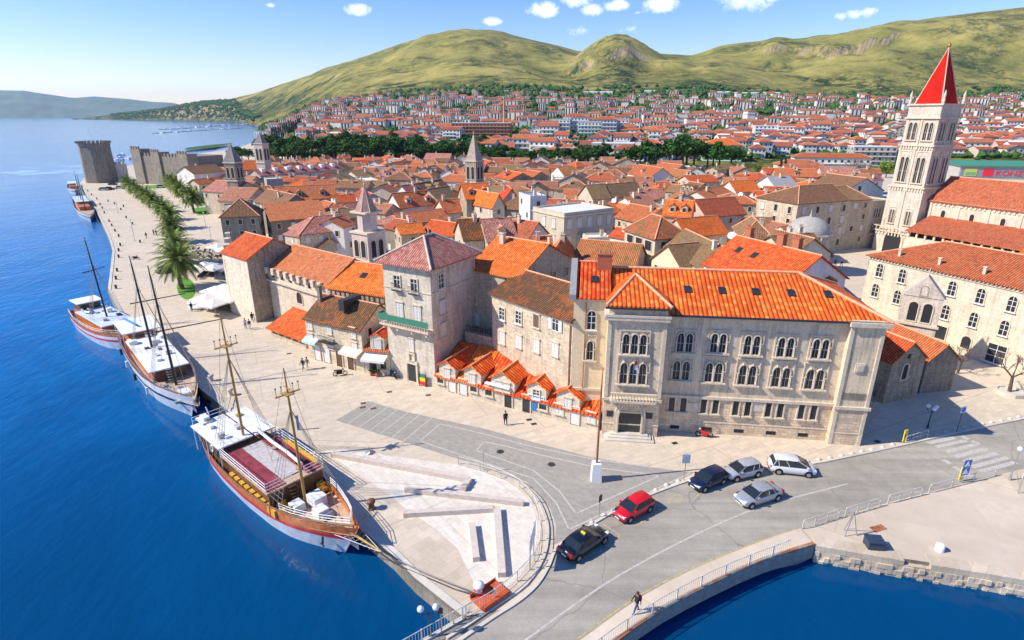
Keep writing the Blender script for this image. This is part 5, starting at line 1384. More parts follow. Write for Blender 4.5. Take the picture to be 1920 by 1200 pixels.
# ================================================================ white flat roofed building
c0_ = W(1058,404,12.5); crn = W(1151,393,12.5); cl_ = W(1022,389,12.5)
vx = Vector(((crn-c0_).x,(crn-c0_).y)).normalized(); vy = Vector((-vx.y,vx.x)); dd = Vector(((cl_-c0_).x,(cl_-c0_).y)).dot(vy)
wf = Bld('white_building', c0_, crn, max(9, dd), 'cream three storey building with flat white roof and rows of closed shutters', 'building')
wf.walls(12.5, 'w_cream'); wf.roof(12.5, 0, 'flat', 'roof_white')
for r_ in range(3):
    for k in range(5): wf.window('f', wf.L*(k+.5)/5, 9.3-3.7*r_, 1.1, 2.0, 'shutter')
    for k in range(2): wf.window('l', wf.D*(k+1)/3.2, 9.3-3.7*r_, 1.0, 2.0, 'shutter')
m_ = MB(); m_.box(-.2,wf.L+.2,-.25,0,12.0,12.3); m_.box(-.25,0,0,wf.D,12.0,12.3)
for k in range(5):
    for r_ in range(2): m_.box(wf.L*(k+.5)/5-.8, wf.L*(k+.5)/5+.8, -.25, 0, 11.55-3.7*r_, 11.7-3.7*r_)
wf.part('cornice', m_, MAT['w_trim'])
# ================================================================ digitised houses of the old town
H_ = house
M1, M2, M3 = ('mid','midshut'), ('mid','midbrown'), ('mid','midshut','midbrown')
def HX(*a, **k): return H_(*a, **k)
# far left / crop A
b = HX('A',760,335,1495,275,10,9,'gx','roof_pink','w_grey','long grey building with seven white roof hatches on its pale orange roof', chim=0, rows=1)
for k in range(7):
    m_ = MB(); x = b.L*(k+.5)/7; m_.box(x-.8,x+.8,2.0,4.2,b.rz_at(x,2)-.1,b.rz_at(x,4.2)+.5); m_.build('skylight', MAT['white_paint'], b.rf)
HX('A',815,375,960,368,9.5,8,'flat','roof_white','w_grey','grey flat topped annex with white roof left of the long hatched building', rows=0)
HX('A',520,488,775,452,8,15,'gy','roof_pink','w_stone','stone gabled house with sunlit pale pink roof slope and dark solar windows', chim=0)
HX('A',560,285,985,255,9,13,'hip','roof_orange','w_stone','broad orange hipped roof between the two bell towers at the left', rows=1)
HX('A',160,318,435,292,10,11,'gx','roof_brown','w_white','white gabled house with brown roof left of the dark bell tower', rise=2.6)
HX('A',205,412,430,388,7,7,'gx','roof_red','w_cream','low cream house with dull red roof in front of the white gabled house')
HX('A',195,218,378,205,6,8,'gx','roof_orange','w_cream','small orange roofed house nearest the fortress')
HX('A',20,350,105,372,7,9,'gx','roof_brown','w_cream','low cream wing half hidden behind the palms')
HX('A',705,560,945,622,9,9,'gx','roof_brown','w_dark','house with sagging brown roof sloping down to the right behind the pyramid roofed house', rise=3)
HX('A',915,556,1440,530,9,9,'gx','roof_terra','w_stone','long faded red roof with three dormers behind the orange convent roofs', dorm=(.2,.38,.78), rise=3.4)
HX('A',1140,445,1430,440,9.5,9,'gx','roof_terra','w_stone','reddish roof with round skylights behind the three dormer roof')
HX('A',1440,443,1715,446,9.5,8,'gx','roof_brown','w_cream','brown roofed cream house with a row of pale shutters in the middle distance', style=('midshut',), dens=1)
HX('A',960,628,1218,618,8.5,8,'gx','roof_orange','w_stone','bright orange roof wedged behind the long terracotta roof', rows=1)
HX('A',1222,600,1352,645,8.5,6,'hip','roof_terra','w_stone','small dark orange hip at the end of the bright orange roof', rows=1)
HX('A',855,742,1360,702,8,10,'shed','roof_terra','w_dark','long terracotta lean-to roof behind the corner bastion', rise=3, chim=0)
HX('A',397,703,742,688,9.5,9.5,'hip','roof_brown','w_dark','dark stone house with brown pyramid roof and two white framed windows behind the cafe', rise=3.6, rows=2, dens=1, style=('mid',))
HX('A',1118,862,1592,812,8,9,'hipl','roof_pink','w_stone','stone house with mottled pink hipped roof left of the pink belfry', rise=2.8, dens=1, style=('midshut',))
HX('A',975,860,1108,882,7.5,9,'shed','roof_pink','w_stone','small pink lean-to beside the mottled pink hipped roof', rise=2.4)
HX('A',1262,990,1510,966,4.5,7,'gy','roof_orange','w_stone','small low house with orange gable behind the terracotta hall', rise=2.0, rows=1)
HX('A',1505,800,1612,765,9,7,'gx','roof_terra','w_white','narrow white house directly left of the pink belfry')
HX('A',1447,578,1640,560,8,7,'gx','roof_orange','w_white','white house with orange roof behind the tip of the pink belfry', dens=1)
HX('A',1502,342,1650,358,8,9,'gy','roof_olive','w_cream','cream gabled cottage with olive roof right of the hatched building')
HX('A',1738,192,1872,182,7,9,'hip','roof_orange','w_yellow','yellow walled house with orange roof near the pines', dens=1)
HX('A',1620,118,1782,105,8,10,'gx','roof_orange','w_cream','beige two storey house with gabled orange roof beside the pines', dens=1)
HX('A',1430,225,1530,217,7,9,'gx','roof_pink','w_teal','house with turquoise wall and pale orange roof')
HX('A',1195,162,1350,152,6,9,'hip','roof_orange','w_cream','low orange hipped house at the pine edge, left of the beige house')
HX('A',1080,228,1185,212,6.5,8,'gx','roof_orange','w_cream','small orange roofed house below the ruined white wall')
HX('A',1100,150,1190,150,6.5,10,'hip','roof_orange','w_cream','orange pyramid roofed house in front of the pine belt')
HX('A',1260,75,1420,70,7,8,'flat','roof_white','w_white','roofless white walled ruin against the pines', rows=0)
HX('A',1620,235,1745,225,7,8,'gx','roof_orange','w_cream','orange roof just below the beige two storey house')
HX('A',1785,262,1890,250,9,8,'flat','roof_grey','w_white','white flat roofed house with blue solar panels')
HX('A',930,225,1050,228,6.5,10,'gy','roof_brown','w_stone','dark gabled shed left of the orange pine edge houses')
HX('A',1820,470,1919,480,7,8,'gx','roof_orange','w_cream','low orange roof right of the spire of the pink belfry')
# crop B
HX('B',275,770,685,724,7,9,'gx','roof_terra','w_grey','long low terracotta roof in a yard behind the tower house', chim=0)
HX('B',247,622,600,582,9,8,'gx','roof_terra','w_white','white gabled house with two dormers, left of the small orange gable', dorm=(.25,.75), rise=3.4)
HX('B',655,670,815,655,8,8,'gx','roof_terra','w_cream','cream house with plain terracotta gable roof in the centre', rise=3)
HX('B',340,520,470,500,9,8,'gx','roof_pink','w_white','white gable end house with pinkish roof behind the two dormer house', rise=3)
HX('B',470,500,700,450,9,8,'gx','roof_olive','w_stone','stone house with patchy olive roof and box dormer', dorm=(.3,.6), rise=3)
HX('B',600,575,770,545,9.5,9,'gx','roof_olive','w_stone','house with steep olive roof left of the large L shaped orange roof', rise=3.4)
b = HX('B',838,545,1070,535,12,10,'gx','roof_orange','w_rubble','tall rubble stone house with orange roof and dormers below the tan spire', dorm=(.25,.75), rise=3.4, dens=.9)
HX('B',1075,612,1180,600,11,14,'gy','roof_orange','w_cream','orange roofed wing sloping right below the tan spire', rise=3)
HX('B',1170,552,1320,548,10,9,'gy','roof_new','w_cream','bright orange gabled roof right of the large orange roof', rise=3)
HX('B',1128,628,1412,640,9,10,'hip','roof_brown','w_cream','stone and cream house with brown pyramid roof left of the white flat roofed building', rise=2.8, dens=.8)
b = HX('B',1412,535,1560,528,14,8,'flat','roof_grey','w_modern','tall white modern house with glass roof pavilion next to the white building', style=('mid',))
HX('B',1030,922,1292,905,9,9,'gx','roof_pink','w_stone','stone house with pinkish brown roof and wide dormer in the centre', dorm=(.55,), rise=3.6)
HX('B',820,912,1005,900,9,9,'gx','roof_mossy','w_stone','stone house with dark mossy roof right behind the tower house roofs', rise=3.4)
HX('B',250,862,460,845,8,7,'gx','roof_orange','w_stone','orange lean roof in the shade right of the pink belfry')
HX('B',100,800,245,830,8,7,'gx','roof_red','w_dark','dark red roof directly right of the pink belfry')
HX('D',82,548,345,560,9,10,'gy','roof_orange','w_rubble','house with dark rubble gable wall and orange roof left of the palace wing', rise=3.2, dens=.3, rows=1)
HX('D',20,432,170,430,9.5,6,'gx','roof_orange','w_white','white house with orange roof and dormer behind the rubble gable', rise=2)
HX('D',-60,340,130,275,9,9,'gy','roof_terra','w_white','white house with pink orange roof and dark gable left of the white flat building', rise=3)
HX('D',-80,500,15,545,8.5,9,'gx','roof_orange','w_white','white house front with small windows left of the rubble gable', rows=2)
HX('D',352,545,900,600,8,11,'gx','roof_mix','w_cream','wide low roof of mixed orange and olive tiles just behind the palace wing', rise=3.2, chim=0)
HX('D',490,335,700,330,8,5,'flat','roof_white','w_cream','low cream flat roofed block below the white building', rows=1)
HX('D',690,300,820,320,9,6,'gx','roof_orange','w_white','white house with chimneys and orange roof beside the white flat building')
# loggia house with the two coloured hipped roof
aL = WC('D',832,222,12); aM = WC('D',1100,318,12); aR = WC('D',1385,292,12)
lh = Bld('town_house', aM, aR, 10, 'house with rooftop loggia and two coloured pyramid roof behind the palace', 'house', 'houses of the old town')
lh.walls(12, 'w_cream', 'hip', 0); lh.roof(12, 3.0, 'hip', 'roof_mix', .4); lh.autowin(2, M1, random.Random(3), .9, 'f')
for k in range(3): lh.window('l', 2+3*k, 9.3, 2.0, 1.8, 'mid')
lh.window('l', 5, 6.5, 1.0, 1.4, 'archhole')
HX('C',1100,882,1462,846,9,8,'gx','roof_orange','w_cream','bright orange roof with single skylight behind the loggia house', rise=3, chim=0)
HX('C',1270,702,1622,672,10,9,'gx','roof_red','w_pinkwall','pinkish walled house with broad red orange roof in the centre right', rise=3.4, chim=0)
HX('C',880,690,1120,705,11,9,'gx','roof_orange','w_stone','orange roof with two pale box dormers behind the loggia house', dorm=(.3,.75), rise=3)
HX('C',450,705,700,762,8,10,'gx','roof_red','w_stone','dark orange roof right of the white flat roofed building', rise=3)
HX('C',250,542,408,532,9,9,'gx','roof_olive','w_cream','cream house with steep olive roof behind the white flat roofed building', rise=3.6)
HX('C',412,530,712,498,9,9,'gx','roof_olive','w_stone','long olive tiled roof joined to the cream olive roofed house', rise=3.4)
HX('C',640,555,850,545,8,8,'gx','roof_pink','w_stone','low pale pink roof with chimney right of the olive roofs')
HX('C',1010,480,1130,500,9,10,'gx','roof_brown','w_stone','house with three brown dormer gables in the middle of the town', dorm=(.2,.5,.8), rise=3)
HX('C',1170,500,1280,480,9,11,'gy','roof_brown','w_stone','brown gabled house right of the three brown dormers')
HX('C',1280,540,1510,490,8.5,8,'gx','roof_terra','w_white','white house with terracotta roof and black chimney, centre right')
HX('C',1460,580,1735,590,9,10,'hip','roof_terra','w_stone','hipped house half orange half olive left of the large corner house')
HX('C',1540,478,1755,470,9,9,'gx','roof_orange','w_white','white house with bright orange roof and red shutters', rise=3)
HX('C',560,310,760,350,8.5,11,'gx','roof_red','w_white','large red brown roof with white dormer in front of the pines', dorm=(.5,), rise=3.6)
HX('C',430,400,600,405,8.5,9,'gx','roof_brown','w_stone','brown mottled roof left of the large red brown roof')
HX('C',200,335,430,340,8.5,9,'gx','roof_brown','w_stone','long dusty brown roof in front of the pines')
HX('C',55,345,225,345,8,8,'gy','roof_red','w_white','white gabled cottage with red roof at the near side of the pines')
HX('C',100,255,200,245,8,8,'hip','roof_new','w_cream','small bright orange pyramid roof left of the pines')
HX('C',1370,285,1555,250,8,6,'gx','roof_olive','w_stone','ruined stone house with pale roof below the tall pines', dens=1)
HX('C',1130,395,1380,385,8.5,9,'gx','roof_orange','w_stone','orange roof with satellite dish in front of the tall pines')
HX('C',1550,375,1720,368,8,7,'gx','roof_orange','w_cream','low orange roof right of the ruined stone house')
HX('C',1730,395,1890,430,10,8,'gy','roof_grey','w_white','white house with grey gable roof left of the large corner house roofs')
HX('C',1650,790,1880,795,8,7,'gx','roof_brown','w_stone','low brown roof in front of the sunlit corner house')
HX('C',1130,300,0,0,8,7,'gx','roof_orange','w_cream','x') if False else None
# directly behind the palace
HX('D',1350,612,1610,585,9.5,9,'gx','roof_olive','w_annex','cream house with weathered olive roof and small arched window behind the palace', rise=3.2, style=('mid',), chim=0)
b = HX('H',122,162,560,300,12,12,'gx','roof_orange','w_white','modern bright orange roof with two skylights and brick chimneys behind the palace', rise=3.6, chim=0)
b.skylight(b.L*.2, 3.6); b.skylight(b.L*.42, 3.4)
for x, y in ((.12,6.5),(.55,6.2),(.72,6.4)): b.chimney(b.L*x, y, 1.1, .8, 1.7, 3, 'brick_red')
HX('H',545,262,850,255,12.2,9,'hip','roof_orange','w_cream','bright orange hip roof with brick chimneys at the back of the palace', rise=2.4, rows=0)
HX('H',405,75,600,130,11,9,'gx','roof_brown','w_cream','brown tiled roof with white satellite dishes behind the modern orange roof', rise=2.8)
HX('H',600,135,832,118,10.5,10,'gx','roof_brown','w_cream','brown hipped house at the near edge of the square', rise=2.8, dens=1)
HX('E',60,690,330,700,10,11,'hip','roof_brown','w_cream','wide brown pyramid roof with skylight left of the domed chapel', rise=2.8)
HX('H',-120,55,110,190,10.5,9,'gx','roof_olive','w_stone','olive roof between the loggia house and the modern orange roof', rise=2.6)
# crop E
HX('E',600,258,860,262,9,12,'hip','roof_orange','w_cream','broad orange hip roof behind the large corner house')
HX('E',870,250,1010,255,9,10,'gx','roof_orange','w_white','orange roof with white gable behind the square')
HX('E',300,110,410,110,8,6,'flat','roof_grey','w_white','small white house with solar panel near the bare trees')
HX('E',210,215,345,235,9,8,'gy','roof_grey','w_white','white chimneyed house left of the large corner house')
HX('E',10,175,185,180,8,8,'gx','roof_orange','w_cream','plain orange roof left of the white chimneyed house')
HX('E',350,205,560,190,8,8,'gx','roof_orange','w_white','low orange roofed row behind the white chimneyed house')
# ================================================================ fill the gaps between them
def corners(f): return [(p.x, p.y) for p in f]
def sat(a, b_, pad=0.0):
    for P in (a, b_):
        for i in range(4):
            ex, ey = P[(i+1)%4][0]-P[i][0], P[(i+1)%4][1]-P[i][1]
            nx, ny = -ey, ex; l = math.hypot(nx, ny) or 1; nx /= l; ny /= l
            pa = [x*nx+y*ny for x, y in a]; pb = [x*nx+y*ny for x, y in b_]
            if max(pa) < min(pb)+pad or max(pb) < min(pa)+pad: return False
    return True
def shrink(P, k=0.9):
    cx = sum(p[0] for p in P)/4; cy = sum(p[1] for p in P)/4
    return [(cx+(x-cx)*k, cy+(y-cy)*k) for x, y in P]
fps = [corners(f) for f in FOOT_PRINTS]
def inpoly(x, y, P):
    c = False; n = len(P)
    for i in range(n):
        x1, y1 = P[i]; x2, y2 = P[(i+1)%n]
        if (y1 > y) != (y2 > y) and x < (x2-x1)*(y-y1)/(y2-y1)+x1: c = not c
    return c
town_px = [(452,520),(425,460),(412,400),(395,345),(375,335),(430,330),(520,326),(600,322),(700,320),(800,322),(1000,326),(1200,330),(1300,335),(1420,340),(1560,346),(1650,352),(1640,430),(1560,500),(1480,525),(1250,520),(1150,520),(1000,560),(900,545),(760,490),(640,500),(560,480)]
town_poly = [(W(a,b_).x, W(a,b_).y) for a, b_ in town_px]
keep_out = [[(W(a,b_).x, W(a,b_).y) for a, b_ in q] for q in ([(1545,480),(1655,470),(1640,600),(1560,560)], [(360,420),(420,420),(400,340),(330,340)], [(1180,338),(1660,362),(1660,330),(1180,318)])]
rng = random.Random(21)
FILL = []
roofs = ['roof_orange','roof_orange','roof_terra','roof_faded','roof_red','roof_brown','roof_olive','roof_pink','roof_faded','roof_terra','roof_mix','roof_brown']
wallsm = ['w_cream','w_white','w_stone','w_stone','w_white','w_grey','w_cream','w_rubble']
xs = [p[0] for p in town_poly]; ys = [p[1] for p in town_poly]
cand = []
y = min(ys)
while y < max(ys):
    x = min(xs)
    while x < max(xs):
        cand.append((x+rng.uniform(-2,2), y+rng.uniform(-2,2))); x += 7.5
    y += 7.5
for (x, y) in cand:
    if not inpoly(x, y, town_poly): continue
    if any(inpoly(x, y, q) for q in keep_out): continue
    big = rng.random()
    for (Lx, Dx) in ((rng.uniform(12,17), rng.uniform(9,11)), (rng.uniform(9.5,12), rng.uniform(8,9)), (8, 7)):
        rz = R(rng.choice((-12,-14,-8,-65,76,-10)) + rng.uniform(-4,4)) if y > 180 or x > 20 else R(rng.choice((-30,-22,58,-26))+rng.uniform(-5,5))
        X = Vector((math.cos(rz), math.sin(rz))); Y = Vector((-X.y, X.x)); c = Vector((x, y))
        P = [tuple(c-X*Lx/2-Y*Dx/2), tuple(c+X*Lx/2-Y*Dx/2), tuple(c+X*Lx/2+Y*Dx/2), tuple(c-X*Lx/2+Y*Dx/2)]
        Ps = shrink(P, 0.93)
        if any(sat(Ps, q) for q in fps if (q[0][0]-x)**2+(q[0][1]-y)**2 < 3600): continue
        if not all(inpoly(px_, py_, town_poly) for px_, py_ in Ps): continue
        fps.append(P); FILL.append((P, Lx, Dx, rz)); break
print('FILL', len(FILL))
RN = {'roof_orange':'orange','roof_terra':'terracotta','roof_red':'dark red','roof_brown':'brown','roof_olive':'olive','roof_pink':'pale pink','roof_new':'bright orange','roof_mix':'mottled','roof_faded':'faded orange'}
WN = {'w_cream':'cream','w_white':'white','w_stone':'stone','w_grey':'grey','w_rubble':'rubble stone','w_modern':'white','w_yellow':'yellow','w_pinkwall':'pink walled'}
TN = {'gx':'gabled','gy':'gable fronted','hip':'hip roofed','flat':'flat topped'}
# landmarks for wording: (picture x, picture y, phrase)
LM = [(430,305,'the dark bell tower'),(487,285,'the slim pale bell tower'),(692,420,'the pink belfry'),(888,300,'the tan pointed spire'),(790,470,'the tower house roof'),(1090,420,'the white flat building'),(1522,420,'the domed chapel'),(1720,300,'the cathedral belfry'),(1250,280,'the tall pines'),(640,330,'the hatched roof building'),(1400,470,'the modern orange roof'),(1000,320,'the middle pine clump'),(1540,330,'the lone palm'),(1170,470,'the loggia house')]
def where(px, py):
    lx, ly, ph = min(LM, key=lambda l: (l[0]-px)**2+((l[1]-py)*1.8)**2)
    dx, dy = px-lx, py-ly
    if abs(dx) > abs(dy)*1.3: return ('right of ' if dx > 0 else 'left of ')+ph
    return ('just below ' if dy > 0 else 'just above ')+ph
AUTO = []
def autolabel(objs):
    """objs = [(object, description, picture x, picture y, where phrase)] : counts look-alikes from the left"""
    groups = {}
    for o, d_, px, py, wh in objs: groups.setdefault((d_, wh), []).append((px, py, o))
    def nth(i): return '%d%s' % (i, 'th' if 10 <= i % 100 <= 20 else {1:'st',2:'nd',3:'rd'}.get(i % 10, 'th'))
    for (d_, wh), L0 in groups.items():
        L0.sort(key=lambda q: q[0])
        for i, (px, py, o) in enumerate(L0):
            if len(L0) == 1: o['label'] = '%s %s' % (d_, wh)
            else: o['label'] = '%s %s, %s from left' % (d_, wh, nth(i+1))
for (P, Lx, Dx, rz) in FILL:
    A = Vector(P[0]); B_ = Vector(P[1]); D_ = A.length
    h = rng.uniform(6.2, 9.0)
    typ = rng.choice(('gx','gx','gx','hip','gy')); rm = rng.choice(roofs); wm = rng.choice(wallsm)
    if rng.random() < .05: typ = 'flat'; rm = 'roof_white'
    b = Bld('town_house', A, B_, Dx, 'x', 'house', 'houses of the old town'); FOOT_PRINTS.pop()
    rise = (Lx if typ == 'gy' else min(Lx, Dx) if typ == 'hip' else Dx)/2*rng.uniform(.42,.56)
    if typ == 'flat': rise = 0
    b.walls(h, wm, typ, rise); b.roof(h, rise, typ, rm, .3, chim=rng.choice((0,1,1,2)), rng=rng)
    b.autowin(2 if D_ < 260 else 1, M3, rng, .7, gap=2.7 if D_ < 200 else 3.6)
    if typ == 'gx' and rng.random() < .3 and D_ < 300: b.dormer(Lx*.5, Dx*.12, rmat=rm, wmat=wm)
    c = b.w(Lx/2, Dx/2, h); px, py = proj(c)
    sz = 'large' if Lx > 11 else ('small' if Lx < 7.6 else 'medium')
    AUTO.append((b.root, '%s %s %s house, %s roof,' % (sz, TN[typ], WN[wm], RN.get(rm,'white')), px, py, where(px, py)))
autolabel(AUTO)
N_TOWN = sum(1 for o in bpy.data.objects if o.name.split('.')[0] == 'town_house')
print('TOWN', N_TOWN)
# ================================================================ foliage
def leafmat(name, c, var=0.5, sc=0.6):
    m, t, b = nt(name)
    tc = N(t, 'ShaderNodeTexCoord').outputs['Object']; oi = N(t, 'ShaderNodeObjectInfo').outputs['Random']
    n = noise(t, tc, sc, 3)
    col = ramp(t, n, [(0.3,[x*(1-var) for x in c]),(0.7,[min(1,x*(1+var)) for x in c])])
    hs = N(t, 'ShaderNodeHueSaturation'); L_(t, mth(t,'ADD',0.49,mth(t,'MULTIPLY',oi,.02)), hs.inputs['Hue']); L_(t, mth(t,'ADD',.75,mth(t,'MULTIPLY',oi,.5)), hs.inputs['Value']); L_(t, col, hs.inputs['Color'])
    L_(t, hs.outputs[0], b.inputs['Base Color']); b.inputs['Roughness'].default_value = .8; b.inputs['Specular IOR Level'].default_value = .2
    return m
leafmat('leaf_pine', (0.036,0.092,0.014)); leafmat('leaf_cypress', (0.014,0.038,0.014)); leafmat('leaf_bright', (0.16,0.24,0.025)); leafmat('leaf_green', (0.05,0.10,0.02)); leafmat('twig', (0.20,0.14,0.11), .3)
leafmat('leaf_palm', (0.17,0.215,0.045))
plain('bark', (0.12,0.085,0.06), .95, var=.4, scale=4)
def leaves(m_, c, r, n, s, rng, flat=1.0):
    for _ in range(n):
        d = Vector((rng.gauss(0,1), rng.gauss(0,1), rng.gauss(0,1))).normalized()
        p = Vector(c) + Vector((d.x*r, d.y*r, d.z*r*flat))*rng.uniform(.55,1.0)
        a = Vector((rng.gauss(0,1), rng.gauss(0,1), rng.gauss(0,.6))).normalized(); b_ = a.cross(d if abs(a.dot(d)) < .9 else Vector((0,0,1))).normalized()
        k = s*rng.uniform(.6,1.3)
        m_.add([p-a*k*.5, p+b_*k*.35, p+a*k*.5, p-b_*k*.35], [(0,1,2,3)])
def tree_meshes(kind, seed):
    key = ('tree', kind, seed)
    if key in _wm: return _wm[key]
    rng = random.Random(seed*17+3); tr, cw = MB(), MB()
    if kind == 'pine':
        H = 11; tr.tube((0,0,-.5),(.3,.2,6.5),.4,.22,7)
        for k in range(26):
            a = rng.uniform(0,6.28); r = 4.2*math.sqrt(rng.random()); z = 6.2+ (1-(r/4.6)**2)*3.6*rng.uniform(.55,1.1)
            c = (r*math.cos(a), r*math.sin(a), z); leaves(cw, c, rng.uniform(1.0,1.7), 55, .75, rng, .7)
            if k % 3 == 0: tr.tube((.3,.2,5.8), (c[0]*.8,c[1]*.8,c[2]-.4), .16, .06, 5)
        leaf = 'leaf_pine'
    elif kind == 'cypress':
        tr.tube((0,0,-.5),(0,0,4),.3,.15,6)
        for k in range(22):
            z = 1+ k*.5; r = 1.3*math.sin(math.pi*min(1,(k+3)/26))**.7
            a = rng.uniform(0,6.28); leaves(cw, (.3*r*math.cos(a), .3*r*math.sin(a), z), r, 45, .6, rng, .8)
        leaf = 'leaf_cypress'
    elif kind in ('bright','green'):
        tr.tube((0,0,-.5),(.1,0,3.2),.3,.2,7)
        for k in range(20):
            d = Vector((rng.gauss(0,1), rng.gauss(0,1), rng.gauss(0,.8))).normalized()*rng.uniform(1.2,3.0)
            c = (d.x, d.y, 5.0+d.z*.9); leaves(cw, c, rng.uniform(.9,1.4), 50, .65, rng)
            if k % 4 == 0: tr.tube((.1,0,2.6), c, .12, .05, 5)
        leaf = 'leaf_bright' if kind == 'bright' else 'leaf_green'
    elif kind == 'bare':
        tr.tube((0,0,-.3),(.1,.1,1.6),.17,.12,6)
        def br(p, d, l, r, n):
            q = p + d*l; (tr if n > 2 else cw).tube(p, q, r, r*.6, 4, caps=False)
            if n == 0: return
            for _ in range(3 if n > 1 else 4):
                e = (d + Vector((rng.gauss(0,.55), rng.gauss(0,.55), rng.uniform(-.05,.4)))).normalized(); br(q, e, l*.72, r*.6, n-1)
        for k in range(5):
            a = k*1.26; br(Vector((.1,.1,1.5)), Vector((math.cos(a)*.8, math.sin(a)*.8, .7)).normalized(), 1.0, .07, 3)
        leaf = 'twig'
    me = (tr.mesh('trunk', MAT['bark'], False), cw.mesh('crown', MAT[leaf], False)); _wm[key] = me
    return me
TREES = []
def tree(p, kind, s, label, group=None, seed=None, sz=1.0, name=None):
    seed = seed if seed is not None else rngT.randrange(3)
    nm = name or {'pine':'pine_tree','cypress':'cypress_tree','bright':'leafy_tree','green':'leafy_tree','bare':'bare_tree'}[kind]
    e = empty(nm, tuple(p), rngT.uniform(0,6.28), label, 'tree', group); e.scale = (s, s, s*sz)
    t_, c_ = tree_meshes(kind, seed); inst('trunk', t_, e); inst('crown', c_, e)
    TREES.append(e); return e
rngT = random.Random(5)
TL_ = []
def gz(x, y): return terrain(x, y) if y > 350 else 0.0
def treepx(px, D, kind, s, desc, group, wh, sz=1.0):
    x = (px-960)*D/1125.0; z = gz(x, D)
    if z < -1: z = 0
    e = tree((x, D, z), kind, s, 'x', group, sz=sz); q = proj((x, D, z+6*s)); TL_.append((e, desc, q[0], q[1], wh)); return e
# pine belt at the left
for k in range(105):
    px = rngT.uniform(497, 905); D = rngT.uniform(372, 470)
    treepx(px, D, 'pine', rngT.uniform(1.15,1.95)*(1.0 if px < 740 else .85), rngT.choice(('dark rounded pine','broad dark green pine','dense dark pine')), 'pine belt beyond the old town', 'in the belt '+('behind the slim bell tower' if px < 590 else 'above the white ruin' if px < 680 else 'behind the yellow house' if px < 790 else 'left of the tan spire'))
for px, D in ((438,395),(452,400),(462,385),(445,410)): treepx(px, D, 'pine', 1.3, 'dark pine', 'trees by the small harbour', 'between the two left bell towers')
for k in range(30):
    px = rngT.uniform(905, 1165); D = rngT.uniform(352, 400)
    treepx(px, D, 'pine' if rngT.random() < .8 else 'green', rngT.uniform(1.15,1.5), 'round dark pine', 'pines behind the old town', 'in the clump right of the tan spire' if px < 1030 else 'above the white flat roofed building')
for px, D, s in ((1203,330,2.0),(1222,338,1.8),(1183,340,1.5),(1256,322,2.1),(1283,318,2.35),(1304,324,2.05),(1270,332,2.0),(1330,318,1.9),(1353,316,2.0),(1374,322,1.7),(1342,330,1.8),(1212,345,1.8),(1290,340,2.2)):
    treepx(px, D, 'pine', s, 'tall dark pine', 'tall pines behind the centre of the town', 'behind the large red brown roof' if px < 1310 else 'right of the tallest pine pair')
for px, D, s in ((1232,318,1.6),(1468,330,.9),(1384,300,.6),(990,520,1.0),(1003,522,1.0),(1020,515,.9),(1477,335,.85)): treepx(px, D, 'cypress', s, 'slim dark cypress', 'cypresses', 'among the pines' if px < 1300 and px > 1100 else 'near the bare trees' if px > 1300 else 'in front of the white apartment blocks')
for k in range(14): treepx(514+k*4.2, rngT.uniform(820,900), 'cypress', 1.5, 'slim dark cypress', 'cypress row at the channel', 'in the dark row at the end of the bay')
for px, D, s, wh in ((1672,330,1.25,'just left of the tall cathedral belfry'),(1425,345,.8,'right of the tall pines'),(1445,335,.8,'behind the ruined stone house'),(962,345,1.0,'behind the tan spire'),(745,470,1.2,'at the pine belt end'),(785,460,1.2,'near the tan spire'),(915,520,1.2,'before the brick building site'),(1395,355,.8,'beside the green building')):
    treepx(px, D, 'bright', s, 'fresh yellow green tree', 'yellow green trees', wh)
for px, D, s, wh in ((1530,335,1.5,'behind the square, left'),(1610,325,1.6,'left of the belfry'),(1395,420,1.5,'beside the green building'),(1350,430,1.2,'near the green building'),(560,368,1.2,'before the pine belt'),(1625,330,1.5,'nearest the belfry')):
    treepx(px, D, 'bare', s*1.7, 'bare brown winter tree', 'bare winter trees', wh)
for k in range(34):
    px = rngT.uniform(1180, 1900); D = rngT.uniform(420, 800)
    treepx(px, D, rngT.choice(('green','pine')), rngT.uniform(.5,.8), 'small green garden tree', 'garden trees in the suburb', 'among houses below the right hills' if px > 1500 else 'among houses beyond the pines')
# shrubs behind the tower house
for x, y, s in ((900,660,.62),(960,720,.55),(1050,710,.5),(720,745,.6),(1130,720,.5)):
    a = WC('B', x, y, 4.0); e = tree((a.x, a.y, 0), 'green' if x != 1130 else 'bright', s*1.25, 'x', 'garden trees of the old town'); q = proj((a.x,a.y,4)); TL_.append((e, 'green garden tree', q[0], q[1], 'in the walled yard below the tan spire'))
# square by the right edge
tp = W(1840,845); pass
for (x, y, s, lab) in ((1795,700,1.0,'bare pruned tree by the dark red roofed chapel annex'),(1892,738,1.35,'bare pruned tree in the round stone planter at the right edge')):
    a = W(x, y); tree((a.x,a.y,.2), 'bare', s, lab, 'bare winter trees')
    m_ = MB(); m_.lathe([(1.6,0),(1.6,.5),(1.3,.5),(1.3,.3)], (0,0,0), 10, 0, False)
    if s > 1.2: o = m_.build('tree_planter', MAT['kerb_stone'], None, (a.x,a.y,0)); tag(o, 'low round stone planter ring around the bare tree at the right edge', 'planter')
autolabel(TL_)
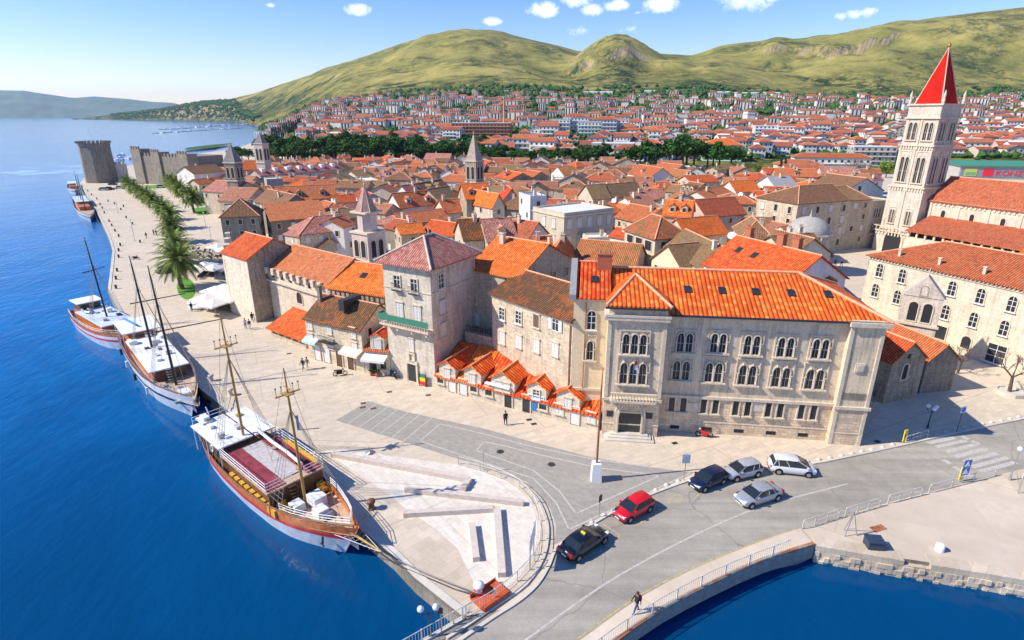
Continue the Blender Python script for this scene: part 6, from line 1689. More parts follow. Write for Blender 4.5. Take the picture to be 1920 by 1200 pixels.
# ---------------------------------------------------------------- palms
def palm_mesh(seed):
    key = ('palm', seed)
    if key in _wm: return _wm[key]
    rng = random.Random(seed+40); tr, cw, dry = MB(), MB(), MB()
    pts = [Vector((.25*math.sin(k*.5), 0, k*.7-.2)) for k in range(9)]
    for k in range(8): tr.tube(pts[k], pts[k+1], .34-.01*k+(.04 if k%2 else 0), .33-.01*k, 8)
    top = pts[-1]; tr.ball(top+Vector((0,0,.1)), .6, 8, 5)
    for k in range(72):
        az = k*2.399+rng.uniform(-.2,.2); el = R(78) - (k/72)**.8*R(122); ln = rng.uniform(4.0,5.0)
        p = Vector(top); d = Vector((math.cos(az)*math.cos(el), math.sin(az)*math.cos(el), math.sin(el))); M = []
        for j in range(8):
            M.append(p.copy()); p += d*ln/7; d = (d + Vector((0,0,-.15-.015*j))).normalized()
        side = Vector((-math.sin(az), math.cos(az), 0))
        for j in range(7):
            cw.tube(M[j], M[j+1], .035, .03, 3, caps=False)
            for q in range(3):
                c = M[j].lerp(M[j+1], q/3); f = (M[j+1]-M[j]).normalized(); l = 1.0*math.sin(math.pi*min(.97,(j+q/3+1.2)/8.5))
                for s_ in (-1,1):
                    tip = c + side*s_*l*.8 + f*l*.45 + Vector((0,0,-.22*l)); cw.add([c-f*.08, c+f*.14, tip], [(0,1,2)])
    me = (tr.mesh('trunk', MAT['bark'], False), cw.mesh('crown', MAT['leaf_palm'], False)); _wm[key] = me; return me
PL = []
def palm(px, py, zc, s, base=None, desc='date palm'):
    p = W(px, py, zc) if base is None else W(*base)
    e = empty('palm_tree', (p.x, p.y, 0), rngT.uniform(0,6.28), 'x', 'palm tree', 'palms along the promenade'); e.scale = (s*1.12,s*1.12,s)
    t_, c_ = palm_mesh(rngT.randrange(3)); inst('trunk', t_, e); inst('crown', c_, e); return e
e = palm(0,0,0,1.12,(343,541)); e['label'] = 'largest palm with drooping fronds on the oval lawn by the cafe'
row = [(327,447,.95),(320,415,.92),(315,394,.9),(301,381,.88),(286,369,.86),(274,361,.86),(262,354,.86),(250,346,.86),(238,338,.84)]
names = ['second','third','fourth','fifth','sixth','seventh','eighth','ninth','tenth']
for (px, py, s), n_ in zip(row, names): palm(px, py, 6.4*s, s)['label'] = '%s palm of the long promenade row counted from the cafe' % n_
for (cx_, cy_, s, lab) in ((358,363,1.05,'palm with clear trunk at the lawn corner, left of its pair'),(400,360,1.05,'palm with clear trunk on the lawn nearest the old town'),(338,349,1.0,'palm behind the lawn pair'),(327,340,1.0,'palm of the inner row, third from the fortress'),(320,333,1.0,'palm of the inner row, second from the fortress'),(312,318,1.0,'palm of the inner row closest to the fortress'),(425,352,.8,'smaller palm below the dark bell tower')): palm(cx_, cy_, 6.4*s, s)['label'] = lab
q = WC('E',950,150,6.0); e = palm(0,0,0,1,(1,900)); e.location = (q.x,q.y,0); e['label'] = 'single palm between the parked boats and the square'; e['group'] = 'palms of the old town'
q = WC('D',392,380,3.4); e = palm(0,0,0,.55,(1,900)); e.location = (q.x,q.y,0); e['label'] = 'small palm in the yard below the white flat roofed building'; e['group'] = 'palms of the old town'
# lawns
def disc(name, pts, mat, z, **k): return sheet(name, pts, mat, z)
ov = [W(349+17*math.cos(a)+(3*math.sin(a)), 541+21*math.sin(a)) for a in [i*2*math.pi/20 for i in range(20)]]
disc('lawn', ov, MAT['grass_green'], .02); disc('lawn', WL([(356,379),(396,376),(412,382),(372,387)]), MAT['grass_green'], .02); disc('lawn', WL([(358,391),(405,386),(418,394),(415,400),(372,404)]), MAT['grass_green'], .02)
disc('lawn', WL([(272,348),(312,346),(318,352),(280,354)]), MAT['grass_green'], .02)
disc('lawn', WL([(345,281),(400,277),(440,268),(400,271),(350,277)]), MAT['leaf_green'], .05)
# ================================================================ suburb
wallmat('w_sub', (0.72,0.69,0.63), 0.1, rnd=.15)
def villa_mesh(v):
    key = ('villa', v)
    if key in _wm: return _wm[key]
    rng = random.Random(v*5+1)
    L, D, st = ((12,10,2),(14,11,2),(11,10,3),(16,11,3),(10,9,1),(13,12,2))[v]
    h = 3.0*st+.4; wl, rf, bc = MB(), MB(), MB()
    wl.box(-L/2, L/2, -D/2, D/2, -3, h, 0)
    for s_ in range(st):
        n = max(3, int(L/3))
        for k in range(n):
            x = -L/2+L*(k+.5)/n; wl.box(x-.6, x+.6, -D/2-.05, -D/2, .9+3*s_, 2.3+3*s_, 1)
        for k in range(3):
            y = -D/2+D*(k+.5)/3; wl.box(-L/2-.05, -L/2, y-.55, y+.55, .9+3*s_, 2.3+3*s_, 1); wl.box(L/2, L/2+.05, y-.55, y+.55, .9+3*s_, 2.3+3*s_, 1)
        if s_ > 0 and v != 4: bc.box(-L/2*.8, L/2*.5, -D/2-1.3, -D/2, 3*s_-.05, 3*s_+.12); bc.box(-L/2*.8, L/2*.5, -D/2-1.35, -D/2-1.25, 3*s_+.12, 3*s_+1.0)
    typ = ('hip','gx','hip','gx','hip','gy')[v]
    P, Q = roof_planes(L, D, h, min(L,D)/2*.42, typ, .6); roof_mb(rf, [[(p[0]-L/2,p[1]-D/2,p[2]) for p in f] for f in P], [[(p[0]-L/2,p[1]-D/2,p[2]) for p in q] for q in Q])
    if typ == 'gx': 
        r = D/2*.42; wl.add([(-L/2,-D/2,h),(-L/2,D/2,h),(-L/2,0,h+r),(L/2,-D/2,h),(L/2,D/2,h),(L/2,0,h+r)], [(0,2,1),(3,4,5),(0,3,5,2),(1,2,5,4)])
    if typ == 'gy':
        r = L/2*.42; wl.add([(-L/2,-D/2,h),(L/2,-D/2,h),(0,-D/2,h+r),(-L/2,D/2,h),(L/2,D/2,h),(0,D/2,h+r)], [(0,1,2),(3,5,4),(0,2,5,3),(1,4,5,2)])
    out = []
    for rm in ('roof_far1','roof_far2','roof_terra','roof_far1'):
        out.append(rf.mesh('roof', [MAT[rm], MAT['ridge_pale']]))
    wm = [wl.mesh('wall', [MAT[a], MAT['glass']]) for a in ('w_sub','w_white','w_cream','w_pinkwall')]
    res = (wm, out, bc.mesh('balcony', MAT['white_paint']) if bc.v else None, L, D, h); _wm[key] = res; return res
roofmat('roof_far1', (0.46,0.12,0.045), (0.58,0.17,0.07), (0.68,0.27,0.13), 0.3)
roofmat('roof_far2', (0.34,0.09,0.05), (0.44,0.13,0.075), (0.54,0.21,0.13), 0.3)
SPECIAL = []   # picture boxes kept free for named buildings
rs = random.Random(11)
pos = []
d = 372.0
while d < 2100:
    step = 17 if d < 800 else 20
    px = 475.0
    while px < 2050:
        dpx = step*1152/d
        x = (px+rs.uniform(-.3,.3)*dpx-960)/1152*d; y = d + rs.uniform(-8,8)
        pp = 960+x/y*1152
        px += dpx
        if d < 450 and pp < 1180: continue
        if pp < 560 and d < 900: continue
        if pp < 700 and d < 470: continue
        if pp < 480+ (0 if d > 900 else 0): continue
        dens = .74 if d < 1000 else (.58 if d < 1400 else .36)
        if d > 1480 and pp > 960: continue
        if d > 1560 and pp > 800: continue
        if d > 1620: continue
        if d > 1700: dens *= .6
        if d > 1300 and 1000 < pp < 1400: dens *= .5
        if pp < 640 and d > 1500: dens *= .5
        if rs.random() > dens: continue
        if 1180 <= pp < 1700 and d < 428: continue
        if mnoise.noise(Vector((x/90, y/120, 4))) < -.28: continue
        pos.append((x, y))
    d += step*1.15
VN = [('hipped','two storey'),('gabled','two storey'),('hipped','three storey'),('long gabled','three storey'),('small hipped','single storey'),('gable fronted','two storey')]
SV = []
cand = []
for x, y in pos:
    z = terrain(x, y)
    pxx, pyy = proj((x, y, z+4))
    if pxx < -20 or pxx > 1950: continue
    if 1300 < pxx < 1375 and y < 470: continue
    if 1780 < pxx and y < 450: continue
    if 862 < pxx < 995 and 560 < y < 740: continue
    if 1035 < pxx < 1165 and 560 < y < 760: continue
    cand.append((y, x, z, pxx, pyy))
cand.sort()
print('SUB', len(cand))
far_m = MB()
plain('green_wall', (0.38,0.56,0.42), .9)
for i, (y, x, z, pxx, pyy) in enumerate(cand):
    v = rs.choice((0,0,1,1,2,3,4,5)); rz = R(rs.choice((-8,-15,-20,80)) + rs.uniform(-8,8))
    wm, rm, bc, L, D, h = villa_mesh(v)
    ri = rs.choice((0,0,1,1,2,2)); wi = rs.choice((0,0,1,1,2,3))
    if i < 298:
        e = empty('suburban_house', (x, y, z), rz, 'x', 'suburban house', 'houses of the suburb on the mainland')
        e.scale = (rs.uniform(.8,1.3), rs.uniform(.85,1.2), rs.uniform(.8,1.25)); inst('wall', wm[wi], e); inst('roof', rm[ri], e)
        if bc: inst('balcony', bc, e)
        wh = ('right of the belfry' if pxx > 1790 else 'left of the belfry' if pxx > 1560 else 'behind the bare trees' if pxx > 1390 else 'behind the tall pines' if pxx > 1180 else 'near the white apartment blocks' if pxx > 1000 else 'near the brick building site' if pxx > 850 else 'beyond the long pine belt')
        SV.append((e, '%s %s suburban house, %s roof,' % (('white','white','cream','pinkish')[wi], VN[v][1], ('orange','red','terracotta','bright orange')[ri]), pxx, pyy, wh))
    else:
        mt = Matrix.Translation((x, y, z)) @ Matrix.Rotation(rz, 4, 'Z')
        L *= rs.uniform(.7,1.5); D *= rs.uniform(.8,1.2); hh = h*rs.uniform(.75,1.5); r_ = D/2*rs.choice((.38,.42,.1)); wi_ = rs.choice((0,1,2)); rj = rs.choice((3,4,5))
        b8 = [mt @ Vector(q) for q in ((-L/2,-D/2,-6),(L/2,-D/2,-6),(L/2,D/2,-6),(-L/2,D/2,-6),(-L/2,-D/2,hh),(L/2,-D/2,hh),(L/2,D/2,hh),(-L/2,D/2,hh))]
        far_m.add(b8, [(0,1,5,4),(1,2,6,5),(2,3,7,6),(3,0,4,7)], wi_)
        o_ = .5; k = L/2-D/2*.9 if v not in (1,3) else L/2
        t6 = [mt @ Vector(q) for q in ((-L/2-o_,-D/2-o_,hh-.1),(L/2+o_,-D/2-o_,hh-.1),(L/2+o_,D/2+o_,hh-.1),(-L/2-o_,D/2+o_,hh-.1),(-k,0,hh+r_),(k,0,hh+r_))]
        far_m.add(t6, [(0,1,5,4),(2,3,4,5),(1,2,5),(3,0,4)], rj)
        for q in range(3):
            c = -L/2+L*(q+.5)/3; w4 = [mt @ Vector((c+dx, -D/2-.06, zz_)) for dx, zz_ in ((-1,1.0),(1,1.0),(1,hh-1.2),(-1,hh-1.2))]
            far_m.add(w4, [(0,1,2,3)], 6)
autolabel(SV)
o = far_m.build('far_houses', [MAT['w_sub'], MAT['w_white'], MAT['w_cream'], MAT['roof_far1'], MAT['roof_far2'], MAT['roof_terra'], MAT['glass']]); tag(o, 'far off red roofed houses of the suburb climbing towards the hills', 'houses', None, 'stuff')
# dark scrub and gardens between the far houses and on the lower slopes, as one mass
m_ = MB(); rb = random.Random(8)
for k in range(12500):
    px = rb.uniform(470, 2000); d = 430*math.exp(rb.random()**.8*1.75)
    x = (px-960)/1152*d
    if px < 570 and d < 950: continue
    if px < 480 or d > 1750: continue
    if d > 1480 and px > 960 and mnoise.noise(Vector((x/160, d/60, 1))) < 0: continue
    z = terrain(x, d); r = rb.uniform(1.6,4.6)*(1 if d < 1000 else 1.5 if d < 1400 else 2.2)
    n = 5; a0 = rb.uniform(0,6); ring1 = [(x+r*math.cos(a0+6.283*i/n)*rb.uniform(.7,1.2), d+r*math.sin(a0+6.283*i/n), z+r*rb.uniform(.3,.7)) for i in range(n)]
    vs = [(x,d,z-1.5)] + ring1 + [(x+rb.uniform(-.5,.5)*r,d,z+r*rb.uniform(1.1,1.6))]
    m_.add(vs, [(0,1+(i+1)%n,1+i) for i in range(n)]+[(n+1,1+i,1+(i+1)%n) for i in range(n)], rb.choice((0,0,1)))
for k in range(1500):
    px = rb.uniform(205, 560); d0 = max(900, shore(px)+90); d = d0 + rb.uniform(0, 1)**1.5*700
    if px > 440 and d < 2300: continue
    x = (px-960)/1152*d; z = terrain(x, d)
    if z < 0: continue
    r = rb.uniform(9, 16); a0 = rb.uniform(0,6); ring1 = [(x+r*math.cos(a0+6.283*i/5), d+r*math.sin(a0+6.283*i/5), z+r*.3) for i in range(5)]
    m_.add([(x,d,z-3)]+ring1+[(x,d,z+r*.75)], [(0,1+(i+1)%5,1+i) for i in range(5)]+[(6,1+i,1+(i+1)%5) for i in range(5)], rb.choice((0,0,1)))
o = m_.build('undergrowth', [MAT['leaf_pine'], MAT['leaf_green']], uv=False); tag(o, 'dark green scrub and gardens between the far houses', 'undergrowth', None, 'stuff')
# ---------------------------------------------------------------- named far buildings
def block(px, D, L, Dp, h, rz, wmat, label, st=4, roof=None, name='apartment_block', n=None, cat='building', group=None):
    x = (px-960)/1125*D; z = gz(x, D)
    e = empty(name, (x, D, z), R(rz), label, cat, group)
    m_ = MB(); m_.box(-L/2, L/2, -Dp/2, Dp/2, -4, h); m_.build('wall', MAT[wmat], e)
    n = n or max(3, int(L/3.4)); m_ = MB()
    w3 = MB(); w3.box(-.7,.7,-.06,.02,0,1.4); me = w3.mesh('window', MAT['glass']) if ('bw',) not in _wm else _wm[('bw',)]; _wm[('bw',)] = me
    for s_ in range(st):
        for k in range(n): inst('window', me, e, (-L/2+L*(k+.5)/n, -Dp/2, 1.0+s_*h/st))
        for k in range(2): inst('window', me, e, (-L/2, -Dp/2+Dp*(k+.5)/2, 1.0+s_*h/st), (0,0,-math.pi/2))
        m_.box(-L/2+.6, L/2-.6, -Dp/2-1.1, -Dp/2, s_*h/st+.1, s_*h/st+.25)
    m_.build('balcony', MAT['white_paint'], e)
    m_ = MB()
    if roof: 
        P, Q = roof_planes(L, Dp, h, Dp/2*.42, 'hip' if L > Dp else 'gx', .6); roof_mb(m_, [[(p[0]-L/2,p[1]-Dp/2,p[2]) for p in f] for f in P], [[(p[0]-L/2,p[1]-Dp/2,p[2]) for p in q] for q in Q]); m_.build('roof', [MAT[roof], MAT['ridge_pale']], e)
    else: m_.box(-L/2-.2, L/2+.2, -Dp/2-.2, Dp/2+.2, h, h+.5); m_.build('roof', MAT['roof_white'], e)
    return e
block(1352, 430, 26, 18, 11, -10, 'green_wall', 'pale green block with orange hipped roof behind the tall pines', 3, 'roof_orange')
for i, (px, D, L, h, lab) in enumerate(((1048,640,22,15,'leftmost white apartment block of the mainland group'),(1078,650,26,17,'dark fronted apartment block with red roof edges'),(1104,620,24,14,'white apartment block with many windows in the middle of the group'),(1132,640,24,15,'white apartment block second from the right of the group'),(1158,650,20,14,'rightmost white apartment block of the group'))):
    block(px, D, L, 14, h, -8, 'w_modern', lab, 4, 'roof_red' if i in (1,3) else None, group='white apartment blocks')
block(1430, 600, 22, 14, 12, -12, 'w_modern', 'white balconied block left of the bare trees', 4); block(1475, 590, 24, 14, 12, -12, 'w_modern', 'white balconied block beyond the bare trees', 4)
block(925, 520, 24, 12, 7, -5, 'w_modern', 'small white cube building beyond the pine clump', 2); block(1040, 470, 30, 12, 6, -5, 'w_modern', 'long low white building behind the pine clump', 2)
block(1150, 440, 30, 16, 11, -15, 'w_grey', 'grey unfinished block beside the white apartments', 3)
block(1180, 430, 22, 14, 8, -15, 'w_white', 'white house with red roof beside the grey unfinished block', 2, 'roof_red')
block(1560, 375, 44, 10, 8, -12, 'w_white', 'long white waterfront house with dark red roof behind the bare trees', 2, 'roof_red'); block(1500, 355, 24, 12, 5.5, -8, 'w_cream', 'low hall with brown orange roof behind the two cypresses', 1, 'roof_terra')
block(1635, 400, 26, 13, 12, -12, 'w_grey', 'grey concrete building frame left of the belfry', 4)
# building site
bs = block(905, 620, 60, 20, 13, -4, 'brick_red', 'unfinished brick and concrete building on the mainland', 4, name='building_site'); 
x = (945-960)/1125*620
ck = empty('tower_crane', (x, 625, gz(x,625)), 0, 'orange tower crane above the brick building site', 'crane')
plain('crane_orange', (0.75,0.28,0.05), .6); m_ = MB(); m_.tube((0,0,0),(0,0,34),.9,.9,4); m_.build('mast', MAT['crane_orange'], ck); m_ = MB(); m_.tube((-12,0,34),(28,6,34),.5,.4,4); m_.tube((0,0,38),(26,5,34),.15,.15,4); m_.build('jib', MAT['crane_orange'], ck)
# supermarket at the right edge
sx_ = (1868-960)/1125*330; sm = empty('supermarket', (sx_, 330, 0), R(-10), 'grey supermarket with green roof and large red store name at the right edge', 'shop')
m_ = MB(); m_.box(-20,30,-9,20,-.3,8.5); m_.build('wall', MAT['w_grey'], sm); m_ = MB(); m_.slab([(-21,-10,8.5),(31,-10,8.5),(31,20,9.6),(-21,20,9.6)], .4); plain('green_roof', (0.06,0.26,0.14), .6); m_.build('roof', MAT['green_roof'], sm)
m_ = MB(); m_.box(-19.5,29,-9.25,-9,1.5,7.3); fa_ = m_.build('fascia', plain('fascia_grey', (0.24,0.27,0.30), .5), sm)
plain('sign_red', (0.75,0.02,0.04), .5); m_ = MB(); m_.box(-8.5,-3.5,-9.4,-9.25,2,6.8); m_.build('red_panel', MAT['sign_red'], sm); m_ = MB(); m_.box(-17.5,-11.5,-9.4,-9.25,2,6.6); m_.build('poster', plain('poster_yel', (0.55,0.55,0.12), .5), sm)
m_ = MB(); m_.box(-17,-12,-9.45,-9.4,2.5,4.3); m_.build('poster_band', plain('poster_green', (0.15,0.42,0.2), .5), sm)
tcu = bpy.data.curves.new('lettering', 'FONT'); tcu.body = 'KONZUM'; tcu.size = 4.6; tcu.extrude = .08; tcu.materials.append(MAT['sign_red'])
to0 = bpy.data.objects.new('tmp_text', tcu); COL.objects.link(to0); bpy.context.view_layer.update(); tme = bpy.data.meshes.new_from_object(to0.evaluated_get(bpy.context.evaluated_depsgraph_get())); bpy.data.objects.remove(to0); to = bpy.data.objects.new('lettering', tme); COL.objects.link(to); to.parent = sm; to.location = (-2.4,-9.35,2.4); to.rotation_euler = (math.pi/2,0,0); sm.scale = (1,1,.85)
# greenhouses
for k, (px, D, L) in enumerate(((1320,1500,120),(1400,1560,150),(1480,1480,160),(1560,1420,140),(1650,1380,120),(1820,1330,160),(1240,1540,90),(1120,1520,70))):
    x = (px-960)/1152*D; o = MB(); 
    for r_ in range(3): o.lathe([(3.2,-L/2),(3.2,L/2)], (0,0,0), 10, 0, True)
    m_ = MB(); m_.box(-L/2,L/2,-9,9,-3,2.5); m_.slab([(-L/2,-9,2.5),(L/2,-9,2.5),(L/2,0,5),(-L/2,0,5)],.2); m_.slab([(L/2,9,2.5),(-L/2,9,2.5),(-L/2,0,5),(L/2,0,5)],.2)
    if k == 0: ghm = m_.mesh('greenhouse', plain('ghouse', (0.60,0.64,0.62), .5), False)
    g_ = inst('greenhouse', ghm, None, (x, D, terrain(x,D)), (0,0,R(-6))); g_.scale = (L/120,1,1)
    SV2 = g_; tag(g_, '%s pale greenhouse strip from the left at the foot of the hills' % ('third','fourth','fifth','sixth','seventh','eighth','second','first')[k], 'greenhouse', 'greenhouses below the hills')
# ================================================================ boats
plain('hull_white', (0.62,0.66,0.70), .35, var=.12, scale=1.2); plain('hull_red', (0.60,0.03,0.05), .4); plain('hull_black', (0.02,0.02,0.022), .35)
plain('varnish', (0.56,0.155,0.03), .3, var=.35, scale=2.5); plain('deck_wood', (0.52,0.36,0.24), .6, var=.25, scale=4); plain('carpet_red', (0.24,0.03,0.045), .9, var=.4, scale=1.5)
plain('canvas', (0.72,0.72,0.70), .75, var=.08); plain('canvas_grey', (0.48,0.44,0.42), .85, var=.2, scale=3); plain('mast_gold', (0.46,0.27,0.07), .45, var=.25); plain('mast_black', (0.03,0.02,0.02), .4); plain('rope', (0.30,0.26,0.22), .9); plain('chair_yellow', (0.62,0.36,0.04), .6); plain('wood_dark', (0.16,0.07,0.03), .5, var=.3)
plain('tyre_dark', (0.03,0.03,0.03), .9); plain('canvas_blue', (0.55,0.62,0.70), .7, var=.06)
HBT = [(0,.66),(.08,.82),(.25,.95),(.45,1.0),(.62,.94),(.75,.78),(.86,.52),(.94,.26),(1.0,.03)]
def gulet(stern, bow, B, label, fb=2.2, strake='varnish', line='hull_red', hullm='hull_white', bul=None):
    S = Vector(stern[:2]); V = Vector(bow[:2])-S; L = V.length
    e = empty('sailing_boat', (S.x, S.y, SEA_Z-0.42), math.atan2(V.y, V.x), label, 'sailing boat')
    def hb(t): return lerp_t(HBT, t)*B/2
    def sh(t): return fb*(0.95 + .55*max(0,t-.35)**2*2.2 + .35*max(0,.3-t)**2*4)
    n = 26; T = [i/n for i in range(n+1)]
    def band(name, zf0, zf1, kf0, kf1, mat, out=0.0):
        m_ = MB(); vs, fs = [], []
        for side in (-1, 1):
            b0 = len(vs)
            for t in T:
                for zf, kf in ((zf0,kf0),(zf1,kf1)):
                    xx = t*L; z = sh(t)*zf
                    rk = (1-zf)*L*.085*sstep(.6,1,t) ; rk2 = (1-zf)*L*.04*(1-sstep(0,.25,t))
                    vs.append((xx-rk+rk2, side*(hb(t)*kf+out), z))
            for i in range(n): a = b0+2*i; fs.append((a,a+1,a+3,a+2) if side > 0 else (a,a+2,a+3,a+1))
        a = 0; c = 2*(n+1); fs.append((0,1,c+1,c))
        m_.add(vs, fs, 0, False); o = m_.build(name, MAT[mat], e); return o
    band('hull', -.30, .70, .80, .98, hullm)
    band('hull_stripe', .69, .82, .982, .99, line, .012)
    band('strake', .815, 1.02, .988, 1.0, strake)
    band('bulwark', 1.015, 1.22, 1.0, 1.0, bul or strake)
    m_ = MB(); 
    for side in (-1,1): m_.path([(t*L, side*hb(t), sh(t)*1.22) for t in T], .09, 5)
    m_.build('rail_cap', MAT['wood_dark'], e)
    m_ = MB(); vs = [(t*L, hb(t)*.99, sh(t)*.93) for t in T] + [(t*L, -hb(t)*.99, sh(t)*.93) for t in T]
    m_.add(vs, [(i+1, i, n+1+i, n+2+i) for i in range(n)]); m_.build('deck', MAT['deck_wood'], e)
    return e, L, hb, sh
def bpart(e, name, f, mat, parent=None):
    m_ = MB(); f(m_); return m_.build(name, MAT[mat] if isinstance(mat, str) else mat, parent or e)
def slabbox(e, name, x0, x1, y0, y1, z0, z1, mat, parent=None): return bpart(e, name, lambda m: m.box(x0,x1,y0,y1,z0,z1), mat, parent)
def railing(e, pts, h, mat='white_paint', r=.03, n=None, name='railing', bars=2):
    def f(m):
        P = [Vector(p) for p in pts]
        for a, b_ in zip(P[:-1], P[1:]):
            k = max(1, int((b_-a).length/1.3))
            for i in range(k+1): q = a.lerp(b_, i/k); m.tube(q, q+Vector((0,0,h)), r, r, 4)
            for j in range(bars): zz = h*(j+1)/bars; m.tube(a+Vector((0,0,zz)), b_+Vector((0,0,zz)), r, r, 4)
    return bpart(e, name, f, mat)
def mast(e, x, h, mat, z0=1.5, rake=-.6, nest=None, r=.17, shroud_b=2.4, yards=(), red=False):
    base = Vector((x,0,z0)); top = Vector((x+rake,0,h))
    o = bpart(e, 'mast', lambda m: (m.tube(base, base.lerp(top,.7), r, r*.75, 8), m.tube(base.lerp(top,.7), top, r*.75, r*.35, 8)), mat)
    if nest:
        c = base.lerp(top, (nest-z0)/(h-z0))
        def f(m):
            m.box(c.x-.09,c.x+.09,-1.1,1.1,c.z-.05,c.z+.05); m.box(c.x-.45,c.x+.45,-.4,.4,c.z-.04,c.z+.04)
            for y in (-1.0,-.5,.5,1.0): m.tube((c.x,y,c.z),(c.x,y,c.z+.7),.03,.03,4)
            m.box(c.x-.5,c.x+.5,-.06,.06,c.z+.5,c.z+.58)
        bpart(e, 'crows_nest', f, mat, o)
        def g(m):
            for y in (-1.0,-.5,.5,1.0): m.ball((c.x,y,c.z+.76), .08, 6, 4)
        bpart(e, 'mast_lamp', g, 'iron', o)
    def ro(m):
        for s_ in (-1,1):
            for k in range(4):
                q = base.lerp(top, .72); m.tube(q, (x-1.2+k*.8, s_*shroud_b, z0+.9), .022, .022, 3, caps=False)
            for k in range(12):
                f_ = .12+.05*k; a = Vector((x-1.2, s_*shroud_b, z0+.9)).lerp(base.lerp(top,.72), f_); b_ = Vector((x+1.2, s_*shroud_b, z0+.9)).lerp(base.lerp(top,.72), f_); m.tube(a, b_, .018, .018, 3, caps=False)
        m.tube(top, (x+6, 0, z0+1.2), .02, .02, 3, caps=False); m.tube(top, (x-6,0,z0+1.6), .02,.02,3,caps=False)
    bpart(e, 'shroud', ro, 'rope')
    for (yz, y0, y1, dx) in yards:
        c = base.lerp(top, (yz-z0)/(h-z0)); bpart(e, 'yard', lambda m: m.tube((c.x-dx,y0,yz-.1),(c.x+dx,y1,yz+.3),.09,.06,6), mat, o)
    return o
def bowsprit(e, L, z, mat, ln=3.2):
    bpart(e, 'bowsprit', lambda m: m.tube((L-2.2,0,z-.2),(L+ln,0,z+.45),.13,.08,7), mat)
    def net(m):
        for s_ in (-1,1):
            m.tube((L-1.6,s_*.95,z-.1),(L+ln-.2,s_*.05,z+.4),.025,.025,3)
            for k in range(8): t_ = k/8; a = Vector((L-1.2+t_*(ln+.9), s_*.9*(1-t_), z+.05*t_)); m.tube(a, (a.x+.15,0,z-.05+.3*t_), .014,.014,3)
        for k in range(4): m.tube((L-1.0+.2*k, -.8+.2*k, z), (L+.2, 0, z-1.2+.1*k), .02,.02,3)
    bpart(e, 'bow_net', net, 'white_paint')
# --- the near boat
BS, BB = Vector((-31.4,54.3)), Vector((-12.5,37.7))
e, L, hb, sh = gulet(BS, BB, 5.9, 'large wooden sailing boat with dark red upper decks and two golden masts, nearest boat', 2.35)
slabbox(e, 'cabin', 1.6, 7.2, -2.3, 2.3, 2.0, 4.3, 'wood_dark'); slabbox(e, 'cabin', 7.4, 15.6, -2.35, 2.35, 2.0, 4.1, 'wood_dark')
c = slabbox(e, 'canopy', .3, 6.9, -2.75, .6, 4.75, 4.9, 'canvas'); slabbox(e, 'canopy', .6, 7.2, .75, 2.8, 4.9, 5.05, 'canvas')
bpart(e, 'canopy_post', lambda m: [m.tube((x,y,2.2),(x,y,4.8),.05,.05,5) for x in (.6,3.6,6.7) for y in (-2.6,2.6)], 'white_paint')
slabbox(e, 'upper_deck', 7.2, 16.2, -2.75, 2.75, 4.1, 4.25, 'deck_wood'); slabbox(e, 'carpet', 7.4, 16.0, -2.6, -.85, 4.25, 4.31, 'carpet_red'); slabbox(e, 'carpet', 7.4, 16.0, 1.2, 2.6, 4.25, 4.31, 'carpet_red')
bpart(e, 'sunbed_cover', lambda m: m.slab([(7.6,-.8,4.36),(15.2,-.8,4.36),(15.2,1.0,4.36),(7.6,1.0,4.36)], .1), 'canvas_grey')
bpart(e, 'furled_sail', lambda m: m.path([(7.2,.95,5.6),(10,1.0,5.3),(13,1.0,5.35),(15.6,.95,5.2)], .17, 7), 'canvas')
bpart(e, 'yellow_board', lambda m: m.box(9.5,15.5,2.35,2.75,4.5,4.62), 'chair_yellow')
railing(e, [(7.3,-2.75,4.25),(16.1,-2.75,4.25),(16.1,-.3,4.25)], .95, r=.035, bars=3); railing(e, [(7.3,2.75,4.25),(16.1,2.75,4.25),(16.1,.9,4.25)], .95, r=.035, bars=3); railing(e, [(.3,-2.5,4.9),(.3,2.5,4.9)], .8)
railing(e, [(.2,-2.1,2.8),(.2,2.1,2.8)], .9)
railing(e, [(t*L, -hb(t)*1.0, sh(t)*1.22) for t in (.70,.76,.82,.88,.94,.99)] + [(t*L, hb(t)*1.0, sh(t)*1.22) for t in (.94,.88,.82,.76,.70)], .75, r=.035, bars=3)
for (x, y, w, d_, h_) in ((17.7,.55,1.4,1.2,1.0),(17.2,-1.0,1.1,1.0,.7),(19.5,-.1,1.1,1.0,.8)): slabbox(e, 'deck_box', x, x+w, y-d_/2, y+d_/2, 2.5, 2.5+h_, 'white_paint')
bpart(e, 'bench_row', lambda m: [m.box(8.4+1.0*k, 9.1+1.0*k, s_*2.58-.16, s_*2.58+.16, 2.2, 2.9) for k in range(9) for s_ in (-1,1)], 'chair_yellow')
rgn = random.Random(2)
for k in range(12):
    x, y = rgn.uniform(16.4,18.2), rgn.choice((-1,1))*rgn.uniform(1.5,2.1)
    def chairs(m):
        m.box(x-.22,x+.22,y-.22,y+.22,2.75,2.8); m.box(x-.22,x-.18,y-.22,y+.22,2.8,3.25)
        for a in (-.2,.2):
            for b_ in (-.2,.2): m.tube((x+a,y+b_,2.3),(x+a,y+b_,2.75),.02,.02,3)
    bpart(e, 'deck_chair', chairs, 'chair_yellow')
bpart(e, 'windlass', lambda m: (m.tube((21,-.5,2.9),(21,.5,2.9),.28,.28,8), m.box(20.8,21.3,-.15,.15,2.5,3.1), m.tube((21.4,-.5,2.7),(22.6,-.6,2.9),.07,.07,5), m.tube((20.6,.8,2.6),(22.1,.6,2.9),.09,.09,5)), 'steel')
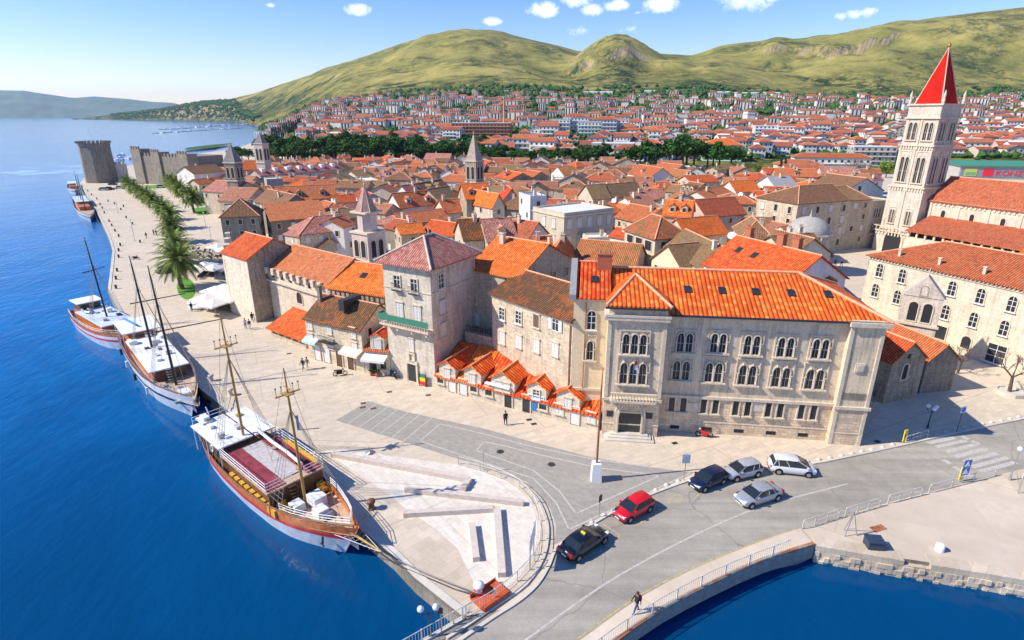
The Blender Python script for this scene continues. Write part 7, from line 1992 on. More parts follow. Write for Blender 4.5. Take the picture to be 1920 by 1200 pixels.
bpart(e, 'anchor', lambda m: (m.tube((22.3,-1.35,2.3),(22.1,-1.35,1.4),.09,.09,5), m.tube((21.8,-1.35,1.4),(22.4,-1.4,1.45),.08,.08,5)), 'iron')
for k in range(4): slabbox(e, 'cabin_window', 2.2+1.3*k, 2.9+1.3*k, -2.33,-2.30, 3.0, 3.9, 'glass')
bpart(e, 'stair', lambda m: [m.box(16.2+.16*k, 16.5+.16*k, -.9,-.2, 4.0-.26*k, 4.06-.26*k) for k in range(7)], 'wood_dark')
bpart(e, 'cabin', lambda m: m.box(16.0,16.2,-2.6,2.6,2.3,4.1), 'wood_dark'); bpart(e, 'life_ring', lambda m: m.ring([(4+.4*math.cos(a),3.6+.4*math.sin(a)) for a in [k*.52 for k in range(12)]], [(4+.25*math.cos(a),3.6+.25*math.sin(a)) for a in [k*.52 for k in range(12)]], -2.4,-2.31), 'white_paint')
bpart(e, 'stern_ramp', lambda m: (m.box(-.6,1.2,-1.9,-.9,4.95,5.1), m.box(-.2,.9,-1.6,-1.0,5.1,5.5), m.tube((-.3,-.6,5),(-.9,-.6,5.8),.05,.05,4)), 'canvas')
axv = (BB-BS).normalized()
def along(px, py, z): p = W(px, py, z); return (Vector((p.x,p.y))-BS).dot(axv)
mast(e, along(463,845,1.2), 17.6, 'mast_gold', 2.2, -.5, 14.4, .15, 2.9); mast(e, along(553,940,1.2), 15.4, 'mast_gold', 2.2, -.5, 13.1, .15, 2.9)
bowsprit(e, L, 3.1, 'mast_gold', 3.4)
for k in range(4): t_ = .2+.15*k; bpart(e, 'fender', lambda m: m.tube((t_*L, (hb(t_)+.18), 1.0),(t_*L, (hb(t_)+.18), 1.9),.17,.17,7), 'tyre_dark')
NEAR_, NEAR_L = e, L
# --- second boat
S2, B2 = W(255,640,-1.0), W(366,762,.8)
e, L, hb, sh = gulet(S2, B2, 6.0, 'white hulled sailing boat with two black masts and white canopies behind the near boat', 2.3, 'hull_white', 'hull_black', bul='hull_white')
def clutter(e, L, x0, x1, w, z, n, seed):
    r_ = random.Random(seed)
    for k in range(n):
        x, y = r_.uniform(x0,x1), r_.uniform(-w,w); a, b_, c_ = r_.uniform(.15,.5), r_.uniform(.15,.4), r_.uniform(.12,.5)
        if r_.random() < .35: bpart(e, 'rope_coil', lambda m: m.lathe([(.3,0),(.38,.06),(.3,.14),(.15,.14)], (x,y,z), 9), 'rope')
        else: slabbox(e, 'deck_gear', x-a, x+a, y-b_, y+b_, z, z+c_, r_.choice(('white_paint','steel','wood_dark','canvas_grey','chair_yellow','iron')))
clutter(NEAR_, NEAR_L, 16.5, 20.8, 1.35, 2.25, 16, 5); clutter(NEAR_, NEAR_L, 8, 15, 2.3, 4.31, 5, 6); clutter(NEAR_, NEAR_L, .5, 6, 2.2, 4.92, 6, 7)
slabbox(e, 'cabin', 3, 9, -2.0, 2.0, 2.0, 4.0, 'varnish'); slabbox(e, 'canopy', .8, 8.2, -2.5, 2.5, 4.9, 5.05, 'canvas'); slabbox(e, 'upper_deck', 8.4, L*.68, -2.35, 2.35, 3.9, 4.05, 'canvas'); slabbox(e, 'cabin', 9, L*.66, -1.9, 1.9, 2.0, 3.9, 'varnish')
bpart(e, 'canopy_post', lambda m: [m.tube((x,y,2.2),(x,y,4.9),.05,.05,5) for x in (1.1,4.5,8.0) for y in (-2.4,2.4)], 'white_paint')
for k in range(4): slabbox(e, 'cabin_window', 3.5+1.2*k,4.4+1.2*k,-2.03,-2,3,3.7, 'glass')
for k in range(3): slabbox(e, 'cabin_window', 9+0.0, 9.0+.0, 0, 0, 3, 3.1, 'glass') if False else None
railing(e, [(t*L, -hb(t), sh(t)*1.22) for t in (.02,.2,.4,.6,.75,.86,.94,.99)] + [(t*L, hb(t), sh(t)*1.22) for t in (.94,.86,.75,.6,.4,.2,.02)], .6, 'steel', .03)
slabbox(e, 'deck_box', 10,11,-1.9,-1.2,4.05,4.6,'white_paint'); slabbox(e,'hatch',11.5,12.6,.4,1.4,4.05,4.25,'steel'); bpart(e, 'stair', lambda m: [m.box(L*.68+.2*k,L*.68+.3+.2*k,-.5,.5,3.9-.28*k,3.96-.28*k) for k in range(7)], 'steel')
slabbox(e, 'deck_box', L*.85, L*.9, -.6,.6,2.6,3.2,'white_paint'); bpart(e, 'blue_sail_cover', lambda m: m.tube((1,-1.0,5.3),(6,-.2,5.4),.16,.16,6), plain('cover_blue', (.03,.22,.6), .7))
ax2 = (B2-S2).normalized()
for (bx, by, ty, ydz) in ((284,654,478,((10.5,-1.2,5.5,.6),)), (319,704,497,((9.5,-3.0,7.0,.9),))):
    p = W(bx, by, 2.0); xx = max(2, min(L-4, (Vector((p.x-S2.x,p.y-S2.y))).dot(Vector((ax2.x,ax2.y)).normalized()))); q = S2 + (B2-S2)*(xx/L); ztop = CAM_H - ratio(ty)*q.y
    mast(e, xx, ztop-SEA_Z, 'mast_black', 2.2, -1.9, None, .17, 2.6, ydz)
    c = .62
bowsprit(e, L, 3.2, 'wood_dark', 2.2)
bpart(e, 'cabin', lambda m: m.box(L*.66,L*.66+.12,-1.9,1.9,2.0,3.9), 'wood_dark'); bpart(e, 'windlass', lambda m: (m.tube((L*.86,-.5,2.9),(L*.86,.5,2.9),.25,.25,8), m.tube((L*.9,-.6,2.8),(L*.94,-.7,2.9),.08,.08,5)), 'steel')
bpart(e, 'bench', lambda m: (m.box(1.0,1.5,-1.8,1.8,2.2,2.7), m.box(9.2,10.8,-2.2,-1.7,4.05,4.5), m.box(9.2,10.8,1.7,2.2,4.05,4.5)), 'canvas')
bpart(e, 'air_unit', lambda m: m.box(8.45,8.8,.2,1.0,4.05,4.65), 'white_paint')
for s_ in (-1,1):
    for k in range(4): t_ = .15+.17*k; bpart(e, 'fender', lambda m: m.tube((t_*L, s_*(hb(t_)+.18), 1.0),(t_*L, s_*(hb(t_)+.18), 1.9),.17,.17,7), 'white_paint' if k % 2 else 'tyre_dark')
clutter(e, L, L*.7, L*.92, 1.2, 2.3, 12, 11); clutter(e, L, 9, L*.65, 2.0, 4.07, 7, 12)
# --- third boat, partly hidden
S3, B3 = W(160,598,-1.0), W(262,640,.6)
e, L, hb, sh = gulet(S3, B3, 6.2, 'white sailing boat with one dark mast and pale blue sun deck', 2.2, 'hull_white', 'hull_red', bul='varnish')
slabbox(e, 'cabin', 2.5, L*.62, -1.9, 1.9, 2.0, 3.7, 'varnish'); slabbox(e, 'canopy', 1.2, 5.2, -1.9, 1.9, 5.0, 5.15, 'canvas'); slabbox(e, 'wheelhouse', 1.6, 4.8, -1.5, 1.5, 3.7, 4.9, 'wood_dark'); slabbox(e, 'upper_deck', 4.9, L*.7, -2.4, 2.4, 3.75, 3.9, 'canvas_blue')
bpart(e, 'canopy_post', lambda m: [m.tube((x,y,2.2),(x,y,3.8),.05,.05,5) for x in (5.2,8,L*.68) for y in (-2.3,2.3)], 'white_paint')
railing(e, [(t*L, -hb(t), sh(t)*1.22) for t in (.02,.2,.4,.6,.75,.86,.94,.99)] + [(t*L, hb(t), sh(t)*1.22) for t in (.94,.86,.75,.6,.4,.2,.02)], .6, 'white_paint', .03)
bpart(e, 'dinghy', lambda m: m.path([(5.5,-1.5,4.2),(7.5,-1.6,4.2),(8.2,-1.2,4.2),(7.5,-.8,4.2),(5.5,-.7,4.2)], .2, 6), 'steel'); slabbox(e, 'deck_box', 9,9.8,.8,1.6,3.9,4.6,'white_paint'); slabbox(e,'wheelhouse_window',4.8,4.83,-1.3,1.3,3.95,4.7,'glass')
q = S3+(B3-S3)*.5; mast(e, L*.5, CAM_H-ratio(442)*q.y-SEA_Z, 'mast_black', 2.2, -1.6, None, .16, 2.4, ((11.5,-1.6,1.6,0),)); bowsprit(e, L, 3.0, 'wood_dark', 2.0)
clutter(e, L, 5.5, L*.66, 2.0, 3.92, 7, 13); clutter(e, L, L*.74, L*.9, 1.1, 2.2, 7, 14)
# --- far moored boats
def far_boat(S, B, beam, label, masts=(.4,), h=13, mm='mast_black'):
    e, L, hb, sh = gulet(S, B, beam, label, 1.9, 'hull_white', 'wood_dark')
    slabbox(e, 'cabin', L*.2, L*.6, -beam*.3, beam*.3, 1.8, 3.2, 'varnish'); slabbox(e, 'canopy', L*.12, L*.45, -beam*.4, beam*.4, 3.9, 4.0, 'canvas_blue')
    for f in masts: mast(e, L*f, h, mm, 1.8, -.6, None, .15, beam*.4)
    return e
far_boat(W(149,378,-1), W(170,408,.5), 5.6, 'sailing boat with dark masts moored at the promenade beyond the palms', (.35,.62), 15)
e = far_boat(W(136,350,-1), W(141,360,0), 4.6, 'small white motor cruiser moored below the fortress tower', (), 3); e.name = 'motor_boat'; e['category'] = 'motor boat'
# dark boat between the near two at the quay
mq = empty('motor_boat', tuple(W(398,752,SEA_Z)), R(-48), 'small dark blue open boat squeezed between the big boats at the quay', 'motor boat')
plain('boat_navy', (0.02,0.05,0.10), .4)
m_ = MB(); vs=[]; nn=10
for i in range(nn+1):
    t_=i/nn; hb_=1.1*math.sin(math.pi*(.25+.75*t_))**.6 if t_<1 else .02
    vs += [(5.5*t_-2.7, hb_, .75+.3*t_*t_), (5.5*t_-2.7, hb_*.6, -.2), (5.5*t_-2.7, -hb_*.6, -.2), (5.5*t_-2.7, -hb_, .75+.3*t_*t_)]
m_.add(vs, [(4*i+j, 4*i+j+1, 4*i+5+j, 4*i+4+j) for i in range(nn) for j in range(3)]+[(0,1,2,3)]); m_.build('hull', MAT['boat_navy'], mq)
m_ = MB(); m_.box(-2,1.8,-.6,.6,.1,.2); m_.box(-.6,-.2,-.8,.8,.5,.6); m_.build('floor', MAT['deck_wood'], mq)
m_ = MB(); m_.tube((.5,0,.3),(.3,0,3.6),.05,.03,5); m_.build('mast', MAT['white_paint'], mq)
# marina far across the water: jetties and rows of moored yachts
rm_ = random.Random(4)
jt = empty('jetty', (0,0,0), 0, 'long low marina jetty far across the bay', 'jetty'); m_ = MB()
for a, b_ in (((288,250),(455,240)),((300,243),(470,233)),((385,236),(480,231))):
    P0, P1 = W(*a, SEA_Z), W(*b_, SEA_Z); dn = (P1-P0).normalized(); nn_ = Vector((-dn.y,dn.x,0))*3
    m_.prism([(P0-nn_)[:2],(P1-nn_)[:2],(P1+nn_)[:2],(P0+nn_)[:2]], SEA_Z-.5, SEA_Z+1.0)
m_.build('walkway', MAT['kerb_stone'], jt)
ym, yh = MB(), MB(); ym.tube((0,0,0),(0,0,15),.16,.1,4); yh.prism([(-6,-1.8),(3,-1.8),(6.5,0),(3,1.8),(-6,1.8)], -.4, 1.2); yh.box(-3,2,-1.1,1.1,1.2,2.2)
yme, yhe = ym.mesh('mast', MAT['white_paint'], False), yh.mesh('hull', MAT['white_paint'], False)
YL = []
for k in range(70):
    t_ = rm_.random(); r_ = rm_.choice((0,1,2)); a, b_ = (((292,250),(452,240)),((304,243),(468,233)),((388,236),(478,231)))[r_]
    p = W(a[0]+(b_[0]-a[0])*t_, a[1]+(b_[1]-a[1])*t_+rm_.uniform(-.8,.8), SEA_Z)
    e = empty('yacht', tuple(p), rm_.uniform(0,6.28), 'x', 'yacht', 'yachts in the far marina'); inst('hull', yhe, e); inst('mast', yme, e); e.scale = (1,1,rm_.uniform(.7,1.15))
    q = proj(p); YL.append((e, 'white yacht', q[0], q[1], 'at the %s jetty of the far marina' % ('outer','middle','inner')[r_]))
for k in range(34):
    p = W(rm_.uniform(222,352), rm_.uniform(287,300), SEA_Z); e = empty('yacht', tuple(p), rm_.uniform(0,6.28), 'x', 'yacht', 'boats behind the fortress'); inst('hull', yhe, e); e.scale = (.6,.6,.6)
    if k % 3 == 0: inst('mast', yme, e)
    q = proj(p); YL.append((e, 'small white boat', q[0], q[1], 'in the harbour behind the fortress'))
autolabel(YL)
mbx = W(300,277,SEA_Z)
# mooring ropes of the near boat
bw = Vector((BB.x+axv.x*.2, BB.y+axv.y*.2, SEA_Z+3.0))
def rope(a, b_, sag, label):
    m_ = MB(); P = [Vector(a).lerp(Vector(b_), i/12) + Vector((0,0,-sag*math.sin(math.pi*i/12))) for i in range(13)]
    P = [Vector((p.x,p.y,max(p.z,.06))) if i > 4 else p for i, p in enumerate(P)]
    m_.path(P, .05, 5); o = m_.build('mooring_rope', MAT['mast_black'] if 'dark' in label else MAT['rope']); tag(o, label, 'rope', 'mooring ropes'); return o
rope(bw, W(893,1114,.45), 1.2, 'long dark mooring rope from the near boat bow to the white bollard'); rope(bw+Vector((-.6,.2,0)), W(896,1112,.5), .5, 'second taut rope from the near boat bow to the white bollard')
rope(bw+Vector((-1,1,0)), W(697,954,.4), .4, 'short mooring rope from the near boat to the bollard on the worn quay stones'); rope((BS.x,BS.y,1.2), W(433,741,.4), .3, 'mooring rope at the stern of the near boat')
# ================================================================ cars
for nm, c in (('car_black',(0.008,0.008,0.009)),('car_red',(0.62,0.005,0.012)),('car_navy',(0.008,0.014,0.05)),('car_silver',(0.42,0.44,0.47)),('car_silver2',(0.50,0.52,0.55)),('car_white',(0.70,0.71,0.72))):
    plain(nm, c, .28, .35 if 'silver' in nm else 0.0, var=.03, coat=.8)
plain('tyre', (0.015,0.015,0.015), .9); plain('rim', (0.45,0.45,0.47), .35, .7); plain('lamp_red', (0.45,0.01,0.02), .25); plain('lamp_clear', (0.75,0.77,0.8), .15); plain('car_glass', (0.02,0.026,0.032), .06, var=.05); plain('plate', (0.7,0.7,0.68), .5)
def car(loc, heading, style, paint, label, taxi=False):
    Ln, Wd, Ht = {'sedan': (4.6,1.78,1.44), 'hatch': (4.0,1.68,1.46), 'mpv': (4.25,1.78,1.62)}[style]
    root = empty('car', (loc.x, loc.y, .014), heading, label, 'car', 'cars on the bridge road')
    L2, W2 = Ln/2, Wd/2
    # lower body: stations along x with (x, half width, bottom, belt height)
    if style == 'sedan': ST = [(-L2,.70,.42,.78),(-L2+.12,.84,.28,.90),(-L2+.55,.97,.2,.97),(-.9,1.0,.18,.95),(.55,1.0,.18,.92),(L2-.9,.97,.2,.84),(L2-.25,.86,.26,.70),(L2,.66,.40,.58)]
    elif style == 'hatch': ST = [(-L2,.76,.42,.88),(-L2+.10,.88,.28,.95),(-L2+.5,.98,.2,.96),(-.7,1.0,.18,.93),(.5,1.0,.18,.92),(L2-.85,.97,.2,.88),(L2-.22,.86,.26,.74),(L2,.66,.40,.58)]
    else: ST = [(-L2,.78,.42,.95),(-L2+.10,.9,.28,1.0),(-L2+.5,.98,.2,1.02),(-.7,1.0,.18,1.0),(.7,1.0,.18,.98),(L2-.7,.97,.2,.92),(L2-.2,.86,.26,.78),(L2,.68,.40,.6)]
    m_ = MB(); vs = []; prof = 9
    for (x, wf, zb, zt) in ST:
        w = W2*wf
        for (yf, zf) in ((-.80,0),(-.98,.12),(-1.0,.5),(-.97,.82),(-.84,1.0),(0,1.05),(.84,1.0),(.97,.82),(1.0,.5),(.98,.12),(.80,0)):
            vs.append((x, w*yf, zb+(zt-zb)*zf))
    k = 11; n = len(ST)
    fs = [(i*k+j, i*k+(j+1)%k, (i+1)*k+(j+1)%k, (i+1)*k+j) for i in range(n-1) for j in range(k)] + [tuple(range(k-1,-1,-1)), tuple(range((n-1)*k, n*k))]
    m_.add(vs, [tuple(reversed(f)) for f in fs], 0, True); body = m_.build('body', MAT[paint], root)
    # cabin: glass volume and painted roof
    b = ST[3][3]-.02
    C = {'sedan': [(-1.75,.86),(-.95,0),(.35,0),(1.25,.86)], 'hatch': [(-1.92,.9),(-1.50,0),(.15,0),(1.08,.88)], 'mpv': [(-1.98,.92),(-1.62,0),(.35,0),(1.5,.9)]}[style]
    xb0, xb1 = C[0][0], C[3][0]; xt0, xt1 = C[1][0], C[2][0]; wb, wt = W2*.93, W2*.74; zt = Ht-.06
    m_ = MB(); P = [(xb0,-wb,b),(xb1,-wb,b),(xb1,wb,b),(xb0,wb,b),(xt0,-wt,zt),(xt1,-wt,zt),(xt1,wt,zt),(xt0,wt,zt)]
    m_.add(P, [(0,1,5,4),(1,2,6,5),(2,3,7,6),(3,0,4,7),(4,5,6,7)]); m_.build('window', MAT['car_glass'], root, (0,0,0))
    m_ = MB(); vs = []
    for x, wf, zz_ in ((xt0-.16,.96,-.06),(xt0+.1,1.03,.02),((xt0+xt1)/2,1.05,.06),(xt1-.1,1.03,.02),(xt1+.12,.96,-.06)):
        for yf, dz in ((-1,-.03),(-.85,.01),(0,.03),(.85,.01),(1,-.03)): vs.append((x, wt*wf*yf, zt+zz_+dz))
    m_.add(vs, [(5*i+j, 5*i+5+j, 5*i+6+j, 5*i+1+j) for i in range(4) for j in range(4)], 0, True); rf = m_.build('roof', MAT[paint], root)
    def pil(m):
        for s_ in (-1,1):
            for (xb, xt) in ((xb0+.05,xt0+.02),(xb1-.05,xt1-.02),((xb0+xb1)/2-.2,(xt0+xt1)/2-.15),((xb0*.62+xb1*.0)-.15,xt0+.12)):
                m.tube((xb, s_*(wb+.004), b), (xt, s_*(wt+.01), zt), .035, .03, 4)
    bpart(root, 'pillar', pil, paint)
    for i, (x, y) in enumerate(((L2-.78,1),(L2-.78,-1),(-L2+.78,1),(-L2+.78,-1))):
        y_ = y*(W2-.09)
        m_ = MB(); m_.tube((0,-.11,0),(0,.11,0),.315,.315,18); w = m_.build('wheel', MAT['tyre'], root); w.location = (x, y_, .315)
        m_ = MB(); m_.tube((0,y*.10,0),(0,y*.125,0),.2,.19,12); m_.build('rim', MAT['rim'], w)
    bpart(root, 'wheel_arch', lambda m: [m.tube((x,s_*(W2*.955),.34),(x,s_*(W2*1.003),.34),.385,.385,18) for x in (L2-.78,-L2+.78) for s_ in (-1,1)], 'tyre')
    for s_ in (-1,1):
        bpart(root, 'headlight', lambda m: m.box(L2-.36,L2-.10,s_*W2*.5,s_*W2*.82,.60,.74), 'lamp_clear'); bpart(root, 'taillight', lambda m: m.box(-L2-.0,-L2+.16,s_*W2*.55,s_*W2*.86,.66,.92), 'lamp_red')
        bpart(root, 'mirror', lambda m: m.box(xb1-.45,xb1-.25,s_*W2*.98,s_*W2*1.14,b+.02,b+.16), paint)
    bpart(root, 'bumper', lambda m: (m.box(L2-.06,L2+.03,-W2*.62,W2*.62,.30,.44), m.box(-L2-.04,-L2+.05,-W2*.7,W2*.7,.32,.46)), 'tyre' if style != 'sedan' else paint)
    bpart(root, 'number_plate', lambda m: (m.box(-L2-.06,-L2-.04,-.26,.26,.50,.62), m.box(L2+.03,L2+.045,-.26,.26,.38,.49)), 'plate')
    bpart(root, 'grille', lambda m: m.box(L2-.04,L2+.015,-.4,.4,.48,.58), 'iron')
    if taxi: bpart(root, 'roof_sign', lambda m: m.box(-.25,-.1,-.2,.2,Ht+.0,Ht+.15), plain('taxi_yellow', (.8,.65,.05), .5))
    return root
def car_px(px, py, hx, hy, *a, **k):
    """centre on the ground at px,py, nose pointing towards hx,hy"""
    p, q = W(px, py), W(hx, hy); d = q-p; return car(p, math.atan2(d.y, d.x), *a, **k)
car_px(1095,1026,1140,996,'sedan','car_black','black sedan taxi with small yellow roof sign parked on the near kerb',taxi=True)
car_px(1187,962,1150,982,'hatch','car_red','bright red hatchback parked at the kerb')
car_px(1326,908,1290,923,'hatch','car_navy','dark navy hatchback parked nose to tail before the silver hatchback')
car_px(1390,891,1350,900,'hatch','car_silver2','silver hatchback parked between the navy and the white car')
car_px(1483,884,1530,889,'mpv','car_white','white people carrier parked by the palace corner')
car_px(1420,937,1375,951,'sedan','car_silver','silver sedan driving in the road beside the parked row')
def small_car(p, rz, paint, lab, grp='cars parked by the fortress', s=1.0):
    c = empty('car', (p.x,p.y,p.z), rz, lab, 'car', grp)
    me = _wm.get(('smc',paint))
    if me is None:
        m_ = MB(); m_.prism([(-2.1,-.8),(1.9,-.8),(2.1,-.5),(2.1,.5),(1.9,.8),(-2.1,.8)], .2, .85); a = m_.mesh('body', MAT[paint], False)
        m_ = MB(); P = [(-1.7,-.75,.85),(1.1,-.75,.85),(1.1,.75,.85),(-1.7,.75,.85),(-1.3,-.6,1.4),(.4,-.6,1.4),(.4,.6,1.4),(-1.3,.6,1.4)]; m_.add(P, [(0,1,5,4),(1,2,6,5),(2,3,7,6),(3,0,4,7)]); b_ = m_.mesh('window', MAT['car_glass'], False)
        m_ = MB(); m_.box(-1.32,.42,-.6,.6,1.38,1.46); r_ = m_.mesh('roof', MAT[paint], False)
        m_ = MB(); [m_.tube((x,y-.1,.3),(x,y+.1,.3),.3,.3,8) for x in (-1.3,1.3) for y in (-.72,.72)]; w_ = m_.mesh('wheel', MAT['tyre'], False); me = (a,b_,r_,w_); _wm[('smc',paint)] = me
    for nm, x in zip(('body','window','roof','wheel'), me): inst(nm, x, c)
    return c
for (px, py, pt, rz, lab) in ((195,357,'car_silver',10,'grey car parked leftmost below the fortress tower'),(206,356,'car_black',5,'dark car parked second below the fortress tower'),(226,354,'car_white',12,'white car parked rightmost below the fortress tower'),(212,347,'car_black',0,'dark van behind the parked cars at the fortress wall'),(302,352,'car_silver2',20,'silver car parked on the lane between the palm rows'),(312,510,'car_black',70,'black car parked under the largest palm')):
    small_car(W(px,py), R(rz), pt, lab)
SC_ = []
rc = random.Random(9)
for k in range(70):
    px = rc.choice((rc.uniform(1195,1240), rc.uniform(1300,1420), rc.uniform(1500,1640))); D = rc.uniform(352,385)
    x = (px-960)/1125*D; c = small_car(Vector((x,D,terrain(x,D)+.05)), rc.uniform(-.4,.4), rc.choice(('car_white','car_silver','car_white','car_silver2','car_red')), 'x', 'cars on the mainland car park')
    q = proj(c.location); SC_.append((c, 'parked car', q[0], q[1], 'among the tall pines' if px < 1290 else 'behind the ruined stone house' if px < 1460 else 'in the car park left of the belfry'))
autolabel(SC_)
# ================================================================ motorcycles
def moto(p, rz, col, lab):
    e = empty('motorcycle', (p.x,p.y,.01), rz, lab, 'motorcycle')
    for x in (-.62,.66):
        bpart(e, 'wheel', lambda m: [m.tube((x+.27*math.cos(a),0,.3+.27*math.sin(a)),(x+.27*math.cos(a+.52),0,.3+.27*math.sin(a+.52)),.06,.06,5) for a in [k*.5236 for k in range(12)]], 'tyre')
    bpart(e, 'body', lambda m: (m.slab([(-.45,-.14,.72),(.35,-.12,.8),(.35,.12,.8),(-.45,.14,.72)], .28), m.tube((.66,0,.3),(.42,0,1.0),.05,.04,5), m.box(-.3,.3,-.15,.15,.25,.5), m.tube((-.62,0,.3),(-.1,0,.4),.05,.05,5), m.slab([(.3,-.16,1.0),(.5,-.14,.75),(.5,.14,.75),(.3,.16,1.0)],.05)), col)
    bpart(e, 'seat', lambda m: m.box(-.75,.05,-.14,.14,.74,.84), 'iron'); bpart(e, 'handlebar', lambda m: (m.tube((.4,-.36,1.05),(.4,.36,1.05),.025,.025,5), m.tube((.4,-.3,1.05),(.36,-.34,1.2),.015,.015,3)), 'iron')
    bpart(e, 'headlight', lambda m: m.ball((.5,0,.92), .09, 8, 5), 'lamp_clear'); return e
moto(W(1320,819), R(165), 'car_red', 'red motorcycle with top box parked in front of the palace'); moto(W(638,704), R(20), 'tyre', 'black scooter parked alone before the mossy old house'); moto(W(738,708), R(-50), 'iron', 'dark motorbike parked at the tower house corner'); moto(W(255,487), R(10), 'tyre', 'dark motorbike standing on the promenade near the palms'); moto(W(1320,819)+Vector((-.5,.1,0)), R(160), 'tyre', 'x') if False else None
# ================================================================ people
def person_mesh(pose, top, leg, seed=0, skin='skin', bag=False):
    key = ('prs', pose, top, leg)
    if key in _wm: return _wm[key]
    V_, E_, Rr_ = [], [], []
    def v(p, r): V_.append(p); Rr_.append(r); return len(V_)-1
    def e_(a, b_): E_.append((a, b_))
    pel = v((0,0,.95), .155); wa = v((0,0,1.12), .135); chst = v((0,0,1.34), .165); nk = v((0,0.0,1.50), .062); hd0 = v((0.02,0,1.60), .095); hd1 = v((0.02,0,1.71), .085)
    for a, b_ in ((pel,wa),(wa,chst),(chst,nk),(nk,hd0),(hd0,hd1)): e_(a,b_)
    st = {'walk': .30, 'stand': .03, 'step': .18}[pose]
    for s_ in (-1,1):
        f = s_*st
        hip = v((0,s_*.10,.88), .105); kn = v((f*.55+.03,s_*.11,.48), .07); an_ = v((f-.02,s_*.11,.09), .045); to_ = v((f+.14,s_*.12,.045), .036)
        e_(pel,hip); e_(hip,kn); e_(kn,an_); e_(an_,to_)
        shd = v((0,s_*.19,1.40), .07); el = v((-f*.45-.02,s_*.245,1.13), .048); wr = v((-f*.75+.08,s_*.25,.90), .03); pm = v((-f*.8+.1,s_*.245,.83), .03)
        e_(chst,shd); e_(shd,el); e_(el,wr); e_(wr,pm)
        for k in range(4):
            fx = -f*.8+.075+.022*k; a1 = v((fx+.005,s_*.243,.775-.004*(k in(1,2))), .009); a2 = v((fx+.015,s_*.232,.735), .008); e_(pm,a1); e_(a1,a2)
        t1 = v((-f*.8+.135,s_*.23,.80), .010); t2 = v((-f*.8+.155,s_*.225,.77), .008); e_(pm,t1); e_(t1,t2)
    me = bpy.data.meshes.new('body'); me.from_pydata(V_, E_, []); o = bpy.data.objects.new('tmp_body', me); COL.objects.link(o)
    sk = o.modifiers.new('s','SKIN'); sk.use_smooth_shade = True
    for i, r in enumerate(Rr_): me.skin_vertices[0].data[i].radius = (r, r*(1.0 if i not in (pel,wa,chst) else 1.25)); me.skin_vertices[0].data[i].use_root = (i == pel)
    ss = o.modifiers.new('u','SUBSURF'); ss.levels = 1
    bpy.context.view_layer.update(); dg = bpy.context.evaluated_depsgraph_get(); nm = bpy.data.meshes.new_from_object(o.evaluated_get(dg)); bpy.data.objects.remove(o)
    nm.name = 'person'; nm.materials.clear()
    for mm in (MAT[top], MAT[leg], MAT[skin], MAT['tyre']): nm.materials.append(mm)
    for p in nm.polygons:
        z = p.center.z; arm = abs(p.center.y) > .2
        p.material_index = 2 if z > 1.49 or (arm and z < .90) else (3 if z < .08 else (1 if z < .93 and not arm else 0)); p.use_smooth = True
    h = MB(); h.lathe([(.001,-.105),(.085,-.08),(.108,-.01),(.104,.06),(.07,.115),(.001,.135)], (-.012,0,1.695), 10, 0); hm = h.mesh('hair', MAT['hair'], False)
    f = MB(); f.box(.10,.135,-.014,.014,1.63,1.665); [f.ball((.105,s_*.035,1.675), .012, 5, 4) for s_ in (-1,1)]; f.box(.104,.112,-.025,.025,1.598,1.606); fm = f.mesh('face', MAT['skin'], False)
    _wm[key] = (nm, hm, fm); return _wm[key]
plain('skin', (0.50,0.30,0.21), .6); plain('hair', (0.045,0.028,0.018), .8); plain('cloth_black', (0.015,0.015,0.017), .9); plain('cloth_blue', (0.04,0.07,0.16), .9); plain('cloth_white', (0.62,0.62,0.60), .9); plain('cloth_red', (0.40,0.04,0.04), .9); plain('cloth_grey', (0.16,0.16,0.17), .9)
def person(px, py, rz, pose, top, leg, label, bag=False, s=1.0):
    p = W(px, py); nm, hm, fm = person_mesh(pose, top, leg)
    o = inst('person', nm, None, (p.x,p.y,.012), (0,0,R(rz)), (s,s,s)); tag(o, label, 'person'); inst('hair', hm, o); inst('face', fm, o)
    if bag: bpart(o, 'backpack', lambda m: m.box(-.30,-.13,-.15,.15,1.05,1.42), 'cloth_red')
    return o
z_ = person(1192,1151,205,'walk','cloth_black','cloth_blue','person in dark jacket with red bag walking on the bridge footway',True); z_.location.z = .16
person(948,797,-80,'step','cloth_black','cloth_black','person in black standing alone before the dormer shops')
person(569,694,-110,'walk','cloth_black','cloth_grey','person in dark clothes, left of the strolling pair by the scooter'); person(577,692,-110,'walk','cloth_grey','cloth_white','person in white trousers, right of the strolling pair by the scooter')
person(461,616,-70,'walk','cloth_white','cloth_blue','person in white top walking before the bastion'); person(469,618,-75,'walk','cloth_blue','cloth_white','person in blue top beside the one in white, before the bastion'); person(474,604,110,'walk','cloth_black','cloth_black','person in black at the foot of the bastion')
person(449,586,-60,'stand','cloth_blue','cloth_grey','person in blue by the end of the cafe deck'); person(360,584,-20,'stand','cloth_black','cloth_blue','person standing at the corner of the cafe boats and umbrellas')
person(275,447,-90,'walk','cloth_black','cloth_black','dark person walking alone on the middle of the promenade'); person(289,441,-90,'stand','cloth_grey','cloth_black','person in grey beside the palm row, left of the pair'); person(294,442,90,'stand','cloth_black','cloth_blue','person in black beside the palm row, right of the pair')
person(1565,500,-90,'walk','cloth_black','cloth_blue','left person of two walking on the square'); person(1577,500,-90,'walk','cloth_red','cloth_black','person in red top walking on the square'); person(1628,501,-60,'stand','cloth_blue','cloth_black','person standing at the palace corner on the square')
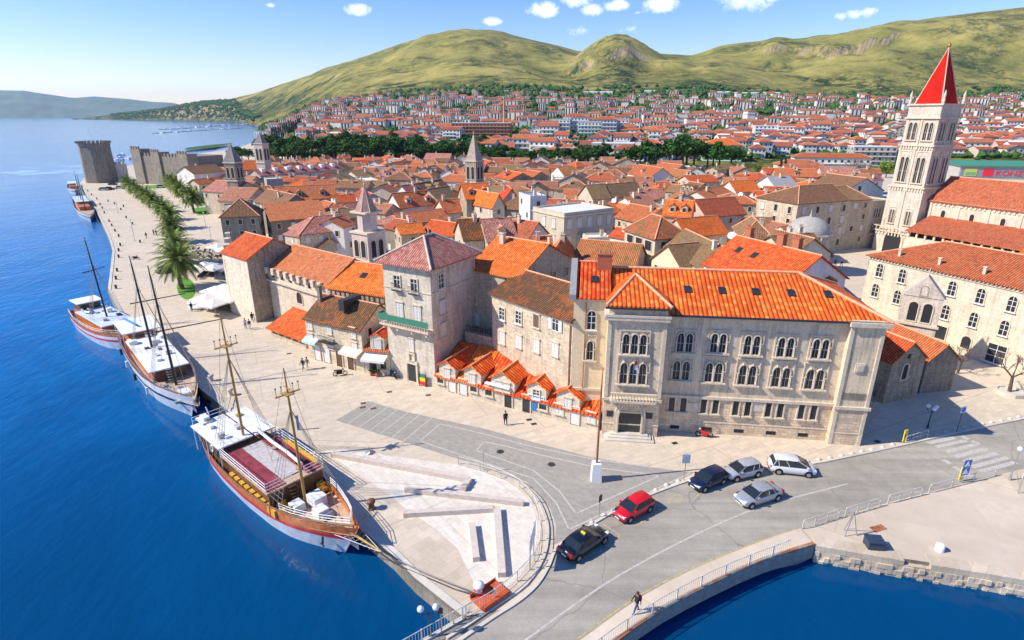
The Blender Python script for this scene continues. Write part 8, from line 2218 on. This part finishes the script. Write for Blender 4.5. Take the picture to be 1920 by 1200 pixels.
# ================================================================ street furniture
plain('lamp_globe', (0.8,0.8,0.78), .3, var=.02); plain('sign_blu', (0.03,0.16,0.55), .4); plain('sign_pale', (0.33,0.42,0.52), .4); plain('sign_yel', (0.75,0.62,0.02), .5); plain('pole_wood', (0.26,0.12,0.06), .6); plain('navy_paint', (0.03,0.05,0.09), .5)
def globe_lamp(px, py, top_py, n, lab, hw=.45, z0=0.0, stem='navy_paint'):
    p = W(px, py, z0); z = HG(p, top_py) - z0; e = empty('street_lamp', (p.x,p.y,z0), R(10), lab, 'street lamp')
    bpart(e, 'pole', lambda m: (m.tube((0,0,0),(0,0,z-.5),.07,.055,8), m.tube((0,0,0),(0,0,.5),.12,.09,8)), stem)
    for k in range(n):
        a = 2*math.pi*k/n; x, y = (hw*math.cos(a), hw*math.sin(a)) if n > 1 else (0,0)
        bpart(e, 'arm', lambda m: m.path([(0,0,z-.6),(x,y,z-.6),(x,y,z-.3)], .03, 5), stem); bpart(e, 'globe', lambda m: m.ball((x,y,z-.1), .23, 12, 8), 'lamp_globe')
    return e
globe_lamp(806,1192,1138,2,'double globe lamp with dark post beside the bridge railing',.5,0.1); globe_lamp(1739,802,762,3,'dark triple globe lamp in the shade right of the palace'); globe_lamp(1893,900,840,1,'pale street lamp with single globe at the right edge',.4,0,'steel')
def signpost(px, py, top_py, lab, panels, pole='steel', cat='sign', rz=0, z0=0, r=.04):
    p = W(px, py, z0); z = HG(p, top_py)-z0; e = empty('road_sign', (p.x,p.y,z0), R(rz), lab, cat)
    bpart(e, 'pole', lambda m: m.tube((0,0,0),(0,0,z),r,r,6), pole)
    for (zz, w, h_, mat) in panels: bpart(e, 'panel', lambda m: m.box(-w/2,w/2,-.06,-.03,z-zz-h_,z-zz), mat)
    return e, z
signpost(1282,900,850,'pale grey blue timetable sign on a pole behind the navy car',[(.1,.75,.95,'sign_pale')])
signpost(1123,971,926,'dark sign seen from the side on a thin pole above the black taxi',[(.1,.5,.65,'iron')],rz=50)
e_, z = signpost(828,1188,1132,'thin pale pole with dark box beside the double globe lamp',[(.3,.35,.5,'iron')],z0=.1)
e_, z = signpost(907,885,848,'thin bare pole standing in the curved fence',[(.0,.1,.1,'steel')]); 
e_, z = signpost(1803,905,862,'blue square pedestrian crossing sign with white triangles above the road',[(0,.8,.8,'sign_blu'),(.85,.8,.8,'sign_blu')],rz=10)
for k in range(2): bpart(e_, 'white_triangle', lambda m: m.xz([(-.3,z-.68-.85*k),(.3,z-.68-.85*k),(0,z-.12-.85*k)], -.075,-.06), 'white_paint')
e_, z = signpost(1793,812,762,'round blue and white sign with lamp on a post in the palace shade',[(0,.75,.75,'white_paint')],'navy_paint',rz=15)
bpart(e_, 'blue_disc', lambda m: m.xz([(.3*math.cos(a),z-.38+.3*math.sin(a)) for a in [k*.39 for k in range(16)]], -.08,-.06), 'sign_blu')
e_, z = signpost(1908,925,872,'white panel sign seen beside the single globe lamp',[(0,1.1,1.3,'white_paint')],rz=35)
for (px, py, tp, lab) in ((1799,902,876,'yellow and red chevron post at the far end of the guard rail'),(1694,830,806,'yellow and green marker post at the shaded kerb')):
    p = W(px, py); z = max(1.0, HG(p, tp)); e = empty('marker_post', (p.x,p.y,0), R(20), lab, 'marker post'); bpart(e, 'board', lambda m: m.box(-.22,.22,-.05,.05,.15,z), 'sign_yel'); bpart(e, 'arrow', lambda m: m.xz([(-.15,z*.35),(.15,z*.55),(-.15,z*.8)], -.07,-.05), 'sign_red' if px > 1750 else 'net_green')
# big double pole sign at the curved railing
p = W(997,1055); e = empty('road_sign', (p.x,p.y,0), R(78), 'large white sign panel on two poles turned away at the curved railing', 'sign'); z = 3.2
bpart(e, 'pole', lambda m: (m.tube((-.8,0,0),(-.8,0,z),.05,.05,6), m.tube((.8,0,0),(.8,0,z),.05,.05,6)), 'steel'); bpart(e, 'panel', lambda m: m.box(-1.3,1.3,-.05,.0,1.7,z), 'white_paint')
# flagpole with concrete foot
p = W(1117,900); zt = HG(p, 690); e = empty('flagpole', (p.x,p.y,0), 0, 'tall brown mast on a white concrete block in front of the palace', 'flagpole')
bpart(e, 'foot', lambda m: m.add([(x*.5,y*.5,0) for x,y in ((-1,-1),(1,-1),(1,1),(-1,1))]+[(x*.4,y*.4,1.95) for x,y in ((-1,-1),(1,-1),(1,1),(-1,1))], [(0,3,2,1),(4,5,6,7),(0,1,5,4),(1,2,6,5),(2,3,7,6),(3,0,4,7)]), 'white_paint')
bpart(e, 'mast', lambda m: (m.tube((0,0,1.9),(.05,0,zt*.85),.11,.08,8), m.tube((.05,0,zt*.85),(.08,0,zt),.06,.03,6)), 'pole_wood')
# kerb stones shaped like half balls
KB = [(1110,983),(1133,969),(1210,930),(1230,922),(1250,912),(1272,905),(1350,881),(1514,868),(1535,864),(1556,861),(1578,857),(1597,853),(1617,849),(1637,845),(1616,849),(1634,846),(1655,841),(1674,836),(1755,817),(1773,812),(1790,806),(1807,804),(1825,800),(1842,797),(1859,794),(1877,791),(1894,788),(1910,784)]
m_ = MB(); m_.lathe([(.25,0),(.24,.07),(.2,.15),(.12,.21),(.001,.23)], (0,0,0), 10); hbm = m_.mesh('kerb_ball', MAT['kerb_stone'], False); KL2 = []
for px, py in KB:
    p = W(px, py-2); o = inst('kerb_bollard', hbm, None, (p.x,p.y,.0)); tag(o, 'x', 'bollard', 'half round kerb bollards'); q = proj(p); KL2.append((o, 'white half round stone bollard', q[0], q[1], 'on the kerb by the parked cars' if px < 1400 else 'on the kerb below the palace' if px < 1700 else 'on the shaded kerb'))
autolabel(KL2)
# mooring bollards
def mbol(px, py, s, mat, lab, grp='mooring bollards'):
    p = W(px, py); m_ = MB(); m_.lathe([(.28,0),(.22,.1),(.18,.45),(.30,.55),(.30,.68),(.12,.74)], (0,0,0), 10); o = m_.build('mooring_bollard', MAT[mat], None, (p.x,p.y,0)); o.scale = (s,s,s); tag(o, lab, 'bollard', grp); return o
for px, py, w_ in ((353,679,'beside the dark masted boats'),(397,714,'between the second boat and the near boat'),(433,741,'at the stern of the near boat')): mbol(px, py, 1.2, 'kerb_stone', 'stone mooring block '+w_)
mbol(697,954,1.3,'wood_dark','dark mooring bollard on the worn quay stones by the near boat bow')
e = mbol(898,1114,1.35,'white_paint','white mooring bollard with red foot beside the rusty ramp'); bpart(e, 'foot_ring', lambda m: m.lathe([(.34,0),(.34,.16),(.29,.2)], (0,0,0), 12), 'car_red')
p = W(1761,1032); m_ = MB(); m_.lathe([(.33,0),(.33,.55),(.25,.6)], (0,0,0), 12); tag(m_.build('mooring_bollard', MAT['white_paint'], None, (p.x,p.y,0)), 'short white drum standing on the rough ground at the right', 'bollard')
m_ = MB(); m_.lathe([(.22,0),(.2,.6),(.26,.66),(.2,.8)], (0,0,0), 8); qbm = m_.mesh('quay_bollard', MAT['iron'], False); QL = []
for px, py in ((165,359),(172,366),(182,374),(188,384),(192,391),(196,400),(205,416),(210,424),(216,434),(223,444),(226,461),(223,471),(223,483),(220,509),(218,524),(218,541),(203,378),(215,383),(227,394),(237,409),(249,421),(232,388),(263,455)):
    p = W(px, py); o = inst('quay_bollard', qbm, None, (p.x,p.y,0)); tag(o, 'x', 'bollard', 'dark bollards on the promenade'); q = proj(p); QL.append((o, 'short dark bollard', q[0], q[1], 'along the water edge' if (px, py) not in ((203,378),(215,383),(227,394),(237,409),(249,421),(232,388),(263,455)) else 'in the inner promenade row'))
autolabel(QL)
for px, py, tp, lab in ((253,452,411,'thin promenade lamp between the palms and the water'),(262,360,335,'thin promenade lamp near the fortress'),(222,400,378,'thin promenade lamp left of the palm row'),(386,425,398,'thin lamp on the pavement by the lawns'),(398,460,425,'thin lamp on the pavement before the cafe')):
    globe_lamp(px, py, tp, 1, lab, .3, 0, 'steel')
plain('bench_stone', (0.60,0.51,0.43), .8, var=.12)
# stone benches of the plaza
for (pts, w, lab) in (([(623,855),(880,903),(868,921)],.55,'longest stone bench of the plaza with a short hooked end'),([(760,921),(982,947)],.5,'second long stone bench below the hooked one'),([(757,968),(927,958)],.5,'stone bench meeting the upright bench at a corner'),([(932,957),(941,1083)],.62,'upright stone bench casting a long shadow'),([(885,988),(893,1054)],.55,'shortest stone bench near the upright one')):
    m_ = MB(); P = WL(pts)
    for a, b_ in zip(P[:-1], P[1:]):
        d = (b_-a).normalized(); n_ = Vector((-d.y,d.x,0))*w/2; m_.prism([tuple((a-n_)[:2]),tuple((b_-n_)[:2]),tuple((b_+n_)[:2]),tuple((a+n_)[:2])], 0, .47 if a == P[0] else .455)
    o = m_.build('stone_bench', MAT['bench_stone']); tag(o, lab, 'bench', 'stone benches of the plaza')
# railings
def fence(pts, h, lab, mat='rail_white', post=2.6, bar=.22, z0=0.0, top=True, r=.03):
    P = smooth_path(pts, 4) if len(pts) > 2 else [Vector(p) for p in pts]
    e = empty('railing', (P[0].x,P[0].y,z0), 0, lab, 'railing'); o0 = P[0]
    Pr = [Vector((p.x-o0.x, p.y-o0.y, 0)) for p in P]
    Ls = sum((b_-a).length for a, b_ in zip(Pr[:-1], Pr[1:])); n = max(2, int(Ls/bar)); Q = resample(Pr, n+1); Q = [Vector((q[0],q[1],0)) for q in Q]
    bpart(e, 'handrail', lambda m: (m.path([q+Vector((0,0,h)) for q in Q[::4]]+[Q[-1]+Vector((0,0,h))], .035, 5), m.path([q+Vector((0,0,.14)) for q in Q[::4]]+[Q[-1]+Vector((0,0,.14))], .025, 4)), mat)
    bpart(e, 'baluster', lambda m: [m.tube(q+Vector((0,0,.14)), q+Vector((0,0,h)), .013, .013, 3, caps=False) for q in Q], mat)
    k = max(1, int(post/bar))
    for i in range(0, n+1, k): q = Q[i]; m_ = MB(); m_.box(-.045,.045,-.045,.045,0,h+.05); o = m_.build('post', MAT[mat], e, (q.x,q.y,0))
    return e
cr_px = [(860,872),(903,884),(948,901),(976,918),(1000,946),(1011,980),(1013,1008),(1007,1046),(966,1094),(916,1133),(874,1156)]
fence(WL(cr_px), 1.0, 'long curved iron railing around the stone plaza', 'iron' if False else 'rail_white')
fence([W(868,1160,.12), W(782,1209,.12)]+[LE0+Vector((.1,.1,0))], 1.05, 'white bridge railing above the water beside the double globe lamp', z0=.12)
rp = [Vector((p[0],p[1],0)) for p in offset_path([Vector((q[0],q[1])) for q in fb], -.12)]
fence(rp[::3], 1.05, 'long white railing with rusty foot along the bridge bend', z0=.17)
def hoop(a, b_, lab):
    A, B_ = W(*a), W(*b_); e = empty('guard_rail', (A.x,A.y,0), 0, lab, 'guard rail', 'white guard rails'); d = B_-A
    n = 3
    bpart(e, 'rail', lambda m: m.path([(0,0,0),(0,0,.75),tuple(d*.02+Vector((0,0,.9))),tuple(d*.98+Vector((0,0,.9))),tuple(d+Vector((0,0,.75))),tuple(d)], .035, 5), 'rail_white')
    bpart(e, 'rail', lambda m: m.tube((0,0,.45), tuple(d+Vector((0,0,.45))), .025,.025,4), 'rail_white')
    for k in range(1, n): q = d*k/n; bpart(e, 'post', lambda m: m.tube(q, q+Vector((0,0,.9)), .03,.03,5), 'rail_white')
    return e
for a, b_, lab in (((1504,992),(1571,971),'white guard rail nearest the bridge railing'),((1584,968),(1648,949),'second white guard rail from the bridge'),((1664,944),(1727,928),'third white guard rail from the bridge'),((1741,924),(1864,892),'longest white guard rail, by the crossing sign'),((1697,832),(1738,820),'low white guard rail in the palace shade')): hoop(a, b_, lab)
# odds and ends
p = W(1592,1003); e = empty('stand', (p.x,p.y,0), R(20), 'tall narrow metal trestle standing on the rough ground by the bridge', 'trestle')
bpart(e, 'frame', lambda m: (m.tube((-.5,0,0),(0,0,2.3),.035,.035,5), m.tube((.5,-.3,0),(0,0,2.3),.035,.035,5), m.tube((.1,.6,0),(0,0,2.3),.035,.035,5), m.tube((-.35,0,.7),(.35,-.2,.7),.02,.02,4)), 'steel')
p = W(1637,1026); m_ = MB(); m_.box(-.6,.6,-.5,.5,0,.75); m_.box(-.66,.66,-.56,.56,.75,.82); tag(m_.build('utility_box', MAT['navy_paint'], None, (p.x,p.y,0), R(-8)), 'dark blue utility box at the quay wall steps', 'box')
sheet('manhole_cover', WL([(1629,989),(1652,983),(1664,992),(1642,999)]), MAT['rust_iron'], .02)
tag(bpy.data.objects['manhole_cover'], 'square rusty brown cover set in the rough ground', 'cover'); del bpy.data.objects['manhole_cover']['kind']
p = W(917,1122); e = empty('ramp', (p.x,p.y,0), R(42), 'rusty red metal gangway ramp beside the white bollard', 'ramp'); m_ = MB(); m_.slab([(-1.1,-.8,.15),(1.3,-.8,.35),(1.3,.8,.35),(-1.1,.8,.15)], .12); m_.box(-1.1,1.3,-.85,-.78,.1,.5); m_.box(-1.1,1.3,.78,.85,.1,.5); plain('ramp_red', (0.50,0.09,0.03), .7, var=.3); m_.build('deck', MAT['ramp_red'], e)
p = W(793,724); e = empty('postcard_stand', (p.x,p.y,0), R(-25), 'colourful red yellow and green display board by the tower house door', 'display board')
for k, mt in enumerate(('sign_red','sign_yel','net_green')): m_ = MB(); m_.box(-.45,.45,-.06+.02*k,.04+.02*k,.2+.5*k,.7+.5*k); m_.build('panel', MAT[mt], e)
m_ = MB(); m_.box(-.5,-.46,-.1,.1,0,1.75); m_.box(.46,.5,-.1,.1,0,1.75); m_.build('frame', MAT['iron'], e)
p = W(560,806); e = empty('information_post', (p.x,p.y,0), 0, 'slim blue information post on the promenade beside the near boat', 'post'); bpart(e, 'pole', lambda m: m.box(-.12,.12,-.08,.08,0,1.7), 'sign_blu'); bpart(e,'cap',lambda m: m.box(-.14,.14,-.1,.1,1.7,1.8),'steel')
p = W(694,849); e = empty('floor_lamp', (p.x,p.y,0), 0, 'small round grey fitting on the plaza above the longest bench', 'fitting'); bpart(e, 'base', lambda m: m.lathe([(.5,0),(.5,.05),(.05,.1),(.05,.5)], (0,0,0), 14), 'steel')
MH = []
for px, py in ((938,847),(1034,871),(680,764),(700,766),(681,756),(1265,831),(992,787),(1001,795),(803,741),(730,735),(606,690),(542,663),(1645,828)):
    p = W(px, py); m_ = MB(); 
    if px in (938,1034): m_.lathe([(.38,0),(.38,.012)], (0,0,0), 14)
    else: m_.box(-.32,.32,-.22,.22,0,.012)
    o = m_.build('drain_cover', MAT['wood_dark'] if px < 930 else MAT['iron'], None, (p.x,p.y,.018), R(20)); tag(o, 'x', 'cover', 'drain covers'); MH.append((o, 'round dark manhole cover' if px in (938,1034) else 'small dark drain cover', px, py, 'in the paved carriageway' if px in (938,1034) else 'near the striped parking bays' if 670 < px < 740 and py > 750 else 'on the pavement'))
autolabel(MH)
# bushes at the mossy shop, planters
for px, py, lab in ((697,704,'potted shrub beside the white awning shop'),(708,706,'second potted shrub beside the white awning shop')):
    p = W(px, py); e = empty('potted_plant', (p.x,p.y,0), 0, lab, 'potted plant'); bpart(e, 'pot', lambda m: m.lathe([(.22,0),(.3,.45)], (0,0,0), 10), 'brick_red'); m_ = MB(); leaves(m_, (0,0,.85), .38, 60, .25, rngT); m_.build('foliage', MAT['leaf_green'], e)
# cafe: parasols, tables, chairs
plain('parasol_cloth', (0.74,0.72,0.66), .8, var=.05)
def parasol(p, rz, lab, s=1.0, sz=1.0):
    e = empty('parasol', (p.x,p.y,0), rz, lab, 'parasol', 'square white cafe parasols'); w = 2.0*s
    bpart(e, 'pole', lambda m: m.tube((0,0,0),(0,0,3.1*sz),.04,.04,6), 'steel')
    bpart(e, 'canopy', lambda m: (m.add([(-w,-w,2.35*sz),(w,-w,2.35*sz),(w,w,2.35*sz),(-w,w,2.35*sz),(0,0,3.15*sz)], [(0,1,4),(1,2,4),(2,3,4),(3,0,4),(3,2,1,0)]), m.box(-w,w,-w-.02,-w+.02,2.12*sz,2.35*sz), m.box(-w,w,w-.02,w+.02,2.12*sz,2.35*sz), m.box(-w-.02,-w+.02,-w,w,2.12*sz,2.35*sz), m.box(w-.02,w+.02,-w,w,2.12*sz,2.35*sz)), 'parasol_cloth')
    bpart(e, 'foot', lambda m: m.box(-.3,.3,-.3,.3,0,.12), 'steel'); return e
PRL = []
for px, py in ((386,553),(400,562),(404,538),(416,549),(428,543),(420,534),(432,553)):
    p = W(px, py, 2.9); p.z = 0; e = parasol(p, R(-25), 'x'); q = proj((p.x,p.y,3)); PRL.append((e, 'square white parasol', q[0], q[1], 'in the group below the bastion'))
for px, py in ((407,458),(383,492),(400,497),(419,464)):
    p = W(px, py, 2.9); p.z = 0; e = parasol(p, R(-20), 'x'); q = proj((p.x,p.y,3)); PRL.append((e, 'square white parasol', q[0], q[1], 'over the upper cafe terrace'))
autolabel(PRL)
sheet('cafe_deck', WL([(368,575),(448,588),(455,560),(405,545)]), plain('deck_brown', (0.34,0.24,0.17), .85), .02)
m_ = MB(); m_.box(-.24,.24,-.24,.24,.42,.47); m_.box(-.24,-.2,-.24,.24,.47,.88)
for a in (-.21,.21):
    for b_ in (-.21,.21): m_.tube((a,b_,0),(a,b_,.42),.02,.02,4)
chm = m_.mesh('cafe_chair', MAT['iron'], False); m_ = MB(); m_.box(-.24,.24,-.24,.24,.42,.47); m_.box(-.24,-.2,-.24,.24,.47,.88)
for a in (-.21,.21):
    for b_ in (-.21,.21): m_.tube((a,b_,0),(a,b_,.42),.02,.02,4)
chr_ = m_.mesh('cafe_chair', MAT['cloth_red'], False); m_ = MB(); m_.lathe([(.3,0),(.05,.05),(.04,.68),(.38,.70),(.38,.74)], (0,0,0), 10); tbm = m_.mesh('cafe_table', MAT['wood_dark'], False)
CH, TB = [], []
def cset(px, py, red, wh, n=4):
    p = W(px, py); t_ = inst('cafe_table', tbm, None, tuple(p)); tag(t_, 'x', 'table', 'cafe tables'); TB.append((t_, 'round dark cafe table', px, py, wh)); a0 = rngT.uniform(0,1.5)
    for k in range(n):
        a = a0+6.283*k/n; c = inst('cafe_chair', chr_ if red else chm, None, (p.x+.75*math.cos(a), p.y+.75*math.sin(a), 0), (0,0,a+math.pi)); tag(c, 'x', 'chair', 'cafe chairs'); q = proj(c.location); CH.append((c, 'red cafe chair' if red else 'black cafe chair', q[0], q[1], wh))
for px, py in ((385,566),(398,572),(412,576),(425,570),(437,566),(408,562),(421,560)): cset(px, py, True, 'under the parasols below the bastion')
for px, py in ((374,480),(385,474),(394,470),(378,500),(396,480),(410,475),(402,486),(388,486),(416,482),(420,492),(368,470),(405,466)): cset(px, py, False, 'on the upper cafe terrace')
for x0, y0, n in ((383,516,9),(403,512,9),(426,512,7)):
    p = W(x0, y0)
    for k in range(n):
        for j in range(2):
            c = inst('cafe_chair', chm, None, (p.x-.5*(k-n/2)*.25+j*.62, p.y+(k-n/2)*.75, 0), (0,0,R(-70))); tag(c, 'x', 'chair', 'cafe chairs'); q = proj(c.location); CH.append((c, 'black cafe chair', q[0], q[1], 'in the %s packed column' % ('left' if x0 < 390 else 'middle' if x0 < 410 else 'right')))
autolabel(CH); autolabel(TB)
# small covered dinghies on the pavement by the cafe
for px, py, lab in ((365,572,'white small boat lying by the cafe corner'),(368,580,'second small boat lying nearest the pavement edge')):
    p = W(px, py); e = empty('dinghy', (p.x,p.y,0), R(-10), lab, 'dinghy'); m_ = MB(); m_.lathe([(.001,-1.6),(.45,-1.2),(.6,0),(.5,1.0),(.02,1.7)], (0,0,0), 10); m_.v = [(z, x, abs(y)*.0+.35+y*.6) for x, y, z in m_.v]; m_.build('hull', MAT['canvas'], e)
# satellite dishes on the roofs
m_ = MB(); m_.lathe([(.001,0),(.3,.05),(.5,.16)], (0,0,0), 12); m_.tube((0,0,-.02),(0,0,-.6),.03,.03,4); dsh = m_.mesh('satellite_dish', MAT['white_paint'], False); DL = []
for k, x, y, h in (('E',312,700,11.9),('E',368,692,12.0),('D',840,385,9.5),('D',1130,515,9.5),('C',550,960,10),('C',1578,505,11),('C',436,560,10),('C',1495,875,12.5),('D',305,633,9.5)):
    p = WC(k, x, y, h); o = inst('satellite_dish', dsh, None, tuple(p), (R(60),0,R(rngT.uniform(-60,20)))); o.scale = (1.4,1.4,1.4); tag(o, 'x', 'satellite dish', 'satellite dishes on the roofs'); q = proj(p); DL.append((o, 'white satellite dish', q[0], q[1], where(q[0], q[1])))
autolabel(DL)
